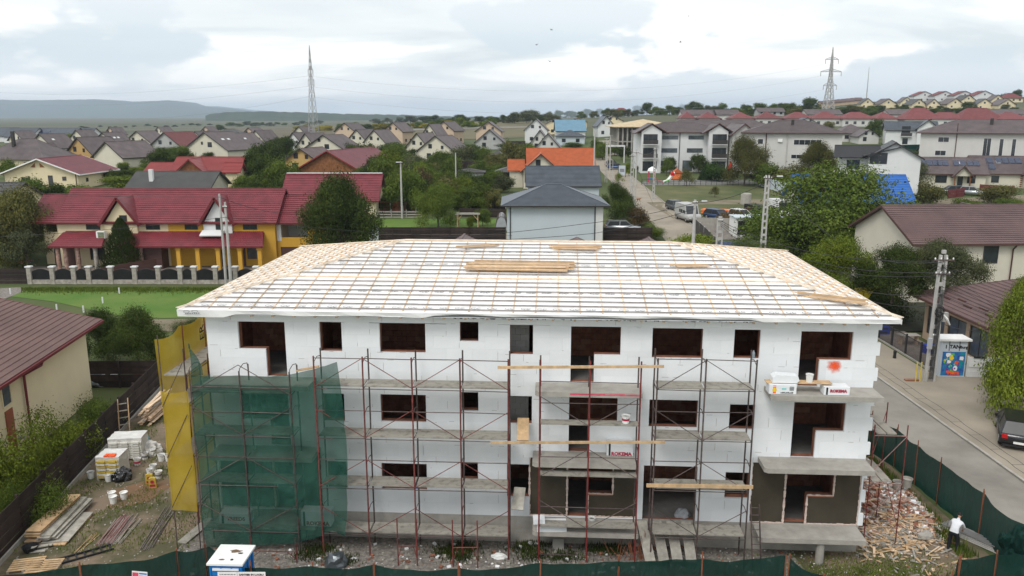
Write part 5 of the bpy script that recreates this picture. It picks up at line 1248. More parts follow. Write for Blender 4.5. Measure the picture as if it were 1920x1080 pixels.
# the belt of trees in the middle
for a in ((760, 402, 66, 95, 'leaf_mid', 'round'), (722, 372, 62, 80, 'leaf_mid', 'round'), (790, 372, 50, 60, 'leaf_brown', 'thin'), (835, 388, 55, 60, 'leaf_olive', 'thin'), (705, 350, 50, 60, 'leaf_dark', 'round'),
          (735, 350, 60, 70, 'leaf_light', 'round'), (680, 330, 60, 62, 'leaf_dark', 'low'), (745, 315, 56, 42, 'leaf_mid', 'low'), (845, 345, 48, 52, 'leaf_mid', 'round'), (868, 322, 54, 50, 'leaf_grey', 'low'), (895, 318, 50, 42, 'leaf_dark', 'low'),
          (905, 390, 46, 50, 'leaf_mid', 'round'), (870, 378, 44, 52, 'leaf_light', 'round'), (888, 395, 40, 40, 'leaf_mid', 'low'), (790, 398, 50, 60, 'leaf_dark', 'low'), (925, 392, 40, 40, 'leaf_olive', 'low'), (960, 325, 56, 58, 'leaf_olive', 'low'), (985, 315, 50, 44, 'leaf_mid', 'low'),
          (530, 372, 60, 80, 'leaf_mid', 'round'), (500, 362, 54, 72, 'leaf_dark', 'low'), (478, 345, 44, 60, 'leaf_dark', 'low'), (505, 318, 56, 58, 'leaf_dark', 'round'), (550, 385, 60, 60, 'leaf_dark', 'low'), (470, 392, 60, 36, 'leaf_mid', 'low'), (430, 395, 60, 30, 'leaf_light', 'bush'),
          (538, 300, 40, 46, 'leaf_dark', 'round'), (520, 292, 34, 34, 'leaf_dark', 'round'), (655, 300, 34, 34, 'leaf_dark', 'round'), (850, 298, 30, 28, 'leaf_dark', 'bush'), (565, 305, 30, 24, 'leaf_mid', 'bush'),
          (245, 302, 46, 42, 'leaf_dark', 'round'), (270, 312, 50, 44, 'leaf_mid', 'round'), (300, 318, 48, 40, 'leaf_dark', 'round'), (338, 308, 44, 38, 'leaf_mid', 'round'), (318, 300, 30, 26, 'leaf_mid', 'bush'), (212, 345, 30, 28, 'leaf_dark', 'bush'),
          (230, 355, 70, 28, 'leaf_light', 'bush'), (90, 292, 26, 14, 'leaf_mid', 'bush'), (480, 305, 30, 30, 'leaf_mid', 'bush'), (130, 382, 110, 36, 'leaf_mid', 'bush'), (60, 395, 90, 60, 'leaf_mid', 'low'), (25, 430, 100, 90, 'leaf_mid', 'round'), (100, 392, 60, 50, 'leaf_dark', 'low'),
          (20, 335, 40, 40, 'leaf_mid', 'bush'), (590, 292, 22, 18, 'leaf_dark', 'bush'), (735, 290, 60, 24, 'leaf_mid', 'bush'), (765, 300, 40, 22, 'leaf_dark', 'bush'), (870, 292, 60, 22, 'leaf_dark', 'bush'), (960, 282, 60, 14, 'leaf_dark', 'bush'), (925, 268, 10, 16, 'leaf_dark', 'cone'),
          (940, 270, 10, 14, 'leaf_dark', 'cone'), (1130, 300, 30, 34, 'leaf_mid', 'low'), (1120, 285, 30, 26, 'leaf_mid', 'bush'), (1075, 278, 40, 12, 'leaf_mid', 'bush'), (1170, 300, 22, 30, 'leaf_dark', 'round'), (1178, 330, 14, 26, 'leaf_light', 'round'), (1152, 292, 22, 20, 'leaf_mid', 'round'),
          (1160, 345, 18, 22, 'leaf_light', 'thin'), (1200, 322, 16, 12, 'leaf_dark', 'bush'), (1225, 322, 20, 14, 'leaf_dark', 'bush'), (1330, 325, 20, 12, 'leaf_dark', 'bush')): g(*a)
for i in range(46):
    r_ = random.Random(i + 50); px = r_.uniform(655, 955); g(px, r_.uniform(312, 400), r_.uniform(34, 54), r_.uniform(28, 50), r_.choice(['leaf_mid', 'leaf_dark', 'leaf_mid', 'leaf_olive', 'leaf_grey', 'leaf_light']), r_.choice(['low', 'bush', 'round']))
for i in range(70):
    r_ = random.Random(i + 150); px = r_.uniform(0, 590) if i % 2 else r_.uniform(215, 560); g(px, r_.uniform(276, 350) if px > 215 else r_.uniform(272, 300), r_.uniform(22, 40), r_.uniform(12, 23), r_.choice(['leaf_mid', 'leaf_dark', 'leaf_light']), r_.choice(['low', 'bush']))
for i in range(22):
    r_ = random.Random(i + 250); px = r_.uniform(455, 545); g(px, r_.uniform(340, 388), r_.uniform(34, 50), r_.uniform(24, 44), r_.choice(['leaf_mid', 'leaf_dark', 'leaf_mid']), r_.choice(['low', 'bush', 'round']))
# far wooded edges
rs = random.Random(21)
def run(x0, x1, y0, y1, n, w_, h_, ms, kind='low'):
    for i in range(n):
        t = (i + rs.uniform(-.3, .3)) / max(1, n - 1); px = x0 + (x1 - x0) * t; py = y0 + (y1 - y0) * t + rs.uniform(-1.5, 1.5); s = rs.uniform(.75, 1.25); g(px, py, w_ * s, h_ * s * rs.uniform(.85, 1.15), rs.choice(ms), kind)
run(968, 1040, 232, 231, 6, 24, 22, ['leaf_grey', 'leaf_dark'], 'round'); run(925, 965, 232, 232, 3, 20, 14, ['leaf_dark', 'leaf_mid'])
run(1050, 1190, 222, 219, 12, 18, 14, ['leaf_grey', 'leaf_mid', 'leaf_olive', 'leaf_dark']); g(1194, 215, 26, 22, 'leaf_grey', 'round')
run(1215, 1355, 216, 214, 12, 24, 18, ['leaf_dark', 'leaf_grey', 'leaf_mid']); g(1335, 211, 22, 14, 'leaf_dark', 'round')
run(1375, 1480, 218, 214, 7, 26, 18, ['leaf_dark', 'leaf_mid']); g(1515, 216, 36, 34, 'leaf_dark', 'round'); g(1482, 215, 24, 22, 'leaf_dark', 'round')
run(1490, 1600, 222, 219, 8, 26, 16, ['leaf_dark', 'leaf_mid', 'leaf_olive']); run(1570, 1720, 214, 212, 12, 22, 12, ['leaf_dark', 'leaf_mid', 'leaf_olive']); run(1600, 1720, 219, 220, 7, 20, 12, ['leaf_mid', 'leaf_dark'])
run(1740, 1900, 215, 212, 10, 20, 12, ['leaf_dark', 'leaf_mid', 'leaf_grey']); g(1815, 210, 28, 20, 'leaf_dark', 'round'); g(1905, 186, 20, 18, 'leaf_dark', 'round'); g(1884, 188, 16, 14, 'leaf_dark', 'round'); run(1610, 1760, 204, 205, 8, 14, 7, ['leaf_dark', 'leaf_mid'])
g(1640, 262, 30, 40, 'leaf_dark', 'low', 'dark tree standing between the taupe roofed houses on the right'); g(1628, 258, 18, 24, 'leaf_mid', 'low'); g(1554, 243, 22, 16, 'leaf_olive', 'bush'); g(1595, 258, 18, 14, 'leaf_mid', 'bush'); g(1700, 292, 60, 14, 'leaf_dark', 'bush')
run(640, 900, 245, 238, 22, 22, 13, ['leaf_yellow', 'leaf_light', 'leaf_mid', 'leaf_yellow', 'leaf_dark']); run(700, 920, 232, 229, 10, 22, 11, ['leaf_grey', 'leaf_dark']); run(560, 720, 247, 243, 9, 20, 11, ['leaf_yellow', 'leaf_light'])
g(862, 231, 28, 17, 'leaf_dark', 'round'); g(414, 246, 18, 12, 'leaf_dark', 'round'); run(430, 600, 237, 233, 12, 14, 6, ['leaf_grey', 'leaf_mid']); run(150, 480, 240, 234, 20, 8, 3, ['leaf_grey', 'leaf_dark']); run(165, 200, 256, 256, 5, 14, 9, ['leaf_mid', 'leaf_olive']); run(10, 60, 252, 252, 4, 14, 6, ['leaf_mid'])
# ---------------------------------------------------------------- houses
def steps(mb, eL, eR, rR, rL, rowh=.35, st=.045, wave=0.0, wl=.22):
    eL, eR, rR, rL = map(Vector, (eL, eR, rR, rL)); nrm = (eR - eL).cross(rL - eL + (rR - eR))
    nrm.normalize(); nrm = nrm if nrm.z > 0 else -nrm; Lh = max((rL - eL).length, (rR - eR).length); up = ((rL + rR) - (eL + eR)) * .5
    n = max(2, round(up.length / rowh))
    if not wave:
        for k in range(n):
            t0, t1 = k / n, (k + 1) / n; a, b = eL.lerp(rL, t0) + nrm * st, eR.lerp(rR, t0) + nrm * st; c, d = eR.lerp(rR, t1), eL.lerp(rL, t1)
            a0, b0 = eL.lerp(rL, t0) - nrm * .002, eR.lerp(rR, t0) - nrm * .002
            mb.add([a, b, c, d, a0, b0], [(0, 1, 2, 3), (4, 5, 1, 0)])
    else:
        e = (eR - eL).normalized(); Lw = (eR - eL).length; m = int(Lw / wl) * 4
        for k in range(n):
            t0, t1 = k / n, (k + 1) / n; vs = []
            for t, o in ((t0, st), (t1, 0)):
                A, B_ = eL.lerp(rL, t), eR.lerp(rR, t); w0, w1 = (A - eL).dot(e), (B_ - eL).dot(e)
                for i in range(m + 1):
                    x = Lw * i / m; x = min(max(x, w0), w1); s = (x - w0) / max(1e-6, (w1 - w0)); vs.append(A.lerp(B_, s) + nrm * (o + wave * (.5 + .5 * math.cos(i * math.pi / 2))))
            q = m + 1; mb.add(vs, [(i, i + 1, q + i + 1, q + i) for i in range(m)])
            lo = [v for v in vs[:q]]; mb.add(lo + [v - nrm * st for v in lo], [(q + i, q + i + 1, i + 1, i) for i in range(m)])
    return nrm
def roofs(T, kind, x0, x1, y0, y1, z, rise, ov, m, trim='trim_dark', rowh=.36, ridge='x', wave=0.0, name='roof', st=.05):
    """one roof over the rectangle; returns nothing, builds parts on T"""
    X0, X1, Y0, Y1 = x0 - ov, x1 + ov, y0 - ov, y1 + ov; th = .1
    xm, ym = (x0 + x1) / 2, (y0 + y1) / 2
    run = ((y1 - y0) if ridge == 'x' else (x1 - x0)) / 2; sl = rise / run; ze = z - ov * sl; zr = z + rise
    mb = MB(); ed = MB()
    if kind == 'gable':
        if ridge == 'x':
            P = [(X0, Y0, ze), (X1, Y0, ze), (X1, ym, zr), (X0, ym, zr), (X0, Y1, ze), (X1, Y1, ze)]
            steps(mb, P[0], P[1], P[2], P[3], rowh, st, wave); steps(mb, P[5], P[4], P[3], P[2], rowh, st, 0); tri = [(0, 3), (3, 4), (1, 2), (2, 5), (0, 1)]
        else:
            P = [(X0, Y0, ze), (X0, Y1, ze), (xm, Y1, zr), (xm, Y0, zr), (X1, Y0, ze), (X1, Y1, ze)]
            steps(mb, P[4], P[5], P[2], P[3], rowh, st, wave); steps(mb, P[1], P[0], P[3], P[2], rowh, st, wave); tri = [(0, 3), (3, 4), (1, 2), (2, 5), (4, 5), (0, 1)]
        und = [Vector(p) - Vector((0, 0, th)) for p in P]
        mb.add(und, [(0, 1, 2, 3), (3, 2, 5, 4)] if ridge == 'x' else [(0, 3, 2, 1), (3, 4, 5, 2)])
        for a, b in tri: ed.bar(Vector(P[a]) - Vector((0, 0, .06)), Vector(P[b]) - Vector((0, 0, .06)), .05, .2)
        ed2 = (P[3], P[2])
    else:
        if (x1 - x0) >= (y1 - y0): r_ = (Y1 - Y0) / 2; R0, R1 = Vector((X0 + r_, ym, zr)), Vector((X1 - r_, ym, zr))
        else: r_ = (X1 - X0) / 2; R0, R1 = Vector((xm, Y0 + r_, zr)), Vector((xm, Y1 - r_, zr))
        c = [Vector(p) for p in ((X0, Y0, ze), (X1, Y0, ze), (X1, Y1, ze), (X0, Y1, ze))]
        if (x1 - x0) >= (y1 - y0): q = [(c[0], c[1], R1, R0), (c[1], c[2], R1, R1), (c[2], c[3], R0, R1), (c[3], c[0], R0, R0)]; hp = [(c[0], R0), (c[1], R1), (c[2], R1), (c[3], R0)]
        else: q = [(c[0], c[1], R0, R0), (c[1], c[2], R1, R0), (c[2], c[3], R1, R1), (c[3], c[0], R0, R1)]; hp = [(c[0], R0), (c[1], R0), (c[2], R1), (c[3], R1)]
        for k_ in q: steps(mb, *k_, rowh, st, wave)
        mb.add([p - Vector((0, 0, .05)) for p in c], [(0, 3, 2, 1)])
        for i in range(4): ed.bar(c[i] - Vector((0, 0, .06)), c[(i + 1) % 4] - Vector((0, 0, .06)), .06, .16)
        for a, b in hp:
            if wave or rowh < .5: mb.bar(a + Vector((0, 0, .03)), b + Vector((0, 0, .03)), .16, .05)
        ed2 = (R0, R1)
    mb.bar(Vector(ed2[0]) + Vector((0, 0, .03)), Vector(ed2[1]) + Vector((0, 0, .03)), .2, .06)
    o = mb.build(name, m, T); ed.build('fascia', trim, T); return o
def walls(T, x0, x1, y0, y1, z, m, gable=None, rise=0, z0=-.8, name='wall'):
    mb = MB().box(x0, x1, y0, y1, z0, z)
    if gable == 'x':
        ym = (y0 + y1) / 2; mb.prism([(x0, y0, z), (x0, y1, z), (x0, ym, z + rise - .05)], (x1 - x0, 0, 0))
    if gable == 'y':
        xm = (x0 + x1) / 2; mb.prism([(x0, y0, z), (x1, y0, z), (xm, y0, z + rise - .05)], (0, y1 - y0, 0))
    return mb.build(name, m, T)
def window(T, face, u, z, w_, h_, at_, fr='frame_white', glass='glass_dark', bars=1, name='window', fw=.06):
    """face f/b on y=at_, l/r on x=at_; u = centre along the wall"""
    mb = MB(); t = .05
    for (a, b, c, d) in ((-w_ / 2, -w_ / 2 + fw, 0, h_), (w_ / 2 - fw, w_ / 2, 0, h_), (-w_ / 2 + fw, w_ / 2 - fw, 0, fw), (-w_ / 2 + fw, w_ / 2 - fw, h_ - fw, h_)): mb.box(a, b, -t, .0, c, d)
    for i in range(bars): x = -w_ / 2 + w_ * (i + 1) / (bars + 1); mb.box(x - .02, x + .02, -t * .8, 0, fw, h_ - fw)
    o = mb.build(name, fr, T); MB().box(-w_ / 2 + fw, w_ / 2 - fw, -.012, -.002, fw, h_ - fw).build('pane', glass, o)
    if face == 'f': o.location = (u, at_, z)
    elif face == 'r': o.location = (at_, u, z); o.rotation_euler.z = R(90)
    elif face == 'l': o.location = (at_, u, z); o.rotation_euler.z = R(-90)
    return o
HOUSES = []
def house(label, px, py, wpx, depth=10, h=3.0, rise=3.5, rz=-15, kind='gable', ridge='y', roof='roof_taupe', wall='cream_light', ov=.5, trim='trim_dark', wins=None, rowh=.45, name='house', W=None, wave=0, chim=None, Y=None, fr='frame_dark', group=None, sky_=None, st=.05, panels=None, side=None, z=None):
    p = hit(px, py) if Y is None else atY(px, py, Y)
    if z is not None: p.z = z
    a = R(rz); d = p.y * cP + (HC - p.z) * sP; view = Vector((-p.x, -p.y)).normalized(); nrm = Vector((math.sin(a), -math.cos(a)))
    c = max(.35, nrm.dot(view)); k = d / FPX
    if W is None: W = wpx * k / c
    T = thing(name, label, 'house', p, a, group); x0, x1 = -W / 2, W / 2
    if h < 2.5 : h = 2.5
    g_ = ridge if kind == 'gable' else None
    walls(T, x0, x1, 0, depth, h, wall, g_, rise); roofs(T, kind, x0, x1, 0, depth, h, rise, ov, roof, trim, rowh, ridge, wave, st=st)
    if wins is None:
        if ridge == 'y' and kind == 'gable':
            window(T, 'f', -W * .16, h + rise * .12, min(1.1, W * .14), 1.2, -.003, fr, bars=0); window(T, 'f', W * .17, h + rise * .1, min(.8, W * .1), .9, -.003, fr, bars=0)
            window(T, 'f', -W * .2, .9, min(1.3, W * .18), 1.3, -.003, fr, bars=0)
            window(T, 'r', depth * .3, 1.0, 1.2, 1.1, x1 + .003, fr, bars=0); window(T, 'r', depth * .7, 1.0, 1.0, 1.1, x1 + .003, fr, bars=0)
        else:
            n = max(2, int(W / 3.5))
            for i in range(n): window(T, 'f', x0 + W * (i + .5) / n, 1.0, 1.3, 1.2, -.003, fr, bars=0)
            if h > 5:
                for i in range(n): window(T, 'f', x0 + W * (i + .5) / n, 3.8, 1.3, 1.2, -.003, fr, bars=0)
    else:
        for w_ in wins:       # (face, u, z, w, h[, glass])
            window(T, w_[0], w_[1], w_[2], w_[3], w_[4], {'f': -.003, 'r': x1 + .003, 'l': x0 - .003}[w_[0]], fr, w_[5] if len(w_) > 5 else 'glass_dark', 1 if w_[3] > 1.6 else 0)
    sl = rise / ((W if ridge == 'y' else depth) / 2)
    if sky_:       # skylights on the visible slope
        for i in range(sky_):
            if ridge == 'y': y = depth * (.3 + .22 * i); x = x1 * .45; zz_ = h + rise - sl * x + .05; o = MB().box(-.35, .35, -.45, .45, 0, .08).build('skylight', 'lamp_glass', T, loc=(x, y, zz_)); o.rotation_euler.y = math.atan(sl)
            else: x = x0 + W * (.35 + .3 * i); y = depth * .3; o = MB().box(-.4, .4, -.45, .45, 0, .08).build('skylight', 'lamp_glass', T, loc=(x, y, h + sl * y + .05)); o.rotation_euler.x = math.atan(sl)
    if panels:     # solar panels
        for (fx, n, ty) in panels:
            for i in range(n):
                if ridge == 'y': y = depth * fx + i * 1.08; x = x1 * .5; o = MB().box(-.85, .85, -.5, .5, 0, .05).build('solar_panel', 'solar', T, loc=(x, y, h + rise - sl * x + .1)); o.rotation_euler.y = math.atan(sl)
                else: x = x0 + W * fx + i * 1.1; y = depth * .5 * ty; o = MB().box(-.5, .5, -.85, .85, 0, .05).build('solar_panel', 'solar', T, loc=(x, y, h + sl * y + .1)); o.rotation_euler.x = math.atan(sl)
    if chim:
        for (fx, fy, hh, cm) in chim: MB().box(-.3, .3, -.3, .3, 0, hh).build('chimney', cm, T, loc=(x0 + W * fx, depth * fy, h + rise * (1 - abs((fy if ridge == 'x' else fx) - .5) * 2) - .2))
    T['_px'] = px; HOUSES.append((T, px, py, label)); return T, k, x0, x1
hs = house
TP = 'roof_taupe'
# left village
T, k, x0, x1 = hs('long beige bungalow with a crimson roof and two small triangular gable windows', 80, 355, 118, 13, 2.9, 2.4, 0, roof='roof_crimson', wall='cream', ov=.8, trim='frame_white', rowh=.36,
   wins=[('f', -2.7, 1.0, 1.5, 1.1), ('f', 1.6, .4, .8, 2.0), ('f', 4.0, 1.5, .7, .7), ('r', 3, 1.1, .8, .7)])
for s in (-1, 1): MB().prism([(s * .1 - s * 0, -.05, 4.0), (s * .95, -.05, 4.0), (s * .1, -.05, 4.75)][::s], (0, .04, 0)).build('gable_window', 'wood_brown', T, loc=(-.4 + s * .3, 0, -.2))
MB().tube([(x1 - .3, -.1, 0), (x1 - .3, -.1, 2.6)], .07).build('downpipe', 'trim_brown', T)
hs('low house with dark grey tiled roof and pale chimney behind the red roofed row', 318, 380, 138, 9, 2.5, 2.2, 0, ridge='x', roof='roof_grey', wall='cream_light', chim=[(.24, .2, 2.0, 'white_wall')], rowh=.33, trim='trim_dark')
T, k, x0, x1 = hs('bright red roofed house with a wooden front gable and a small porch tower', 385, 350, 112, 8, 2.8, 2.3, 0, ridge='x', roof='roof_red', wall='cream', rowh=.36, trim='roof_red', wins=[('f', 3.3, .8, 1.2, 1.2), ('f', 4.6, .8, 1.0, 1.2)])
walls(T, -4.4, .8, -1.6, 1, 2.7, 'cream', 'y', 2.3); roofs(T, 'gable', -4.4, .8, -1.6, 4, 2.7, 2.3, .6, 'roof_red', 'roof_red', .36, 'y', name='porch_roof')
MB().prism([(-4.2, -1.66, 2.7), (.6, -1.66, 2.7), (-1.8, -1.66, 4.8)], (0, .04, 0)).build('wood_gable', 'wood_brown', T)
walls(T, 4.2, 6.4, -1.2, 2, 3.0, 'cream', 'x', 1.3); roofs(T, 'gable', 4.0, 6.6, -1.2, 2, 3.0, 1.3, .4, 'roof_red', 'roof_red', .36, 'x', name='tower_roof')
hs('low red lean-to roof at the left of the bright red roofed house', 310, 345, 60, 6, 2.5, 1.3, 0, ridge='x', roof='roof_red', wall='cream', rowh=.36, trim='roof_red')
hs('white gabled house with two dark windows and skylights, above the bright red roof', 388, 302, 74, 10, 3.2, 4.4, -22, wall='cream_light', sky_=2, wins=[('f', -1.2, 4.3, .7, .8), ('f', 1.4, 3.7, 1.4, 1.3)])
hs('taupe roofed house with a yellow gable right behind the crimson bungalow', 152, 312, 44, 8.5, 3, 3.9, -25, wall='ochre_wall')
hs('long taupe roof with a dark porch, right of the yellow gable', 205, 318, 48, 10, 3, 3.2, -25, wall='cream_light', wins=[])
hs('big taupe hip roof with a dark dormer at the left edge', 22, 322, 105, 12, 3, 4, -8, 'hip', 'x', wall='cream', chim=[(.4, .3, 3.5, 'trim_dark')], wins=[('f', -4, .8, 1.4, 1.3), ('f', 0, .8, 1.4, 1.3), ('f', 4, .8, 1.4, 1.3)])
T, k, x0, x1 = hs('small dark gabled wing beside the big hip roof at the left edge', 58, 316, 26, 8, 3, 2.6, -8, wall='grey_wall')
rowL = [('white gabled house with a skylight behind the left hip roof', 80, 294, 40, 14, {'sky_': 1}), ('pale gabled house in the third row, left of the skylight house', 32, 276, 24, 12, {}), ('white gabled house with one window, fourth from the left edge', 147, 278, 30, 12, {}),
        ('white gabled house with skylights just left of the pair of dark trees', 197, 288, 40, 13, {'sky_': 2}), ('small peach gabled house in the rear row', 208, 262, 18, 12, {'wall': 'peach_wall'}), ('pale gabled house half hidden by a round dark tree', 260, 283, 46, 14, {}),
        ('small pale gabled house in the rear row above the red brick gable', 299, 260, 18, 13, {}), ('white gabled house with a small window right of the orange red roof', 370, 284, 34, 13, {}), ('small peach gabled house at the back of the village', 387, 258, 22, 11, {'wall': 'peach_wall'}),
        ('white gabled house with a skylight left of the dark tree', 440, 291, 46, 14, {'sky_': 1}), ('peach gabled house in the rear row near the left pylon', 468, 264, 26, 12, {'wall': 'peach_wall'}), ('white gabled house below the rear peach one near the pylon', 482, 280, 32, 13, {}),
        ('grey white gabled house under the left pylon', 552, 288, 34, 13, {'wall': 'white_wall'}), ('pale gabled house directly behind the left pylon foot', 562, 266, 30, 13, {}), ('cream gabled house between two pale ones under the pylon', 575, 292, 34, 14, {}),
        ('large white gabled house with two dark windows right of the pylon', 609, 300, 76, 14, {'wins': [('f', -1.6, 4.9, .9, .9), ('f', .9, 3.0, 1.5, 1.3)]})]
for lab, px, py, w_, dp, kw in rowL: hs(lab, px, py, w_, dp * .6, 2.9, 3.9 if w_ > 26 else 3.3, -18 if px < 420 else -24, **kw)
T, k, x0, x1 = hs('orange red roofed house with a grey brick gable', 312, 294, 54, 13, 3.2, 4.0, -14, roof='roof_redfar', wall='grey_wall')
hs('dark low hip roof in the middle of the left village', 426, 268, 60, 12, 3, 3, 0, 'hip', 'x', roof='roof_grey', wall='grey_wall')
for i, (px, w_, lab) in enumerate(((6, 26, 'slate roofed house cut by the left edge'), (34, 44, 'slate roofed house with a white gable at the left'), (95, 72, 'wide slate roof with solar panels and a white gable end'), (142, 44, 'slate roof with solar panels right of the widest one'))):
    hs(lab, px, 268 if i else 266, w_, 10, 3, 3.4, -12, ridge='x', roof='roof_slate', wall='white_wall', wins=[], panels=[(.2, 5, .5)] if i > 1 else None)
hs('grey tiled roof of a near house at the left edge', -40, 425, 66, 9, 2.6, 2.6, -10, ridge='x', roof='roof_grey', wall='cream', rowh=.33, Y=100)
# middle village
rowM = [('peach gabled house with a balcony nearest the left pylon', 648, 270, 36, 13, 'peach_wall', 5.2), ('white gabled house in front of the balcony house', 670, 280, 36, 14, 'cream_light', 3), ('white gabled house left of the tall peach one', 703, 282, 38, 13, 'cream_light', 3),
        ('tall peach gabled house with small windows, second in the row', 738, 271, 34, 12, 'peach_wall', 5.2), ('white gabled house behind the large white pair', 783, 294, 40, 13, 'cream_light', 3), ('large white gabled house with two dark windows in the middle belt of trees', 818, 303, 68, 13, 'cream_light', 3),
        ('narrow gabled house between the white pair and the peach one', 806, 274, 28, 11, 'cream_light', 4), ('tall peach gabled house with a fence, third in the row', 833, 270, 36, 12, 'peach_wall', 5.2), ('tall peach gabled house above the ploughed slope, last in the row', 916, 272, 46, 12, 'peach_wall', 5.2),
        ('grey gabled house just before the last peach one', 918, 280, 52, 10, 'grey_wall', 2.6), ('white gabled house with a dark balcony left of the light blue roof', 1005, 268, 42, 10, 'white_wall', 5), ('low taupe gable before the white balcony house', 1012, 282, 34, 9, 'warmwhite_wall', 2.6), ('low dark gable just behind the orange roof', 1027, 292, 44, 9, 'warmwhite_wall', 2.6)]
for lab, px, py, w_, dp, wl, h_ in rowM: hs(lab, px, py, w_, dp * .68, h_, 3.2 if h_ > 5 else 3.9, -24 if px < 880 else -6, wall=wl)
T, k, x0, x1 = hs('yellow house with a brown gable roof among the dark trees', 566, 325, 58, 11, 2.8, 2.4, -10, roof='roof_brown', wall='ochre_wall')
T, k, x0, x1 = hs('pink crimson roof with a dark wooden front gable, behind the crimson roof', 618, 345, 118, 20, 2.6, 3.6, -14, roof='roof_crimson', wall='wood_brown', ov=.7, trim='roof_red', wins=[], rowh=.36)
MB().tube([(x1 * .9, 12, 2.6), (x1 * .9, 12, 5.2)], .12).build('flue', 'white_wall', T)
T, k, x0, x1 = hs('large crimson roofed house half hidden by the tall dark tree', 622, 445, 166, 8, 2.9, 3.2, 0, ridge='x', roof='roof_crimson', wall='cream', ov=.6, trim='trim_crimson', rowh=.36, Y=118, z=2.4, wins=[('r', 4, 3.4, .8, 1.0), ('r', 3, .9, 1.0, 1.2)])
MB().box(x0 - .5, x1 + .5, 3.8, 4.2, 6.14, 6.24).build('ridge_cap', 'frame_white', T)
hs('small grey house with a dark hip roof left of the olive tree', 930, 323, 54, 9, 2.8, 2.0, -6, 'hip', 'x', roof='roof_grey', wall='grey_wall', wins=[('f', 1, .8, 1.6, 1.2), ('f', -3, 1.1, .8, .8)])
T, k, x0, x1 = hs('low white garage beside the black fence', 880, 346, 50, 6, 2.5, .5, 0, 'hip', 'x', roof='roof_grey', wall='white_wall', wins=[('f', .5, 1.2, .7, .6)])
hs('dark carport with a grey roof left of the orange house', 952, 345, 40, 7, 2.5, .7, 0, 'hip', 'x', roof='roof_grey', wall='fence_dark', wins=[])
T, k, x0, x1 = hs('orange tiled house with a cream front gable', 1052, 352, 118, 11, 4.4, 3.0, 0, ridge='x', roof='roof_orange', wall='cream_light', ov=.6, trim='roof_orange', rowh=.33, wins=[])
walls(T, x0 - 1.2, x0 + 5.4, -1.6, 4, 3.7, 'cream_light', 'y', 2.9); roofs(T, 'gable', x0 - 1.2, x0 + 5.4, -1.6, 6, 3.7, 2.9, .6, 'roof_orange', 'trim_brown', .33, 'y', name='gable_roof'); window(T, 'f', x0 + 1.6, 4.1, .9, 1.4, -1.61, 'frame_dark')
walls(T, x0 - 3.9, x0 - 1.3, .5, 5, 3.0, 'cream_light'); roofs(T, 'gable', x0 - 3.9, x0 - 1.3, .5, 6, 3.6, 1.7, .4, 'roof_orange', 'roof_orange', .33, 'x', name='side_roof')
T, k, x0, x1 = hs('tall house with a steep blue grey tiled roof behind the white hip roofed one', 1056, 400, 132, 8, 4.6, 2.7, 0, ridge='x', roof='roof_slate', wall='cool_wall', ov=.4, rowh=.33, wins=[], Y=128)
T, k, x0, x1 = hs('white box shaped house with a blue grey hip roof in front of the orange one', 1040, 467, 178, 10, 6.2, 1.9, 0, 'hip', 'x', roof='roof_slate', wall='cool_wall', ov=.75, rowh=.33, wins=[], Y=98, z=.4)
for x in (x0 + .4, x1 - 1.0): MB().tube([(x, -.1, 0), (x, -.1, 5.7), (x, -.6, 6.0)], .06).build('downpipe', 'trim_dark', T)
MB().box(x1 - .9, x1 + .0, -.05, -.003, -.5, 5.95).build('corner_strip', 'white_wall', T)
SLATE = T
# small roofs just behind the new roof
hs('brown hip roof just showing behind the white roof ridge, right one', 1230, 476, 96, 9, 2.8, 1.7, -3, 'hip', 'x', roof='roof_brown', wall='cream', Y=76, z=.2, rowh=.33)
hs('brown hip roof just showing behind the white roof ridge, middle one', 1085, 476, 120, 9, 2.8, 1.9, -3, 'hip', 'x', roof='roof_brown', wall='cream', Y=75, z=.2, rowh=.33)
hs('brown hip roof just showing behind the white roof ridge, left one', 858, 474, 100, 9, 2.8, 1.9, -3, 'hip', 'x', roof='roof_brown', wall='cream', Y=77, z=.2, rowh=.33)
# beyond the street, right
T, k, x0, x1 = hs('pale yellow house under a taupe cross gable, left of the light blue roof', 1043, 252, 36, 8, 5, 1.8, 0, wall='cream'); hs('pale yellow gabled house right of the similar one above the light blue roof', 1083, 242, 34, 8, 3.5, 1.8, 0, wall='cream')
hs('wide house with a light blue metal roof', 1070, 262, 54, 12, 3.6, 4.0, 0, ridge='x', roof='roof_ltblue', wall='white_wall', rowh=.6); hs('small grey house with a blue grey hip roof before the light blue roof', 1070, 272, 52, 9, 3.2, 1.8, 0, 'hip', 'x', roof='roof_slate', wall='cool_wall')
hs('white house with a steep dark roof right of the light blue one', 1136, 256, 30, 9, 4.4, 3.4, 6, wall='white_wall', roof='roof_slate'); hs('taupe roofed house above the white one with the steep dark roof', 1150, 236, 34, 8, 2.6, 2.2, 0, wall='cream')
hs('crimson hip roofed house on the skyline left of the round tree', 1166, 219, 36, 10, 3, 3, 0, 'hip', 'x', roof='roof_crimson', wall='white_wall')
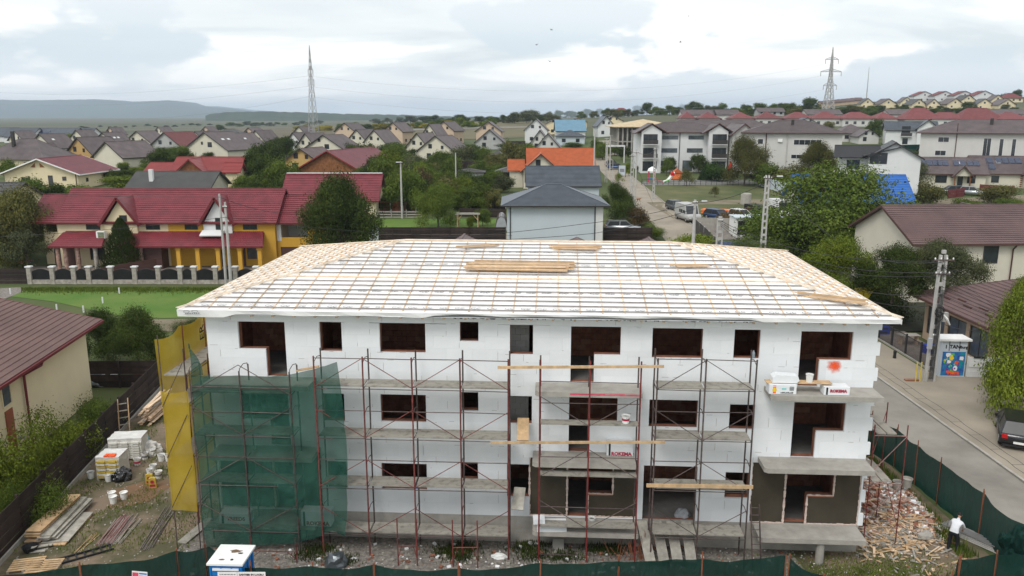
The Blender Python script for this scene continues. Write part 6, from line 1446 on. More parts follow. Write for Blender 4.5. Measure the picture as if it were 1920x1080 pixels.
# concrete shell
T, k, x0, x1 = hs('unfinished concrete frame building with bare columns and a pale new roof', 1213, 318, 112, 22, .1, 1.2, 0, 'hip', 'x', roof='roof_pale', wall='concrete_dark', wins=[], Y=232, ov=.1, rowh=3)
for o in [c for c in bpy.data.objects if c.parent == T]: bpy.data.objects.remove(o)
hh = 4.0
for f in range(4): MB().box(x0, x1, 0, 20, f * hh - .25, f * hh).build('floor_slab', 'concrete', T)
for f in range(3):
    for i in range(14): MB().box(x0 + (x1 - x0 - .4) * i / 13, x0 + (x1 - x0 - .4) * i / 13 + .4, 0, .4, f * hh, f * hh + hh - .26).build('column', 'concrete', T)
    for i in range(1, 7): MB().box(x0, x0 + .4, 3 * i, 3 * i + .4, f * hh, f * hh + hh - .26).build('column', 'concrete', T)
    MB().box(x0 + .5, x1 - .5, 5, 5.3, f * hh, f * hh + hh - .26).build('back_wall', 'concrete_dark', T)
roofs(T, 'hip', x0, x1, 0, 20, 3 * hh + .3, 1.8, 1.2, 'roof_pale', 'roof_pale', .8)
# apartment blocks
def elev(T, pxc, pyb, k, rects, at_, fr='frame_dark', glass='glass_dark'):
    for (a, b, c, d, nb) in rects: window(T, 'f', ((a + c) / 2 - pxc) * k, (pyb - d) * k * 1.01, (c - a) * k, (d - b) * k, at_, fr, glass, nb)
def balcony(T, x0, x1, z, at_, dep=.9, m='frame_dark'):
    MB().box(x0, x1, at_ - dep, at_ - .01, z - .15, z).build('balcony_floor', 'white_wall', T)
    mb = MB(); mb.box(x0, x1, at_ - dep, at_ - dep + .04, z + .02, z + .95); mb.build('balcony_rail', m, T)
T, k, x0, x1 = hs('three storey white apartment block with two projecting balcony bays', 1278, 322, 158, 13, 9.2, 2.0, -2, 'hip', 'x', roof=TP, wall='white_wall', wins=[], trim='trim_brown', ov=.7, Y=187, name='apartment_house')
X = lambda px: (px - 1278) * k
bay = {}
for a, b, c in ((1199, 1236, 1217), (1322, 1357, 1340)):
    walls(T, X(a), X(b), -2.2, -.01, 9.2, 'white_wall', 'y', 1.5, name='bay_wall'); roofs(T, 'gable', X(a) - 1.0, X(b) + 1.0, -2.2, 5, 9.1, 1.9, .5, TP, 'trim_brown', .45, 'y', name='bay_roof')
    for f in range(3):
        z_ = .3 + f * 3.05; s = 1 if c < 1278 else -1; u = X(c) - s * .2
        window(T, 'f', u, z_, 3.2, 2.2, -2.203, 'frame_dark', 'glass_dark', 2)
        if f: balcony(T, u - 1.65, u + 1.65, z_ - .05, -2.2)
elev(T, 1278, 322, k, [(1239, 256, 1269, 263, 2), (1288, 256, 1316, 263, 2), (1238, 279, 1268, 287, 2), (1286, 279, 1315, 287, 2), (1236, 302, 1249, 311, 0), (1279, 301, 1297, 321, 1)], -.003, 'frame_dark', 'glass_mid')
MB().tube([(X(1272), -.12, 0), (X(1272), -.12, 9)], .08).build('downpipe', 'trim_dark', T)
T, k, x0, x1 = hs('plain white apartment block with long window bands, behind the olive tree', 1482, 320, 172, 14, 8.0, 2.3, -16, 'hip', 'x', roof=TP, wall='warmwhite_wall', wins=[], trim='trim_brown', ov=.8, Y=168, name='apartment_house', chim=[(.5, .3, 1.2, 'trim_dark')])
elev(T, 1482, 320, k, [(1420, 262, 1430, 272, 0), (1484, 263, 1533, 273, 4), (1481, 290, 1530, 298, 4), (1418, 289, 1428, 297, 0)], -.003, 'frame_white', 'glass_dark')
for u in (1435, 1473): MB().tube([(X(0) * 0 + (u - 1482) * k, -.12, 0), ((u - 1482) * k, -.12, 8)], .1).build('downpipe', 'pole_concrete' if u > 1450 else 'trim_brown', T)
MB().box(-.45, .45, -.35, -.003, 0, .6).build('air_conditioner', 'white_plastic', T, loc=((1460 - 1482) * k, 0, (320 - 267) * k))
hs('beige gabled apartment wing left of the plain white block', 1392, 314, 42, 14, 7.5, 2.2, -3, 'gable', 'y', roof=TP, wall='warmwhite_wall', wins=[], Y=182, trim='trim_brown')
T, k, x0, x1 = hs('apartment block with dark balconies seen between the two white blocks', 1368, 318, 30, 12, 8, 2.4, -3, 'gable', 'y', roof=TP, wall='cream', Y=205, wins=[], trim='trim_brown')
for f in range(2): window(T, 'f', 0, .6 + f * 3.1, 2.4, 2, -.003, 'frame_dark'); balcony(T, -1.4, 1.4, .5 + f * 3.1, 0)
hs('long taupe roof running behind the two white apartment blocks', 1350, 305, 230, 14, 8.5, 2.6, -2, 'hip', 'x', roof=TP, wall='warmwhite_wall', Y=215, wins=[], trim='trim_brown')
T, k, x0, x1 = hs('long white apartment block with tall dark stair windows at the right edge', 1868, 305, 262, 13, 6.0, 2.3, -27, 'hip', 'x', roof=TP, wall='warmwhite_wall', wins=[], trim='trim_brown', ov=.8, Y=160, name='apartment_house', chim=[(.45, .3, 1.4, 'trim_dark')])
elev(T, 1860, 305, k, [(1759, 259, 1778, 269, 1), (1756, 284, 1775, 294, 1), (1835, 260, 1848, 293, 1), (1861, 261, 1868, 293, 0), (1881, 261, 1888, 293, 0), (1905, 262, 1918, 270, 1)], -.003, 'frame_white', 'glass_dark')
MB().tube([((1790 - 1860) * k, -.12, 0), ((1790 - 1860) * k, -.12, 7.6)], .08).build('downpipe', 'trim_brown', T)
T, k, x0, x1 = hs('white house with a black folded roof and a wide dark window', 1672, 354, 88, 12, 5.2, 2.3, -22, 'gable', 'y', roof='roof_black', wall='white_wall', wins=[('f', -2.4, 4.0, 2.6, 1.8), ('f', -1, .9, 1.2, 1)], trim='roof_black', Y=132)
walls(T, x0 - 4.6, x0 - .01, 1.5, 9, 5.2, 'white_wall'); roofs(T, 'gable', x0 - 4.6, x0 + 1, 1.0, 9.5, 5.3, 1.5, .8, 'roof_black', 'roof_black', .45, 'x', name='side_roof')
window(T, 'f', x0 - 2.3, 3.0, 2.0, 1.5, 1.49, 'frame_dark'); MB().prism([(x0 - 1, -.4, 5.3), (x0 + 4.6, -.4, 6.8), (x0 + 4.6, -.4, 6.65), (x0 - 1, -.4, 5.1)], (0, 1.2, 0)).build('canopy_roof', 'roof_black', T)
T, k, x0, x1 = hs('cream bungalow with a taupe roof, solar panels and a small porch gable', 1782, 352, 112, 9, 2.9, 2.6, -15, ridge='x', roof=TP, wall='cream_light', trim='trim_brown', rowh=.36, panels=[(.1, 3, .58), (.34, 2, .58), (.60, 2, .58), (.80, 2, .58)], sky_=2, wins=[('f', -1.8, .9, 2.0, 1.4), ('f', 3.4, .9, 1.4, 1.5), ('f', 1.5, .2, .9, 2.1)])
walls(T, .2, 3.0, -1.3, -1.2, 2.6, 'cream_light', 'y', 1.5, z0=2.3); roofs(T, 'gable', .2, 3.0, -1.4, 3, 2.6, 1.6, .4, TP, 'trim_brown', .36, 'y', name='porch_roof')
for x in (.3, 2.9): MB().box(x - .1, x + .1, -1.35, -1.15, -.3, 2.4).build('porch_post', 'wood_brown', T)
T, k, x0, x1 = hs('cream bungalow with steep solar panels and brick trimmed corner at the right edge', 1895, 352, 118, 9, 2.9, 2.8, -15, ridge='x', roof=TP, wall='cream_light', trim='trim_brown', rowh=.36, panels=[(.06, 3, .3), (.06, 3, .68), (.36, 4, .68)], sky_=1, wins=[('f', -2.8, .9, 1.3, 1.3), ('f', 4, .4, 2.2, 2.0)])
for i in range(8): MB().box(1.4, 1.75, -.06, -.004, -.2 + i * .38, .0 + i * .38).build('corner_brick', 'brick_block', T)
walls(T, 1.8, 6.4, -1.6, -.01, 2.9, 'cream_light', 'y', 2.2); roofs(T, 'gable', 1.8, 6.4, -1.6, 4, 2.9, 2.3, .4, TP, 'trim_brown', .36, 'y', name='porch_roof')
T, k, x0, x1 = hs('white house with a grey roof and a projecting gable beyond the green fence', 1706, 274, 86, 10, 5.0, 2.4, -20, ridge='x', roof='roof_slate', wall='white_wall', trim='trim_dark', wins=[('f', -1.5, 4.0, 2.4, 2.0), ('f', -1.5, .6, 1.5, 1.8), ('f', 3, .5, 1.3, 1.8)])
walls(T, 1.5, x1, -1.5, 3, 5.6, 'white_wall', 'y', 2.2); roofs(T, 'gable', 1.5, x1, -1.5, 5, 5.6, 2.3, .5, 'roof_slate', 'trim_dark', .45, 'y', name='gable_roof'); window(T, 'f', 4, 3.9, 1.2, 1.3, -1.503, 'frame_dark'); balcony(T, -2.9, .2, 3.0, 0)
hs('long dark slate roof behind the apartment block at the right edge', 1850, 262, 150, 12, 4, 2.6, -4, ridge='x', roof='roof_slate', wall='white_wall', trim='trim_dark', wins=[], Y=205, z=4.5)
hs('white house with a taupe hip roof and a shrub before it, under the pylon', 1602, 266, 56, 10, 3, 2.6, -4, 'hip', 'x', wall='warmwhite_wall'); hs('low taupe roofed house left of the dark tree on the right', 1628, 270, 34, 8, 2.6, 2, -4, 'gable', 'y', wall='warmwhite_wall')
hs('small slate roofed house behind the white block chimney', 1512, 244, 34, 8, 3, 2, -4, 'gable', 'y', roof='roof_slate', wall='white_wall')
hs('brown roofed shed on the skyline between the tree belts', 1446, 218, 46, 8, 2.6, 2.0, 0, ridge='x', wall='grey_wall')
# red hip roofed row
reds = [(1290, 26), (1330, 38), (1392, 40), (1442, 44), (1500, 48), (1552, 50), (1610, 56), (1662, 36), (1730, 60), (1780, 60), (1840, 70), (1900, 50)]
rn = ['first', 'second', 'third', 'fourth', 'fifth', 'sixth', 'seventh', 'eighth', 'ninth', 'tenth', 'eleventh', 'last']
for i, (px, w_) in enumerate(reds):
    y = 236 + (px - 1290) * .004; hs('red hip roofed house in the long row below the hill, %s from left' % rn[i], px, y, w_, 10, 3.6, 2.6 if i not in (8, 10) else 4.4, 0, 'hip', 'x', roof='roof_redfar', wall='warmwhite_wall', group='red hip roofed houses below the hill', rowh=.6)
for i, (px, w_) in enumerate(((1310, 60), (1365, 40), (1545, 60), (1700, 60), (1870, 90))): hs('taupe roofed house showing between the red hip roofs, %s from the left' % rn[i], px, 231, w_, 10, 4.2, 2.2, 0, 'gable', 'x', wall='warmwhite_wall', group='taupe roofed houses between the red ones', rowh=.6)
# hill settlement
for i, (px, py, w_) in enumerate(((1626, 203, 22), (1665, 204, 27), (1699, 200, 20), (1722, 205, 24), (1750, 205, 20), (1790, 204, 26), (1845, 205, 26), (1888, 206, 26), (1870, 196, 20), (1815, 196, 22))):
    hs('small yellow gabled house on the hill, %s in its row' % rn[i], px, py, w_, 9, 3, 3, 4 if i % 2 else -8, wall='cream', group='yellow gabled houses on the hill', roof=TP if i % 3 else 'roof_grey', rowh=.7, wins=[('f', 0, 3.2, 1, 1), ('f', -2, .8, 1, 1)])
for i, px in enumerate((1733, 1771, 1808, 1845)): hs('white house with a red roof on the hilltop, %s of four from the left' % rn[i], px, 190, 34, 9, 4, 3, 0, 'gable', 'y', roof='roof_redfar', wall='white_wall', group='red roofed houses on the hilltop', rowh=.7, wins=[('f', 0, 4, 1, 1), ('f', -2, .8, 1, 1), ('f', 2, .8, 1, 1)])
for i in range(9): hs('tiny brown roofed terrace house on the hill, %s from the left end' % rn[i], 1545 + i * 8.5, 201 - i * .9, 9, 8, 2.5, 1.5, 0, 'gable', 'x', roof='roof_brown', wall='tan_wall', group='brown terrace roofs on the hill', rowh=.8, wins=[])
hs('reddish roofed house at the far right of the hilltop', 1900, 192, 30, 9, 3, 3, 0, 'hip', 'x', roof='roof_redfar', wall='cream')
# blue roof
T, k, x0, x1 = hs('house with a bright blue metal roof behind the walnut tree', 1602, 405, 182, 8.5, 2.4, 3.0, -5, ridge='x', roof='roof_blue', wall='warmwhite_wall', trim='roof_blue', rowh=.36, ov=.8, Y=112, wins=[('r', 3, .8, 1, 1)])
# cream house right
T, k, x0, x1 = hs('large cream house with a long brown tiled roof and plain gable on the right', 0, 0, 0, 11.5, 5.5, 2.6, 3, ridge='x', roof='roof_brown', wall='cream_light', trim='trim_brown', ov=.55, rowh=.35, wave=.03, W=24, Y=80, z=.4, wins=[('f', -9.6, 3.5, 1.4, 1.5), ('f', -4.9, 3.4, 1.4, 1.6)])
T.location = Vector((36.4 + 12, 72, .5)); HOUSES[-1] = (T, 1700, 500, HOUSES[-1][3])
for x in (-11.3, -2.9): MB().tube([(x, -.12, 0), (x, -.12, 4.7), (x, -.5, 5.05)], .07).build('downpipe', 'trim_brown', T)
for i in range(18): MB().box(-11.9 + i * 1.35, -11.8 + i * 1.35, -.5, -.02, 5.1, 5.2).build('rafter_tail', 'trim_brown', T)
hs('brown roof peeping over the long cream house ridge, left one', 1695, 470, 70, 8, 3.2, 3.2, -4, 'gable', 'y', roof='roof_brown', wall='cream_light', trim='trim_brown', Y=90, z=.2); hs('brown roof peeping over the long cream house ridge, right one', 1860, 470, 70, 8, 3.2, 3.2, -4, 'gable', 'y', roof='roof_brown', wall='cream_light', trim='trim_brown', Y=90, z=.2)
# near cream neighbour, left
T = thing('house', 'near cream house with a brown profiled roof at the left edge', 'house', (0, 0, 0)); 
a = Vector((-23.7, 28, 0)); b = Vector((-25.9, 46.9, 0)); d = (b - a).normalized(); T.location = a; T.rotation_euler.z = math.atan2(d.y, d.x)
L_ = (b - a).length      # local x runs back along the long wall, +y to the left (away from the plot)
walls(T, -3, L_, 0, 12, 4.55, 'cream'); 
P = [Vector((-4, -.75, 4.75)), Vector((L_ + .75, -.75, 4.75)), Vector((L_ + .75, 6.0, 6.5)), Vector((-4, 6.0, 6.5))]
mb = MB(); steps(mb, P[0], P[1], P[2], P[3], .36, .03, .025, .20); mb.add([p - Vector((0, 0, .06)) for p in P], [(0, 3, 2, 1)]); mb.add([P[3], P[2], P[2] + Vector((0, 6.7, -1.7)), P[3] + Vector((0, 6.7, -1.7))], [(0, 1, 2, 3)]); mat('roof_redbrown', (.115, .062, .052), .5, .16, .5, spec=.4); mb.build('roof', 'roof_redbrown', T)
ed = MB(); ed.bar(P[0] - Vector((0, .05, .08)), P[1] - Vector((0, .05, .08)), .14, .14); ed.bar(P[1] - Vector((0, 0, .06)), P[2] - Vector((0, 0, .06)), .06, .2); ed.build('gutter', 'trim_crimson', T)
MB().prism([(L_ - .02, 0, 4.5), (L_ - .02, 6, 6.3), (L_ - .02, 12, 4.5)], (-.2, 0, 0)).build('gable', 'cream', T)
xr = L_ - 7.2
MB().tube([(xr, -.7, 4.6), (xr, -.6, 4.35), (xr - .9, -.12, 4.1), (xr - .9, -.12, 0)], .07).build('downpipe', 'roof_crimson', T)
window(T, 'f', xr - 2.6, 3.1, .9, 1.2, -.003, 'cream', 'glass_mid', 0); o = MB().box(-.35, .35, -.06, -.003, 0, 2.4).build('shutter', 'fence_rust', T, loc=(xr - 2.6, 0, .5)); MB().tube([(xr - 2.0, -.3, 1.2), (xr - 2.0, 0, 1.2)], .08).build('wall_lamp', 'alloy', T)
HOUSES.append((T, 80, 700, 'near cream house'))

# ---------------------------------------------------------------- the red roofed row house
k = .0617; YB = 91.0; x = lambda px: (px - 340) * k
T = thing('row_house', 'long two storey row house under crimson roofs, cream at left, yellow at right', 'house', ((340 - 960) * k, YB, 0)); HOUSES.append((T, 340, 500, 'red roofed row'))
walls(T, x(117), x(322), 0, 8.4, 5.5, 'cream', z0=-.4); walls(T, x(322) + .002, x(520), 0, 8.4, 5.5, 'yellow_wall', z0=-.4)
roofs(T, 'gable', x(117) + .3, x(519) - .1, 0, 8.4, 5.5, 3.1, .5, 'roof_crimson', 'trim_crimson', .36, 'x', wave=.02)
walls(T, x(82), x(117) - .01, .8, 7.5, 3.0, 'cream', z0=-.4); MB().box(x(82), x(117) - .01, .8, 7.5, 3.0, 3.9).build('parapet', 'cream', T); MB().box(x(117) - .6, x(117) - .02, 2, 7.5, 3.9, 5.4).build('wall', 'cream', T)
for px in (83, 108): MB().box(x(px), x(px) + .25, .8, 1.05, 3.9, 5.4).build('post', 'cream', T)
MB().box(x(82), x(117), 4, 4.2, 3.9, 5.4).build('wall', 'grey_wall', T)
roofs(T, 'gable', x(68), x(117) - .3, .4, 7.9, 5.45, 2.5, .5, 'roof_crimson', 'trim_crimson', .36, 'x', wave=.02, name='side_roof')
YW = 'yellow_wall'      # right annex with an open balcony
xa, xb = x(520) + .01, x(588)
MB().box(xa, xb, .6, 7.8, -.4, 2.9).build('wall', YW, T); MB().box(xa, xb, 3.6, 7.8, 2.9, 5.2).build('wall', YW, T); MB().box(xa, xa + .5, .6, 3.59, 2.9, 5.2).build('pier', 'white_wall', T); MB().box(xb - .6, xb, .6, 3.59, 2.9, 5.2).build('pier', YW, T)
MB().box(xa + .5, xb - .6, .6, .8, 2.9, 3.3).build('parapet', YW, T); MB().box(xa + .51, xb - .61, 3.5, 3.59, 3.0, 5.2).build('back_wall', 'cool_wall', T)
roofs(T, 'gable', x(524), x(586), .6, 7.8, 5.3, 2.6, .4, 'roof_crimson', 'trim_crimson', .36, 'x', wave=.02, name='side_roof')
MB().prism([(xb - .01, .6, 5.2), (xb - .01, 7.8, 5.2), (xb - .01, 4.2, 7.6)], (-.2, 0, 0)).build('gable', YW, T)
window(T, 'r', 2.6, 3.6, 1.0, 1.3, xb + .003, 'frame_dark', bars=0); window(T, 'r', 5.2, 3.7, 1.5, 1.3, xb + .003, 'frame_dark'); window(T, 'r', 3.0, .8, .8, .9, xb + .003, 'frame_brown', bars=0); window(T, 'r', 6, .8, .9, 1.2, xb + .003, 'frame_brown', bars=0)
window(T, 'f', x(548), .2, 2.7, 2.0, .597, 'frame_brown', 'trim_brown', 0)
for c_, w_, wm, pk in ((237, 72, 'cream', 8.0), (416, 64, 'white_wall', 7.9)):
    W2 = w_ * k; walls(T, x(c_) - W2 / 2 + .35, x(c_) + W2 / 2 - .35, -.35, 2, 5.0, wm, 'y', 2.7, z0=2.8, name='gable_wall')
    mb = MB(); q = [Vector((x(c_) - W2 / 2 - .1, -.8, 4.9)), Vector((x(c_), -.8, 8.05)), Vector((x(c_), 3.9, 8.05)), Vector((x(c_) - W2 / 2 - .1, .2, 4.9))]
    steps(mb, q[3], q[0], q[1], q[2], .36, .02); q2 = [Vector((2 * x(c_) - p.x, p.y, p.z)) for p in q]; steps(mb, q2[0], q2[3], q2[2], q2[1], .36, .02); mb.build('dormer_roof', 'roof_crimson', T)
    ed = MB(); ed.bar(q[0] - Vector((0, 0, .08)), q[1] - Vector((0, 0, .08)), .1, .28); ed.bar(q2[0] - Vector((0, 0, .08)), q2[1] - Vector((0, 0, .08)), .1, .28); ed.build('fascia', 'trim_crimson', T)
window(T, 'f', x(243), 4.3, .85, 1.7, -.353, 'frame_brown', bars=0); window(T, 'f', x(419), 4.3, .8, 1.4, -.353, 'frame_dark', bars=0)
for px, w_ in ((178, 1.6), (289, 1.6), (360, 1.5), (469, 1.6)): window(T, 'f', x(px + 5), 4.3, w_, .85, -.003, 'frame_dark')
MB().prism([(x(388), -1.5, 3.75), (x(428), -1.5, 3.75), (x(428), -.4, 4.2), (x(388), -.4, 4.2)], (0, 0, .12)).build('roof_box', 'white_wall', T)
def lean(a, b, y0, z0_, y1, z1): mb = MB(); steps(mb, (x(a) - .5, y0, z0_), (x(b) + .5, y0, z0_), (x(b) - .1, y1, z1), (x(a) + .4, y1, z1), .36, .02, .02); mb.add([(x(a) - .5, y0, z0_ - .1), (x(b) + .5, y0, z0_ - .1), (x(b), y1, z1 - .15), (x(a), y1, z1 - .15)], [(0, 3, 2, 1)]); mb.build('porch_roof', 'roof_crimson', T); MB().bar((x(a) - .5, y0 - .04, z0_ - .08), (x(b) + .5, y0 - .04, z0_ - .08), .12, .18).build('gutter', 'trim_crimson', T)
lean(126, 208, -2.5, 2.75, 0, 4.15); lean(252, 500, -2.5, 2.75, 0, 4.1)
for px in (131, 145, 168, 200): MB().lathe([(.24, 0), (.22, .5), (.25, 1.2), (.21, 2.2), (.3, 2.62)], 10, 0, Matrix.Translation((x(px), -2.1, 0))).build('column', 'stone_red' if px != 200 else 'stone', T)
MB().lathe([(.24, 0), (.22, 2.2), (.3, 2.6)], 10, 0, Matrix.Translation((x(283), -2.1, 0))).build('column', 'stone_red', T)
for px in (352, 387, 424, 464, 500): MB().box(-.22, .22, -.22, .22, 0, 2.3).box(-.3, .3, -.28, .28, 2.3, 2.62).build('column', YW, T, loc=(x(px), -2.1, 0))
window(T, 'f', x(112), .1, 1.75, 2.5, .797, 'frame_dark', 'car_grey', 0, 'garage_door'); window(T, 'f', x(186), .8, 1.7, 1.5, -.003, 'frame_brown', 'glass_dark', 1); window(T, 'f', x(478), .9, 1.5, 1.5, -.003, 'frame_brown', 'glass_mid', 1)
for px in (136, 413, 455): window(T, 'f', x(px), .1, .9, 2.1, -.003, 'frame_brown', 'trim_brown', 0, 'door')
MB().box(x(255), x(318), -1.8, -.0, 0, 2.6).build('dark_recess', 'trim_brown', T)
T2 = thing('air_conditioner', 'white satellite and vent unit on the left porch roof behind the cypress', 'vent unit', ((205 - 960) * k, YB - .9, 3.45)); MB().box(-.5, .45, -.3, .3, 0, .8).build('body', 'white_plastic', T2)
for i in range(3): MB().box(-.3, .4, -.34, -.305, .12 + i * .22, .26 + i * .22).build('slat', 'leaf_mid', T2)
# pillar fence in front of it
T = thing('pillar_fence', 'stone pillar fence with arched dark metal panels before the red roofed row', 'fence', (atZ(58, 536).x, 81.2, 0)); kf = (81.2 * cP + 17 * sP) / FPX; xs = [58, 101, 141, 169, 210, 255, 299, 340, 366, 406, 443, 482, 520]
f = lambda px: (px - 960) * kf - T.location.x
MB().box(f(58), f(520), -.12, .12, -.1, .42).build('base_wall', 'stone', T)
for px in xs: MB().box(-.22, .22, -.2, .2, 0, 1.75).box(-.3, .3, -.28, .28, 1.75, 1.88, 1).build('pillar', ['stone', 'white_wall'], T, loc=(f(px), 0, .0))
for i, (a, b) in enumerate(zip(xs, xs[1:])):
    g0 = i in (2, 8); A, Bx = f(a) + .24, f(b) - .24; mb = MB(); n = max(6, int((Bx - A) / .07)); zb = .06 if g0 else .46
    pts = [(A + (Bx - A) * j / 14, 0, 1.3 + .3 * math.sin(math.pi * j / 14)) for j in range(15)]
    mb.prism([(p[0], .02, p[2] - .04) for p in pts] + [(Bx, .02, zb), (A, .02, zb)], (0, .02, 0)); mb.build('metal_sheet', 'fence_metal', T)
    mb = MB()
    for j in range(n): xx = A + (Bx - A) * (j + .5) / n; mb.box(xx - .012, xx + .012, -.03, .0, zb, 1.28 + .3 * math.sin(math.pi * (j + .5) / n))
    mb.tube(pts, .025, 5); mb.build('bars', 'fence_metal', T)
board_fence('dark sliding gate of vertical look boards left of the stone pillar fence', ((0 - 960) * kf - 4, 81.3, 0), ((56 - 960) * kf, 81.3, 0), 1.6, 5, 3.0, name='gate', cat='gate')
board_fence('low brown side fence in the yard between the cream and yellow halves', ((262 - 960) * k, 82.5, 0), ((316 - 960) * k, 88, 0), 1.5, 5, 2.6, m='trim_brown')
T = thing('sun_lounger', 'pink reclining lounger on the dark lawn at the left, front one', 'sun lounger', (*hit(22, 499).xy, 0), .5)
def lounger(T):
    MB().prism([(0, 0, .35), (1.2, 0, .35), (1.2, .55, .35), (0, .55, .35)], (0, 0, .05)).build('seat', 'steel_pink', T); MB().prism([(0, 0, .38), (-.5, 0, 1.1), (-.5, .55, 1.1), (0, .55, .38)], (.05, 0, .02)).build('backrest', 'steel_pink', T)
    for x_ in (.1, 1.1): MB().bar((x_, .05, 0), (x_ - .1, .05, .35), .04, .04).build('leg', 'alloy', T); MB().bar((x_, .5, 0), (x_ - .1, .5, .35), .04, .04).build('leg', 'alloy', T)
mat('lounger_pink', (.45, .10, .16), .8)
lounger(T); T = thing('sun_lounger', 'pink reclining lounger on the dark lawn at the left, rear one', 'sun lounger', (*hit(38, 495).xy, 0), .5); lounger(T)
for o in bpy.data.objects:
    if o.name.startswith('seat') or o.name.startswith('backrest'): o.data.materials[0] = M['lounger_pink']
pst = MB().box(-.05, .05, -.05, .05, -.02, .62).mesh('marker_post', 'white_wall')
for i, (px, py) in enumerate(((20, 552), (107, 583), (157, 586), (193, 569), (224, 551), (430, 560))):
    o = bpy.data.objects.new('marker_post', pst); COL.objects.link(o); o.location = hit(px, py); tag(o, 'short white marker post in the green lawn, %s from the left' % rn[i], 'post', 'white posts in the lawn')
# ---------------------------------------------------------------- fences, poles and yards further out
def hp(px, py): return hit(px, py)
board_fence('long dark brown board fence behind the construction site roof', hp(880, 458), hp(702, 458), 2.2, 7, 2.5); board_fence('dark brown board fence between the white slate roofed house and the lawn', hp(948, 458), hp(880.5, 458), 2.2, 7, 2.5)
board_fence('dark brown board fence before the silver car', hp(1222, 458), hp(1132, 458), 2.1, 7, 2.5); board_fence('dark board fence behind the tall dark tree beside the yellow house', hp(700, 452), hp(612, 452), 2.0, 6, 2.5)
o = MB().prism([(0, 0, 0), (2.6, 0, 0), (2.6, 0, 2.6), (2.4, 0, 2.7)], (0, .05, 0)).build('metal_fence', 'cool_wall', loc=hp(672, 462)); tag(o, 'triangular grey metal sheet fence end beside the brown board fence', 'fence')
board_fence('rust red panel fence with pale posts behind the lawn', hp(780, 399), hp(708, 399), 1.8, 1, 2.0, m='fence_rust', postm='white_wall', slat='panel', basewall=.3)
board_fence('grey open fence with thin posts just before the rust red panels', hp(790, 408), hp(706, 408), 1.2, 3, 2.2, m='concrete', gap=.25, slat='rail')
board_fence('dark panel fence with pale posts left of the slate roofed house', hp(948, 392), hp(850, 391), 1.7, 1, 3.2, m='fence_dark', postm='white_wall', slat='panel'); board_fence('low brown board fence behind the pergola lawn', hp(948, 408), hp(862, 406), 1.3, 5, 2.6)
board_fence('long black fence behind the small grey hip roofed house', hp(905, 328), hp(848, 326), 3.0, 3, 3.5, m='fence_dark'); board_fence('white pole topped black fence below the white garage', hp(900, 347), hp(850, 343), 1.6, 2, 3, m='fence_dark')
board_fence('white corrugated sheet fence at the edge of the rough grass', hp(1424, 349), hp(1484, 368), 2.0, 1, 1.1, m='cool_wall', slat='sheet', postm='cool_wall')
board_fence('green fence line before the white house with grey roof', hp(1632, 286), hp(1738, 283), 1.9, 1, 4, m='net_fence', slat='panel'); board_fence('dark fence along the village edge left of the light blue roof', hp(930, 274), hp(985, 274), 1.8, 1, 4, m='fence_dark', slat='panel')
board_fence('red brown board fence before the solar roofed bungalow', hp(1778, 372), hp(1808, 368), 1.5, 6, 2.4, m='trim_crimson'); board_fence('long red brown board fence at the right bungalow', hp(1836, 360), hp(1900, 364), 1.4, 6, 2.4, m='trim_crimson')
board_fence('low concrete wall of the walled yard beside the street', hp(1490, 438), hp(1302, 434), 1.9, 1, 2.5, m='concrete', slat='panel', postm='concrete')
board_fence('dark fence with white concrete posts along the yard by the street', hp(1302, 436), hp(1344, 480), 1.9, 1, 2.6, m='fence_metal', slat='panel', postm='white_wall')
pg = thing('playground_fence', 'low dark green mesh fence round the playground', 'fence', hp(1203, 347))
a, b = hp(1203, 347), hp(1425, 348)
n = 22
for i in range(n + 1): q = a.lerp(b, i / n) - a; MB().tube([(0, 0, 0), (0, 0, 1.1)], .04, 5).build('post', 'fence_metal', pg, loc=q)
for z in (.3, .7, 1.05): MB().tube([(0, 0, z), (b - a) + Vector((0, 0, z))], .02, 4).build('rail', 'net_fence', pg)
# pergola / swing frame
T = thing('pergola', 'small pale wooden pergola with a creeper on the lawn', 'pergola', hp(858, 430)); W_ = 2.8
for x_ in (0, W_):
    for y in (0, 1.6): MB().bar((x_, y, 0), (x_, y, 1.95), .14, .14).build('post', 'plank_new', T)
    MB().bar((x_, -.3, 2.0), (x_, 1.9, 2.0), .1, .14).build('beam', 'plank_old', T)
for i in range(6): MB().bar((-.3, -.2 + i * .38, 2.1), (W_ + .3, -.2 + i * .38, 2.1), .12, .06).build('slat', 'plank_old', T)
for s in (0, W_): MB().bar((s, 0, 1.3), (s + (.6 if s == 0 else -.6), 0, 1.95), .08, .08).build('brace', 'plank_new', T)
tree(882, 429, 16, 26, 'leaf_light', 'bush', 'light green creeper on the right post of the pergola')
T = thing('greenhouse', 'small grey arched polytunnel beside the white slate roofed house', 'polytunnel', hp(940, 432)); mb = MB(); mb.prism([(.8 * math.cos(a) , 0, 1.9 * math.sin(a)) for a in np.linspace(0, math.pi, 14)], (0, 5, 0)); mb.build('cover', 'bag_clear', T)
for i in range(6): MB().tube([(.82 * math.cos(a), i, 1.92 * math.sin(a)) for a in np.linspace(0, math.pi, 12)], .04, 5).build('hoop', 'steel_dark', T)
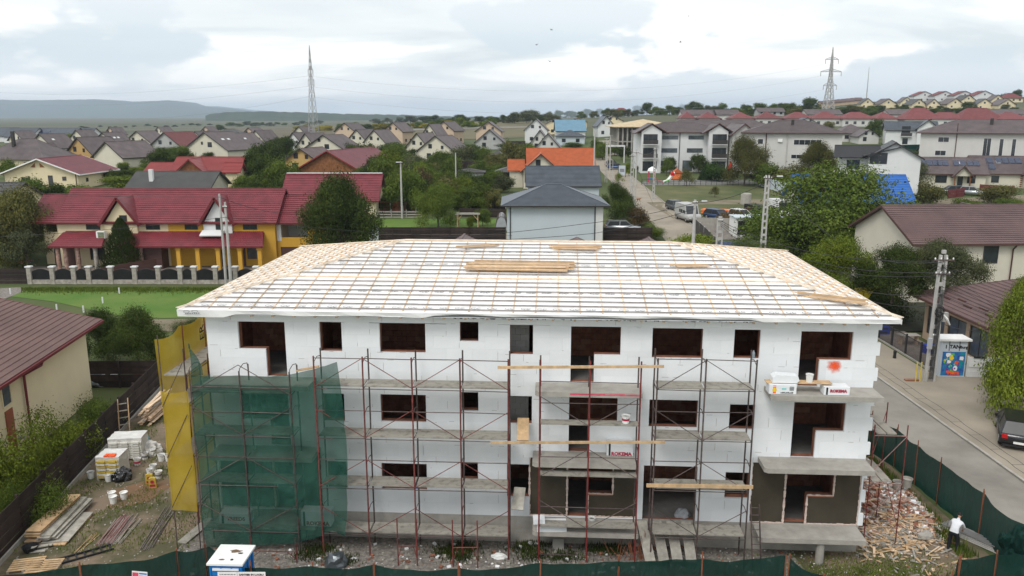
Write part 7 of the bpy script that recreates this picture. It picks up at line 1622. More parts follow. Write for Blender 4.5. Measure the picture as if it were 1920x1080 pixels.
# concrete utility poles
def lattice_pole(label, px, py, h, w0=.42, w1=.22, arms=((.3, 1.2),), lamp=None, Y=None, solid=False, pos=None, z=None):
    p = Vector(pos) if pos else (hp(px, py) if Y is None else atY(px, py, Y)); T = thing('utility_pole', label, 'utility pole', p)
    if solid: MB().tube([(0, 0, -.3), (0, 0, h)], [w0 / 2, w1 / 2], 10).build('shaft', 'pole_concrete', T)
    else:
        mb = MB()
        for s in (-1, 1): mb.prism([(s * w0 / 2 - .06, -.12, -.3), (s * w0 / 2 + .06, -.12, -.3), (s * w0 / 2 + .06, .12, -.3), (s * w0 / 2 - .06, .12, -.3)], (-s * (w0 - w1) / 2, 0, h + .3))
        for i in range(int(h / .7)):
            z_ = .8 + i * .7; ww = w0 + (w1 - w0) * z_ / h; mb.box(-ww / 2 + .06, ww / 2 - .06, -.09, .09, z_, z_ + .22)
        mb.build('shaft', 'pole_concrete', T)
    for dz, wd in arms:
        MB().bar((-wd / 2, -.14, h - dz), (wd / 2, -.14, h - dz), .07, .07).build('crossarm', 'steel_dark', T)
        for i in range(4): MB().lathe([(.03, 0), (.05, .05), (.03, .12)], 8).build('insulator', 'white_plastic', T, loc=(-wd / 2 + .08 + i * (wd - .16) / 3, -.14, h - dz + .035))
    if lamp: MB().tube([(0, 0, h - .4), (lamp * .6, -.2, h - .1), (lamp, -.4, h - .05)], .03).build('lamp_arm', 'steel_dark', T); MB().box(lamp - .12, lamp + .45, -.5, -.3, h - .14, h - .02).build('lamp_head', 'lamp_glass', T)
    return T
P1 = lattice_pole('big weathered concrete utility pole hung with cables in front of the corner shop', 0, 0, 8.4, .55, .34, ((.3, 1.3), (1.2, 1.0)), pos=(27.35, 50.0, 0))
for i in range(9): MB().tube([(.25 * math.cos(a) * (1 + .1 * math.sin(i)), -.22, 4.5 + i * .03 + .3 * math.sin(a)) for a in np.linspace(0, 6.1, 14)], .014, 4).build('cable_coil', 'cable', P1, loc=(.0, -.02 * i, random.uniform(-.3, .3)))
for i in range(8): MB().tube([(-.15 + i * .04, -.18, .2), (-.12 + i * .04, -.2, 3.5), (-.15 + i * .05, -.22, 6.2)], .015, 4).build('riser_cable', 'cable', P1)
MB().box(-.5, -.25, -.35, -.16, 2.3, 3.0).build('meter_box', 'bag_clear', P1); MB().box(.26, .6, -.3, -.05, 4.1, 4.7).build('junction_box', 'pole_concrete', P1); lumpd = MB().tube([(.25, -.3, 4.6), (.5, -.35, 4.3), (.75, -.3, 3.9)], [.05, .08, .04]).build('cloth_scrap', 'white_plastic', P1)
for i in range(14): a = random.uniform(0, 6.28); MB().tube([(0, -.15, 7.6), (.45 * math.cos(a), -.2, 7.6 + .4 * math.sin(a)), (.9 * math.cos(a + .4), -.15, 7.5 + .5 * math.sin(a + .4))], .012, 4).build('loose_cable', 'cable', P1)
T = thing('bollard', 'yellow painted bollard frame at the foot of the big utility pole', 'bollard', (26.4, 49.9, 0)); mat('yellow_paint', (.62, .48, .04), .6)
for x_ in (0, .28): MB().tube([(x_, 0, 0), (x_, 0, 1.35)], .04).build('tube', 'yellow_paint', T)
MB().bar((-.6, .2, .06), (.3, .2, .06), .3, .1).build('brick_foot', 'brick_block', T)
P2 = lattice_pole('tall thin concrete pole before the row house, leaning pair, left one', 430, 526, 9.4, .3, .2, (), solid=True, pos=((430 - 960) * kf, 80.3, 0)); P3 = lattice_pole('tall thin concrete pole before the row house, right one of the pair', 0, 0, 8.6, .36, .22, ((.5, .5),), solid=True, pos=((441 - 960) * kf, 80.0, 0))
lattice_pole('pale concrete pole in front of the middle tree belt', 754, 409, 8.3, .32, .22, ((.2, .6),), lamp=-.5, solid=True); lattice_pole('short concrete pole left of the small grey house', 855, 350, 6.5, .3, .2, (), solid=True)
P4 = lattice_pole('concrete pole at the right edge of the orange roof', 1113, 352, 10.5, .32, .24, (), solid=True, Y=150); P5 = lattice_pole('pole with twin shafts by the street at the orange roof, nearer', 1136, 342, 9, .4, .26, ((.2, .9),)); P5b = lattice_pole('pole beside the street behind the twin pole', 1143, 333, 9, .3, .2, ((.2, .9),), solid=True)
P6 = lattice_pole('front concrete pole of the cluster at the street bend', 1183, 392, 8.6, .5, .3, ((.3, 1.0),)); P7 = lattice_pole('rear concrete pole of the cluster at the street bend', 1190, 394, 9.4, .3, .22, ((.5, .9),), solid=True); lattice_pole('thin dark pole standing beside the street before the hip roofed house', 1148, 350, 5.2, .14, .1, (), solid=True)
P8 = lattice_pole('concrete pole at the corner of the rough grass', 1225, 374, 8.8, .32, .22, ((.3, .7),), solid=False); P9 = lattice_pole('slim concrete pole rising beside the street above the new roof', 1299, 470, 5.4, .42, .26, ((.3, .6),), lamp=.7, solid=True, Y=84)
P10 = lattice_pole('lattice concrete pole rising left of the walnut tree', 1430, 470, 7.6, .46, .28, ((.3, .9),), lamp=.9, Y=80); P11 = lattice_pole('short lattice concrete pole over the right end of the ridge', 1347, 478, 3.6, .55, .45, ((.2, .5),), Y=78)
def cable(name_, label, pts, r=.012, sag=.4, m='cable'):
    out = []
    for a, b in zip(pts, pts[1:]):
        a, b = Vector(a), Vector(b); n = 12
        for i in range(n + (b == Vector(pts[-1]))): t = i / n; p = a.lerp(b, t); p.z -= sag * 4 * t * (1 - t); out.append(p)
    o = MB().tube(out, r, 4, cap=False).build('cable', m); tag(o, label, 'cable'); return o
def top(P, dz=.3, dx=0): return Vector(P.location) + Vector((dx, -.14, {P1: 8.4, P2: 9.4, P3: 8.6, P4: 10.5, P5: 9, P6: 8.6, P7: 9.4, P8: 8.8, P9: 5.4, P10: 7.6, P11: 3.6}[P] - dz))
cable('c', 'thin cable running from the left edge past the gables to the pole pair', [atY(-40, 355, 95), top(P2)], .022, .3); cable('c', 'thin cable from the pole pair across the crimson roofs to the yellow house end', [top(P2, .3), (-21.9, 92, 6.2)], .022, .8)
cable('c', 'lower cable crossing the porch roofs of the row house', [atY(-40, 446, 84), top(P3, 1.5)], .02, .25); cable('c', 'cable from the pole pair to the right behind the new roof', [top(P3, 1.5), atY(960, 442, 90)], .02, .6)
cable('c', 'upper cable crossing the white wall of the slate roofed house', [atY(780, 447, 90), atY(1100, 419, 92), top(P9, .3)], .028, .25); cable('c', 'lower cable crossing the white wall of the slate roofed house', [atY(780, 452, 88), atY(1110, 438, 88), top(P9, .9)], .028, .25)
cable('c', 'cable from the slim pole to the walled yard pole', [top(P9, .3), top(P10, .6)], .03, .5); cable('c', 'cable from the lattice pole down across the walnut tree', [top(P10, .4), atY(1600, 470, 72), top(P1, .4)], .025, .5)
for i, dz in enumerate((.35, 1.1, 1.3, 2.6)): cable('c', 'sagging cable behind the right hip of the new roof, %s from the top' % rn[i], [top(P11, .2 + i * .15), top(P1, dz)], .022, 1.2 + .25 * i)
for i in range(4): cable('c', 'cable leaving the big pole towards the lower right, %s of four' % rn[i], [top(P1, 1.0 + .5 * i), Vector((33.5 + i * 1.4, 42 - i, 2.8 - .2 * i))], .016, .2)
cable('c', 'white cable from the big pole to the shop eaves', [top(P1, 4.3), Vector((33.2, 52, 3.3))], .016, .5); cable('c', 'pale cable from the new roof eave to the big pole', [atY(1622, 561, 55), top(P1, 3.2)], .018, .3); cable('c', 'cable from the street cluster across the rough grass', [top(P7, .4), top(P8, .4)], .022, .5); cable('c', 'stay cable from the street cluster down to the grass edge', [top(P6, .6), hp(1225, 383)], .022, 0)
cable('c', 'cable along the street from the twin pole to the cluster', [top(P5, .3), top(P7, .5)], .022, .5)
# kerbside ditch cable etc, shop --------------------------------------------------------------
T = thing('corner_shop', 'low corner shop with a brown tiled hip roof and large windows on the right', 'shop', (32.2, 51.6, 0), .0); HOUSES.append((T, 1800, 620, 'corner shop'))
mb = MB(); mb.box(0, 11, 0, .3, 0, .55); mb.box(0, .35, 0, 9, 0, .55); mb.box(0, 11, 0, .3, 2.7, 3.6); mb.box(0, .35, 0, 9, 2.7, 3.6)
for y in (0, 2.8, 5.6, 8.55): mb.box(0, .36, y, y + .45, .55, 2.7)
mb.box(.36, 11, .001, .3, .55, 2.7); mb.box(10.7, 11, .3, 9, 0, 3.6); mb.box(.35, 11, 8.7, 9, 0, 3.6); mb.build('wall', 'tan_wall', T)
for y in (.45, 3.25, 6.05):
    wy = 2.35 if y < 6 else 2.5; window(T, 'l', y + wy / 2, .56, wy, 2.1, .12, 'frame_dark', 'glass_mid', 1)
mb = MB(); c = [Vector(p) for p in ((-1.2, -1.2, 3.5), (12, -1.2, 3.5), (12, 9.6, 3.5), (-1.2, 9.6, 3.5))]; r0, r1 = Vector((4.2, 4.2, 5.7)), Vector((7, 4.2, 5.7))
for q in ((c[0], c[1], r1, r0), (c[3], c[0], r0, r0), (c[1], c[2], r1, r1), (c[2], c[3], r0, r1)): steps(mb, *q, .34, .035, .04, .2)
mb.add([p - Vector((0, 0, .06)) for p in c], [(0, 3, 2, 1)]); mb.build('roof', 'roof_brown', T)
ed = MB(); ed.bar(c[0] - Vector((0, 0, .05)), c[1] - Vector((0, 0, .05)), .12, .14); ed.bar(c[3] - Vector((0, 0, .05)), c[0] - Vector((0, 0, .05)), .12, .14)
ed.bar(c[0] + Vector((0, 0, .05)), r0 + Vector((0, 0, .06)), .22, .07); ed.build('gutter', 'trim_brown', T)
for i in range(6): y = -.2 + i * 1.35; MB().box(-.02, .12, y, y + .95, 0, .1).build('snow_guard', 'trim_brown', T, loc=(-.3 + (i % 2) * .35, 0, 3.9 + (i % 2) * .14))
ac = thing('air_conditioner', 'white outdoor air conditioner on the shop wall', 'air conditioner', (34.9, 51.55, 2.5)); MB().box(-.5, .5, -.35, .0, 0, .8).build('body', 'white_plastic', ac)
MB().lathe([(.31, 0), (.31, .01)], 20, 0, Matrix.Translation((-.1, -.352, .4)) @ Matrix.Rotation(R(90), 4, 'X')).build('fan_grille', 'black_print', ac)
for i in range(4): MB().bar((-.1 + .28 * math.cos(i * .8), -.37, .4 + .28 * math.sin(i * .8)), (-.1 - .28 * math.cos(i * .8), -.37, .4 - .28 * math.sin(i * .8)), .015, .015).build('fan_blade', 'alloy', ac)
# railings by the shop
def railing(label, p, q, h=1.5, n=14):
    p, q = Vector(p), Vector(q); a = math.atan2(q.y - p.y, q.x - p.x); L_ = (q - p).length; T = thing('railing', label, 'railing', p, a); k_ = max(1, round(L_ / 2.4)); d = L_ / k_
    mb = MB(); m_ = int(d / .12)
    for j in range(m_): mb.box(d * (j + .5) / m_ - .012, d * (j + .5) / m_ + .012, -.012, .012, .12, h)
    mb.box(.03, d - .03, -.02, .02, .1, .15); mb.box(.03, d - .03, -.02, .02, h - .05, h); me = mb.mesh('bars', 'fence_metal'); me2 = MB().box(.04, d - .04, .02, .03, .16, h - .06).mesh('mesh_panel', 'fence_metal')
    for i in range(k_): put(me, 'bars', T, (i * d, 0, 0))
    for i in range(k_ + 1): MB().box(-.05, .05, -.05, .05, 0, h + .1).build('post', 'fence_metal', T, loc=(i * d, 0, 0))
    MB().box(0, L_, -.1, .1, -.05, .12).build('plinth', 'concrete', T)
    return T
railing('black bar railing in front of the shop terrace, near part up to the big pole', (28.6, 51.6, 0), (28.6, 60.2, 0)); railing('black bar railing beyond the gate gap, behind the new roof corner', (28.4, 62, 0), (28.0, 68, 0), 1.7)
sheet('terrace', [(28.7, 51.5), (31.6, 51.5), (31.6, 66), (28.7, 66)], 'paving', .05)
for lab, loc in (('white topped terrace table beside the shop window', (30.1, 58.6, .05)),):
    T = thing('table', lab, 'table', loc); MB().box(-.75, .75, -.4, .4, .72, .76).build('tabletop', 'concrete', T)
    for x_ in (-.6, .6): MB().bar((x_, 0, 0), (x_, 0, .72), .08, .5).build('leg', 'tan_wall', T)
mat('crate_blue', (.02, .05, .40), .5); mat('brand_yellow', (.70, .58, .03), .6)
for i, (x_, y, lab) in enumerate(((29.5, 61.6, 'stack of blue crates by the terrace, nearer one'), (29.4, 63.2, 'stack of blue crates under the new roof corner'), (30.6, 56.4, 'dark blue box beside the terrace table'))):
    T = thing('crate', lab, 'crate', (x_, y, .05))
    for j in range(2): MB().box(-.45, .45, -.3, .3, j * .32, j * .32 + .3).build('crate_body', 'crate_blue', T); MB().box(-.3, .3, -.31, -.301, j * .32 + .12, j * .32 + .22).build('handle_slot', 'black_print', T)
T = thing('parasol', 'folded yellow and brown parasol scrap by the new roof corner', 'parasol', (28.6, 63.5, 0)); MB().tube([(0, 0, 0), (0, 0, 3.0)], .03).build('pole', 'wood_brown', T); MB().prism([(-.7, 0, 3.3), (.9, 0, 3.35), (.5, .2, 2.6), (.1, 0, 1.9)], (0, .3, 0)).build('canopy', 'brand_yellow', T)
o = MB().box(-.5, .5, 0, .8, 0, .9).box(-.55, .55, -.05, .85, .9, .96).build('counter', 'white_plastic', loc=(27.6, 62.3, .02)); tag(o, 'white bench block in the gap between the black railings', 'bench')
T = thing('bollard', 'small dark bollard on the concrete beside the railing', 'bollard', (*atZ(1677, 672).xy, 0)); MB().lathe([(.12, 0), (.1, .3), (.12, .55), (.05, .6)], 10).build('body', 'black_print', T)
# kiosk cooler with mural
mat('mural_base', (.03, .05, .30), .6, 0, 3.2, col2=(.02, .25, .45))
K = thing('kiosk', 'white topped drinks kiosk with a colourful mural behind the big utility pole', 'kiosk', (29.35, 50.9, 0), -.04)
MB().box(-.9, .75, 0, 1.0, 0, 2.5).build('body', 'cool_wall', K); MB().prism([(-1.1, -.15, 2.5), (.95, -.15, 2.5), (.95, 1.2, 2.5), (-1.1, 1.2, 2.5)], (0, 0, .14)).build('top', 'white_plastic', K)
MB().box(-.8, .68, -.02, -.002, .12, 1.75).build('mural_panel', 'mural_base', K)
cols = ['orange_red', 'yellow_print', 'leaf_paint', 'teal_plastic', 'white_paint', 'violet_paint', 'mint_paint']
mat('leaf_paint', (.12, .45, .06), .6); mat('violet_paint', (.20, .04, .30), .6); mat('mint_paint', (.15, .55, .5), .6)
rm = random.Random(4)
for i in range(34):
    cx_, cz_ = rm.uniform(-.65, .55), rm.uniform(.25, 1.65); r_ = rm.uniform(.06, .2); n = rm.randint(5, 9); mb = MB()
    mb.prism([(cx_ + r_ * math.cos(2 * math.pi * j / n) * rm.uniform(.5, 1.1), -.024 - i * .0006, cz_ + r_ * 1.1 * math.sin(2 * math.pi * j / n) * rm.uniform(.5, 1.1)) for j in range(n)], (0, .0005, 0)); mb.build('mural_shape', cols[i % 7], K)
text('Mura', .36, 'mural_lettering', 'orange_red', K, (.0, -.05, .2), bold=.02)
text('TAN', .34, 'kiosk_lettering', 'black_print', K, (-.06, -.006, 1.98), bold=.016); text('Burg', .26, 'kiosk_lettering', 'black_print', K, (.52, -.006, 1.98), bold=.012); text('I', .34, 'kiosk_lettering', 'black_print', K, (-.62, -.006, 1.98), bold=.016)
for x_ in (-.42, .24): MB().box(x_ - .02, x_ + .02, -.02, -.002, 1.8, 2.45).build('divider', 'black_print', K)
T = board_fence('white board panel leaning beside the kiosk', (30.3, 50.9, 0), (32.4, 50.7, 0), 1.4, 4, 3, m='white_wall'); MB().box(.3, 1.1, -.03, -.018, 1.32, 1.44).build('label_strip', 'black_print', T)
board_fence('grey board fence right of the white panel', (32.5, 51.2, 0), (35.5, 51.0, 0), 1.25, 5, 2.4, m='plank_old')
# ---------------------------------------------------------------- vehicles
def car(label, px, py, rz, m, L_=4.3, W_=1.75, H_=1.48, kind='hatch', pos=None, cat='car', plate=False):
    p = Vector(pos) if pos else hp(px, py); T = thing('parked_car' if kind != 'van' else 'parked_van', label, cat, p + Vector((0, 0, .03)), rz)
    h2 = L_ / 2; bh = .86 if kind != 'van' else 1.15
    # body: x forward; side outline
    if kind == 'van': prof = [(-h2, .35), (-h2, .9), (-h2 + .02, H_ * .45), (h2 - .9, H_ * .45), (h2 - .25, 1.15), (h2, .85), (h2, .35)]
    else: prof = [(-h2 + .03, .28), (-h2, .6), (-h2 + .08, bh), (h2 - 1.15, bh + .02), (h2 - .25, bh - .14), (h2, .55), (h2 - .05, .28)]
    bm = bmesh.new(); secs = []
    for y, s_, dz in ((-W_ / 2, .985, 0), (-W_ / 2 + .1, 1, .02), (W_ / 2 - .1, 1, .02), (W_ / 2, .985, 0)): secs.append([bm.verts.new((x_ * s_, y, z_ + dz)) for x_, z_ in prof])
    n = len(prof)
    for a, b in zip(secs, secs[1:]):
        for i in range(n): bm.faces.new((a[i], a[(i + 1) % n], b[(i + 1) % n], b[i]))
    bm.faces.new(secs[0][::-1]); bm.faces.new(secs[-1]); bmesh.ops.recalc_face_normals(bm, faces=bm.faces[:]); bmesh.ops.bevel(bm, geom=bm.edges[:], offset=.035, segments=2, affect='EDGES')
    me = bpy.data.meshes.new('body'); bm.to_mesh(me); bm.free(); me.materials.append(M[m]); me.polygons.foreach_set('use_smooth', [True] * len(me.polygons)); put(me, 'body', T)
    wb = W_ / 2 - .03; wt = W_ / 2 - (.2 if kind != 'van' else .06)
    if kind == 'van': lo, hi = (-h2 + .05, h2 - .95), (-h2 + .06, h2 - 1.5); zb = H_ * .45 + .01
    elif kind == 'estate': lo, hi = (-h2 + .12, h2 - 1.1), (-h2 + .45, h2 - 1.85); zb = bh + .005
    elif kind == 'sedan': lo, hi = (-h2 + .7, h2 - 1.15), (-h2 + 1.35, h2 - 1.95); zb = bh + .005
    else: lo, hi = (-h2 + .1, h2 - 1.15), (-h2 + .5, h2 - 1.9); zb = bh + .005
    zt = H_ - .05
    c = [(lo[0], -wb, zb), (lo[1], -wb, zb), (lo[1], wb, zb), (lo[0], wb, zb), (hi[0], -wt, zt), (hi[1], -wt, zt), (hi[1], wt, zt), (hi[0], wt, zt)]
    MB().add(c, [(0, 3, 2, 1), (4, 5, 6, 7), (0, 1, 5, 4), (1, 2, 6, 5), (2, 3, 7, 6), (3, 0, 4, 7)]).build('windows' if kind != 'van' else 'cab_windows', 'glass_car' if kind != 'van' else m, T)
    mb = MB(); mb.box(hi[0] - .03, hi[1] + .03, -wt - .01, wt + .01, zt, zt + .05)
    for i, j in ((0, 4), (1, 5), (2, 6), (3, 7)): mb.bar(c[i], c[j], .07, .07)
    xm = (lo[0] + lo[1]) / 2
    for s in (-1, 1): mb.bar((xm, s * wb * 1.0, zb), (xm + .05, s * wt * 1.01, zt), .07, .04)
    mb.build('roof', m, T)
    if kind == 'van':
        for s in (-1, 1): MB().box(h2 - 2.1, h2 - 1.2, s * (wb + .0) - .01, s * (wb) + .02, zb + .05, zb + .5).build('side_window', 'glass_dark', T); MB().box(-.9, .3, s * wb - .012, s * wb + .02, zb + .1, zb + .55).build('side_window', 'glass_dark', T)
        MB().add([(lo[1] + .01, -wb + .1, zb + .03), (lo[1] + .01, wb - .1, zb + .03), (hi[1] + .12, wt - .1, zt - .15), (hi[1] + .12, -wt + .1, zt - .15)], [(0, 1, 2, 3)]).build('windscreen', 'glass_dark', T)
    for s in (-1, 1):
        for x_ in (-h2 + .8, h2 - .85):
            Xw = Matrix.Translation((x_, s * (W_ / 2 - .1), .32)) @ Matrix.Rotation(R(90), 4, 'X'); wl = MB().lathe([(.2, -.1), (.31, -.1), (.325, -.06), (.325, .06), (.31, .1), (.2, .1)], 18, 0, Xw).build('tyre', 'tyre', T)
            MB().lathe([(.19, -.115), (.2, -.11), (.2, .11), (.19, .115)], 14, 0, Xw).build('rim', 'alloy', T)
        MB().box(-.04, .06, s * (W_ / 2 - .3) - .16, s * (W_ / 2 - .3) + .16, .6, .74).build('headlight', 'lamp_glass', T, loc=(h2 - .05, 0, 0)); MB().box(-.03, .07, s * (W_ / 2 - .2) - .13, s * (W_ / 2 - .2) + .13, .62, .82).build('tail_light', 'red_light', T, loc=(-h2 - .0, 0, 0))
        MB().box(.0, .16, s * (W_ / 2 + .08) - .06, s * (W_ / 2 + .08) + .06, bh - .02, bh + .1).build('mirror', m, T, loc=(h2 - 1.55, 0, 0))
    if plate: MB().box(-.015, 0, -.26, .26, .38, .5).build('number_plate', 'white_plastic', T, loc=(-h2 - .0, 0, 0)); MB().box(-.02, .02, -.75, .75, .2, .3).build('bumper', 'black_print', T, loc=(-h2 + .03, 0, 0))
    return T
car('dark hatchback seen from behind on the forecourt, cut by the right edge', 0, 0, R(62), 'car_black', pos=(27.2, 40.6, 0), plate=True)
car('black car mostly hidden under the tree at the right edge', 0, 0, R(30), 'car_black', pos=(33.5, 50.0, 0), kind='hatch')
car('silver estate car behind the brown board fence', 1167, 434, R(0), 'car_silver', 4.6, kind='estate'); car('grey hatchback parked at the corner of the rough grass', 1267, 394, R(-75), 'car_grey')
car('silver grey van on the dirt parking', 1289, 414, R(-80), 'van_grey', 5.2, 2.0, 2.45, 'van', cat='van'); car('dark blue estate car beside the orange planks', 1346, 412, R(-60), 'car_blue', 4.5, kind='estate'); car('white hatchback between the dark blue and the black cars', 1390, 412, R(-65), 'car_white')
car('black van with a boxy body before the rough grass', 1421, 412, R(-75), 'car_black', 4.8, 1.95, 2.1, 'van', cat='van'); car('white van half hidden by the walnut tree', 1462, 408, R(-85), 'car_white', 5.5, 2.1, 2.6, 'van', cat='van')
car('dark blue car at the far street crossing', 1156, 318, R(0), 'car_blue', 4.5, kind='estate'); car('small black car beside the white service van at the crossing', 1146, 312, R(60), 'car_black')
car('green estate car parked right of the blue roof', 1725, 376, R(175), 'car_green', 4.5, kind='estate'); car('silver hatchback in the drive of the solar roofed bungalow', 1822, 366, R(-30), 'car_silver'); car('dark car parked before the solar roofed bungalow', 1783, 364, R(170), 'car_grey', 4.4, kind='estate')
T = boardstack('stack of bright orange painted planks on the parking', hp(1318, 402), hp(1356, 404), 1, .2, .1); bpy.data.objects.remove(bpy.data.objects[T.name]) if False else None
for i in range(12): MB().box(0, 4.2, -.28, .28, 0, .18).build('plank', 'orange_red', T, loc=(random.uniform(-.3, .3), (i % 3) * .6 - .4, .05 + (i // 3) * .2))
T['label'] = 'stack of bright orange planks on the parking behind the dark blue car'
mat('orange_wood', (.72, .19, .06), .7, .15)
for c in [c for c in bpy.data.objects if c.parent == T and c.name.startswith('plank')]: c.data.materials[0] = M['orange_wood']
T = thing('concrete_block', 'grey cylindrical concrete block at the edge of the rough grass', 'concrete block', hp(1398, 384)); MB().lathe([(.8, 0), (.85, .2), (.85, 1.7), (.8, 1.9)], 16).build('body', 'concrete', T)
T = thing('container', 'black fronted white framed container in the walled yard', 'container', hp(1424, 447), 0); MB().box(-3.2, 3.2, 0, 3, 0, 2.6).build('body', 'white_plastic', T); MB().box(-2.9, 2.9, -.05, -.002, .5, 2.3).build('dark_panel', 'black_print', T); MB().box(-3.3, 3.3, -.2, 3.1, 2.6, 2.75).build('roof', 'cool_wall', T)
mat('tile_blue', (.05, .065, .13), .6, .6, 5)
T = thing('shed', 'low shed with blue patterned roof tiles below the lattice pole', 'shed', atY(1412, 478, 84)); T.location.z = .8; walls(T, -2.6, 2.8, 0, 5, 1.5, 'grey_wall'); mb = MB(); steps(mb, (-3, -.5, 1.4), (3, -.5, 1.4), (2.8, 5.4, 2.4), (-2.8, 5.4, 2.4), .34, .035, .04, .2); mb.build('roof', 'tile_blue', T)
# playground
def pgp(px, py): return hp(px, py)
T = thing('climbing_frame', 'red and white playground frame left of the dark round trees', 'playground frame', pgp(1222, 343)); 
for x_ in (-.6, .6):
    for y in (0, 1): MB().tube([(x_, y, 0), (x_, y, 2.4)], .08).build('post', 'pink_paint', T)
MB().lathe([(1.0, 2.4), (.8, 2.9), (.1, 3.3)], 12).build('roof', 'white_plastic', T); MB().box(-.7, .7, -.1, 1.1, .9, 1.0).build('platform', 'blue_plastic', T); MB().prism([(.7, .2, 1.0), (2.4, .2, .1), (2.4, .2, .0), (.7, .2, .85)], (0, .6, 0)).build('slide', 'pink_paint', T)
T = thing('slide', 'white and green animal shaped slide in the playground', 'slide', pgp(1243, 343)); MB().tube([(0, 0, .2), (.8, 0, .3), (1.4, 0, 1.0), (1.9, 0, 1.9), (2.3, 0, 2.0)], [.3, .4, .35, .3, .35]).build('body', 'white_plastic', T); MB().lathe([(.5, 0), (.45, .5), (.1, .9)], 10).build('head', 'red_light', T, loc=(1.9, 0, 1.5)); MB().tube([(.2, -.3, .2), (1.2, -.3, .6)], .16).build('belly', 'leaf_paint', T)
T = thing('play_house', 'orange roofed play tower right of the animal slide', 'play tower', pgp(1270, 338)); MB().box(-.9, .9, 0, 1.5, .2, 1.4).build('body', 'orange_wood', T); MB().prism([(-1.2, -.2, 1.5), (1.2, -.2, 1.5), (0, -.2, 2.4)], (0, 1.8, 0)).build('roof', 'roof_orange', T)
for i, (px, py, lab) in enumerate(((1349, 322, 'bright red inflatable figure beside the conifer hedge, left one'), (1360, 322, 'bright red inflatable play tower beside the conifer hedge'), (1368, 330, 'red and white play block before the olive tree'))):
    T = thing('play_tower', lab, 'play tower', pgp(px, py)); MB().tube([(0, 0, 0), (0, 0, 1.6), (.1, 0, 2.6), (0, 0, 3.2)], [.5, .55, .35, .3]).build('body', 'red_light', T); MB().box(-.9, .9, -.2, .2, .4, .9).build('arms', 'red_light' if i < 2 else 'white_plastic', T)
T = thing('notice_board', 'dark framed advertising board standing beside the street', 'sign', hp(1166, 333)); MB().box(-.75, .75, 0, .12, .6, 2.6).build('panel', 'cool_wall', T); MB().box(-.8, -.72, -.02, .14, 0, 2.7).build('post', 'black_print', T); MB().box(.72, .8, -.02, .14, 0, 2.7).build('post', 'black_print', T); MB().box(-.5, .5, -.012, -.002, 1.2, 1.9).build('poster', 'print_grey', T)
T = thing('street_gate', 'white goal like gate frame over the far street crossing', 'gate', hp(1154, 306)); 
for x_ in (-2.2, 2.2): MB().box(x_ - .12, x_ + .12, 0, .25, 0, 4.2).build('post', 'white_wall', T)
MB().box(-2.4, 2.4, 0, .4, 4.2, 4.6).build('beam', 'white_wall', T)
board_fence('low red and white garden wall at the far end of the street', hp(1096, 297), hp(1126, 296), 1.8, 3, 2, m='brick_block', postm='white_wall')
T = thing('person', 'small dog standing at the foot of the pole cluster', 'dog', hp(1195, 378)); T.name = 'dog'
mat('dog_fur', (.25, .12, .06), .9)
J = [(0, 0, .42), (.22, 0, .45), (.42, 0, .46), (.55, 0, .6), (.68, 0, .62), (.06, .09, .25), (.0, .09, .14), (.04, .09, .0), (.06, -.09, .25), (.0, -.09, .14), (.04, -.09, .0), (.40, .08, .22), (.41, .08, .0), (.40, -.08, .22), (.41, -.08, .0), (-.2, 0, .55)]
Ed = [(0, 1), (1, 2), (2, 3), (3, 4), (0, 5), (5, 6), (6, 7), (0, 8), (8, 9), (9, 10), (2, 11), (11, 12), (2, 13), (13, 14), (0, 15)]
me = bpy.data.meshes.new('body'); me.from_pydata(J, Ed, []); o = bpy.data.objects.new('body', me); COL.objects.link(o); m1 = o.modifiers.new('skin', 'SKIN')
for i, r_ in enumerate([.11, .12, .11, .07, .06, .05, .03, .03, .05, .03, .03, .04, .03, .04, .03, .02]): me.skin_vertices[0].data[i].radius = (r_, r_)
o.modifiers.new('s', 'SUBSURF').render_levels = 1; bpy.context.view_layer.update(); me2 = bpy.data.meshes.new_from_object(o.evaluated_get(bpy.context.evaluated_depsgraph_get())); bpy.data.objects.remove(o); me2.materials.clear(); me2.materials.append(M['dog_fur']); put(me2, 'body', T)
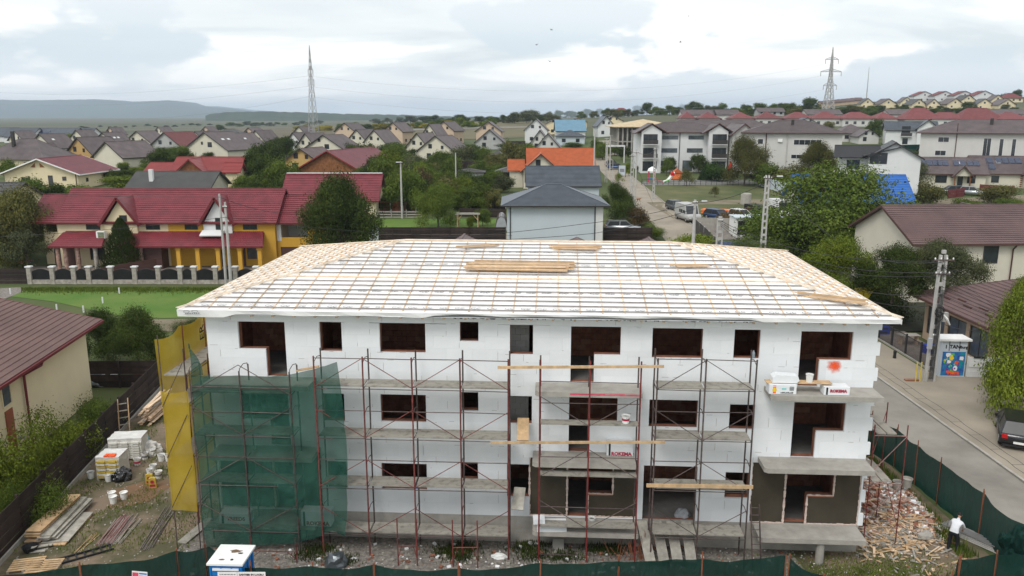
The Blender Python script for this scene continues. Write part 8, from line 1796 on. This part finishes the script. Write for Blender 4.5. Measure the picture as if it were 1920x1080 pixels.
# ---------------------------------------------------------------- pylons and power lines
def pylon(label, px, ptop, pbot, Y, w0, arms, r=.14, rz=0.0, waist=.62):
    a = atY(px, pbot, Y); zt = atY(px, ptop, Y).z; g0 = H(a.x, Y) - 1; h = zt - g0; T = thing('pylon', label, 'pylon', (a.x, Y, g0), rz)
    n = 12; zs = [h * .93 * (1 - (1 - i / n) ** 1.15) for i in range(n + 1)]
    wd = lambda z: max(.35, w0 * (1 - z / h / waist) + 1.2 * (z / h / waist)) if z < h * waist else max(.12, 1.2 * (1 - (z - h * waist) / (h * (1 - waist))) + .1)
    leg = MB(); lat = MB()
    for sx in (-1, 1):
        for sy in (-1, 1): leg = MB().tube([(sx * wd(z) / 2, sy * wd(z) / 2, z) for z in zs] + [(0, 0, h)], r, 4); leg.build('leg', 'pylon_steel', T)
    for i in range(n):
        z0_, z1_ = zs[i], zs[i + 1]; a_, b_ = wd(z0_) / 2, wd(z1_) / 2
        for (p, q, p2, q2) in (((-1, -1), (1, -1), 0, 0), ((1, -1), (1, 1), 0, 0), ((1, 1), (-1, 1), 0, 0), ((-1, 1), (-1, -1), 0, 0)):
            lat.tube([(p[0] * a_, p[1] * a_, z0_), (q[0] * b_, q[1] * b_, z1_)], r * .55, 3, cap=False); lat.tube([(q[0] * a_, q[1] * a_, z0_), (p[0] * b_, p[1] * b_, z1_)], r * .55, 3, cap=False); lat.tube([(p[0] * b_, p[1] * b_, z1_), (q[0] * b_, q[1] * b_, z1_)], r * .55, 3, cap=False)
    lat.build('lattice', 'pylon_steel', T); tips = []
    for fz, aw in arms:
        z = h * fz; mb = MB(); w_ = wd(z) / 2
        for s in (-1, 1):
            mb.tube([(s * w_, 0, z), (s * aw, 0, z - .1)], r * .8, 4); mb.tube([(s * w_, 0, z + h * .035), (s * aw, 0, z)], r * .7, 4); mb.tube([(s * w_ * .5, 0, z + h * .02), (s * aw * .6, 0, z)], r * .5, 3)
            mb.tube([(s * aw, 0, z), (s * aw, 0, z - h * .06)], r * .8, 5); tips.append(T.matrix_basis @ Vector((s * aw, 0, z - h * .06)))
        mb.build('crossarm', 'pylon_steel', T)
    tips.append(Vector((a.x, Y, zt))); return T, tips
bpy.context.view_layer.update()
PA, ta = pylon('tall lattice pylon on the left rising over the village roofs', 588, 84, 246, 330, 3.4, ((.76, 1.6), (.66, 1.9), (.56, 1.5)), .10, R(65)); PB, tb = pylon('lattice pylon with three pairs of arms on the right before the hill', 1551, 88, 226, 400, 5.2, ((.84, 3.3), (.68, 5.3), (.5, 3.4)), .2, R(8))
Rz = lambda T, v: Matrix.Translation(T.location) @ Matrix.Rotation(T.rotation_euler.z, 4, 'Z') @ v
la, lb = [], []
for T, arms, lst in ((PA, ((.76, 1.6), (.66, 1.9), (.56, 1.5)), la), (PB, ((.84, 3.3), (.68, 5.3), (.5, 3.4)), lb)):
    hh_ = (ta[-1] if T is PA else tb[-1]).z - T.location.z
    for fz, aw in arms:
        for s in (-1, 1): lst.append(Rz(T, Vector((s * aw, 0, hh_ * fz - hh_ * .06))))
mat('wire_far', (.25, .26, .27), .6)
for i in (0, 2, 4):
    o = MB().tube([la[i].lerp(lb[i], t) - Vector((0, 0, 9 * 4 * t * (1 - t))) for t in np.linspace(0, 1, 30)], .028, 3, cap=False).build('power_line', 'wire_far'); tag(o, 'power line strung between the two pylons, %s one' % {0: 'top', 2: 'middle', 4: 'lowest'}[i], 'power line')
for i, (yl, zl) in ((0, (168, 0)), (2, (190, 0)), (4, (218, 0))):
    e_ = atY(-60 if i < 4 else 160, yl, 560 if i < 4 else 700); o = MB().tube([la[i].lerp(e_, t) - Vector((0, 0, 5 * 4 * t * (1 - t))) for t in np.linspace(0, 1, 24)], .035, 3, cap=False).build('power_line', 'wire_far'); tag(o, 'power line running from the left pylon to the left, %s one' % {0: 'top', 2: 'middle', 4: 'lowest'}[i], 'power line')
o = MB().tube([(0, 0, 0), (0, 0, atY(1624, 137, 620).z - atY(1624, 186, 620).z + 6)], [.5, .15], 5).build('radio_mast', 'pylon_steel', loc=atY(1624, 190, 620)); tag(o, 'thin pale mast on the hill right of the pylon', 'mast')
for px, py, lab in ((1034, 56, 'bird'), (1006, 84, 'bird'), (1031, 115, 'bird'), (1276, 79, 'bird'), (1291, 30, 'bird')):
    mb = MB(); mb.tube([(-.12, 0, 0), (0, 0, 0), (.16, 0, 0)], [.02, .05, .015], 6); mb.add([(-.05, 0, .02), (.06, 0, .02), (-.02, -.42, .14), (-.05, .0, .02)], [(0, 1, 2)]); mb.add([(-.05, 0, .02), (.06, 0, .02), (-.02, .42, .14)], [(0, 1, 2)])
    o = mb.build('bird', 'black_print', loc=atY(px, py, 95), rz=random.uniform(0, 6)); tag(o, {1034: 'small dark bird, highest of the three near the middle of the sky', 1006: 'small dark bird left of the other two in the middle of the sky', 1031: 'small dark bird, lowest of the three in the middle of the sky', 1276: 'small dark bird right of the middle of the sky', 1291: 'small dark bird high near the top of the sky'}[px], 'bird')
# ---------------------------------------------------------------- grass, weeds
def blades(name, n, fx, h0, h1, lab, m='grass_blade', seed=1, wd=.02):
    r2 = random.Random(seed); mb = MB()
    for i in range(n):
        x_, y, z = fx(r2); a = r2.uniform(0, 6.28); h = r2.uniform(h0, h1); c, s = math.cos(a) * wd, math.sin(a) * wd; l_ = r2.uniform(-.5, .5) * h
        mb.add([(x_ - c, y - s, z), (x_ + c, y + s, z), (x_ + l_ * .4, y + l_ * .3, z + h)], [(0, 1, 2)])
    o = mb.build(name, m, kind='stuff'); tag(o, lab, 'grass')
def site_left(r2):
    while 1:
        x_ = r2.uniform(-21, -13); y = r2.uniform(25.5, 46)
        if noise.noise(Vector((x_ * .45, y * .45, 0))) > -.02 and x_ > -20.4 - (y - 28) * .15: return x_, y, 0
blades('grass', 10500, site_left, .05, .16, 'patchy grass on the soil at the left of the plot', seed=2)
blades('grass', 4500, lambda r2: (r2.gauss(11.8, 2.2), 26.3 + abs(r2.gauss(0, 1.0)), 0), .05, .16, 'patchy grass in front of the right-hand balconies', seed=3)
def clumps(cs, sp): 
    def f(r2): c = r2.choice(cs); return (c[0] + r2.gauss(0, sp), c[1] + r2.gauss(0, sp * .6), 0)
    return f
cl = [atZ(px, py).xy for px, py in ((600, 1030), (580, 1042), (840, 1035), (870, 1030), (990, 1030), (1000, 1045), (1150, 1035), (1130, 1030), (1060, 1045), (1000, 1020), (640, 1050), (860, 1045))]
blades('weeds', 5200, clumps(cl, .4), .05, .24, 'dark weeds growing through the gravel before the plinth', 'leaf_dark', 4, .025)
for i, (px, py) in enumerate(((1298, 1090), (1328, 1092), (1346, 1088), (1405, 1096), (1415, 1092))):
    p = atZ(px, py, .0); g_ = MB(); r2 = random.Random(i)
    for j in range(260): z = r2.uniform(.2, 2.0); a = r2.uniform(0, 6.28); q = .22 * (1.1 - z / 2.2) + .03; x_, y = math.cos(a) * q * r2.random(), math.sin(a) * q * r2.random(); s = .035; g_.add([(x_ - s, y, z), (x_, y - s, z + s), (x_ + s * 1.4, y, z + s), (x_, y + s, z)], [(0, 1, 2, 3)])
    T = thing('weed', 'tall yellow green weed in front of the green net fence, %s from the left' % rn[i], 'weed', (p.x, 23.6 + .1 * i, 0), 0, 'tall weeds before the front fence'); g_.build('leaves', 'leaf_yellow', T); MB().tube([(0, 0, -.1), (.02, 0, 1.0), (0, .02, 1.9)], .01, 4).build('stem', 'leaf_light', T)
blades('weeds', 3500, lambda r2: (r2.uniform(17.6, 18.35), r2.uniform(28.5, 44), 0), .1, .45, 'weeds growing along the foot of the green net fence by the street', 'leaf_mid', 12, .03)
blades('grass', 2600, lambda r2: (r2.gauss(14.5, 1.6), 27.2 + abs(r2.gauss(0, .9)), 0), .04, .14, 'patchy grass in the gap at the right front corner', seed=14)
# lawn edge tufts
blades('grass', 9000, lambda r2: (lambda p: (p.x, p.y, .02))(hit(r2.uniform(40, 520), 541 + abs(r2.gauss(0, 4)))), .08, .3, 'longer grass along the foot of the stone pillar fence', seed=8, wd=.04)
# ---------------------------------------------------------------- labels for the trees
colw = {'leaf_dark': 'dark green', 'leaf_mid': 'green', 'leaf_light': 'light green', 'leaf_olive': 'olive green', 'leaf_grey': 'grey green', 'leaf_brown': 'brownish', 'leaf_yellow': 'yellowing', 'leaf_cypress': 'blackish green'}
short = lambda s: ' '.join(s.split(',')[0].split()[:7])
seen = {}
for o, px, py, m, kind, lab, W_, H_, grp in TREES:
    if not lab:
        best = sorted(HOUSES, key=lambda h: (h[1] - px) ** 2 + ((h[2] - py) * 2.2) ** 2)[0]; rel = ('left of' if px < best[1] - 12 else 'right of' if px > best[1] + 12 else ('in front of' if py > best[2] else 'behind'))
        sz = 'small' if H_ < 4.5 else 'tall' if H_ > 8 else 'medium'; nm = {'bush': 'bush', 'cone': 'conifer', 'thin': 'thin tree', 'low': 'broad tree'}.get(kind, 'round tree')
        ws = ('%s %s %s %s the %s' % (sz, colw[m], nm, rel, best[3].split(',')[0])).split()[:12]
        while ws[-1] in ('and', 'with', 'a', 'the', 'two', 'in', 'at', 'of', 'behind', 'by', 'right', 'left', 'long', 'white', 'dark', 'small', 'between', 'under', 'before', 'from', 'above', 'pale', 'red', 'one', 'tall', 'just', 'on', 'cross', 'grey', 'light', 'its', 'below', 'to', 'window', 'large'): ws.pop()
        lab = ' '.join(ws)
    seen.setdefault(lab, []).append((px, o))
for lab, os_ in seen.items():
    if len(os_) == 1: os_[0][1]['label'] = lab; continue
    os_.sort(key=lambda t: t[0])
    for i, (px, o) in enumerate(os_): o['label'] = lab + ', %s from left' % rn[min(i, 10)]; o['group'] = ' '.join(lab.split()[:9])
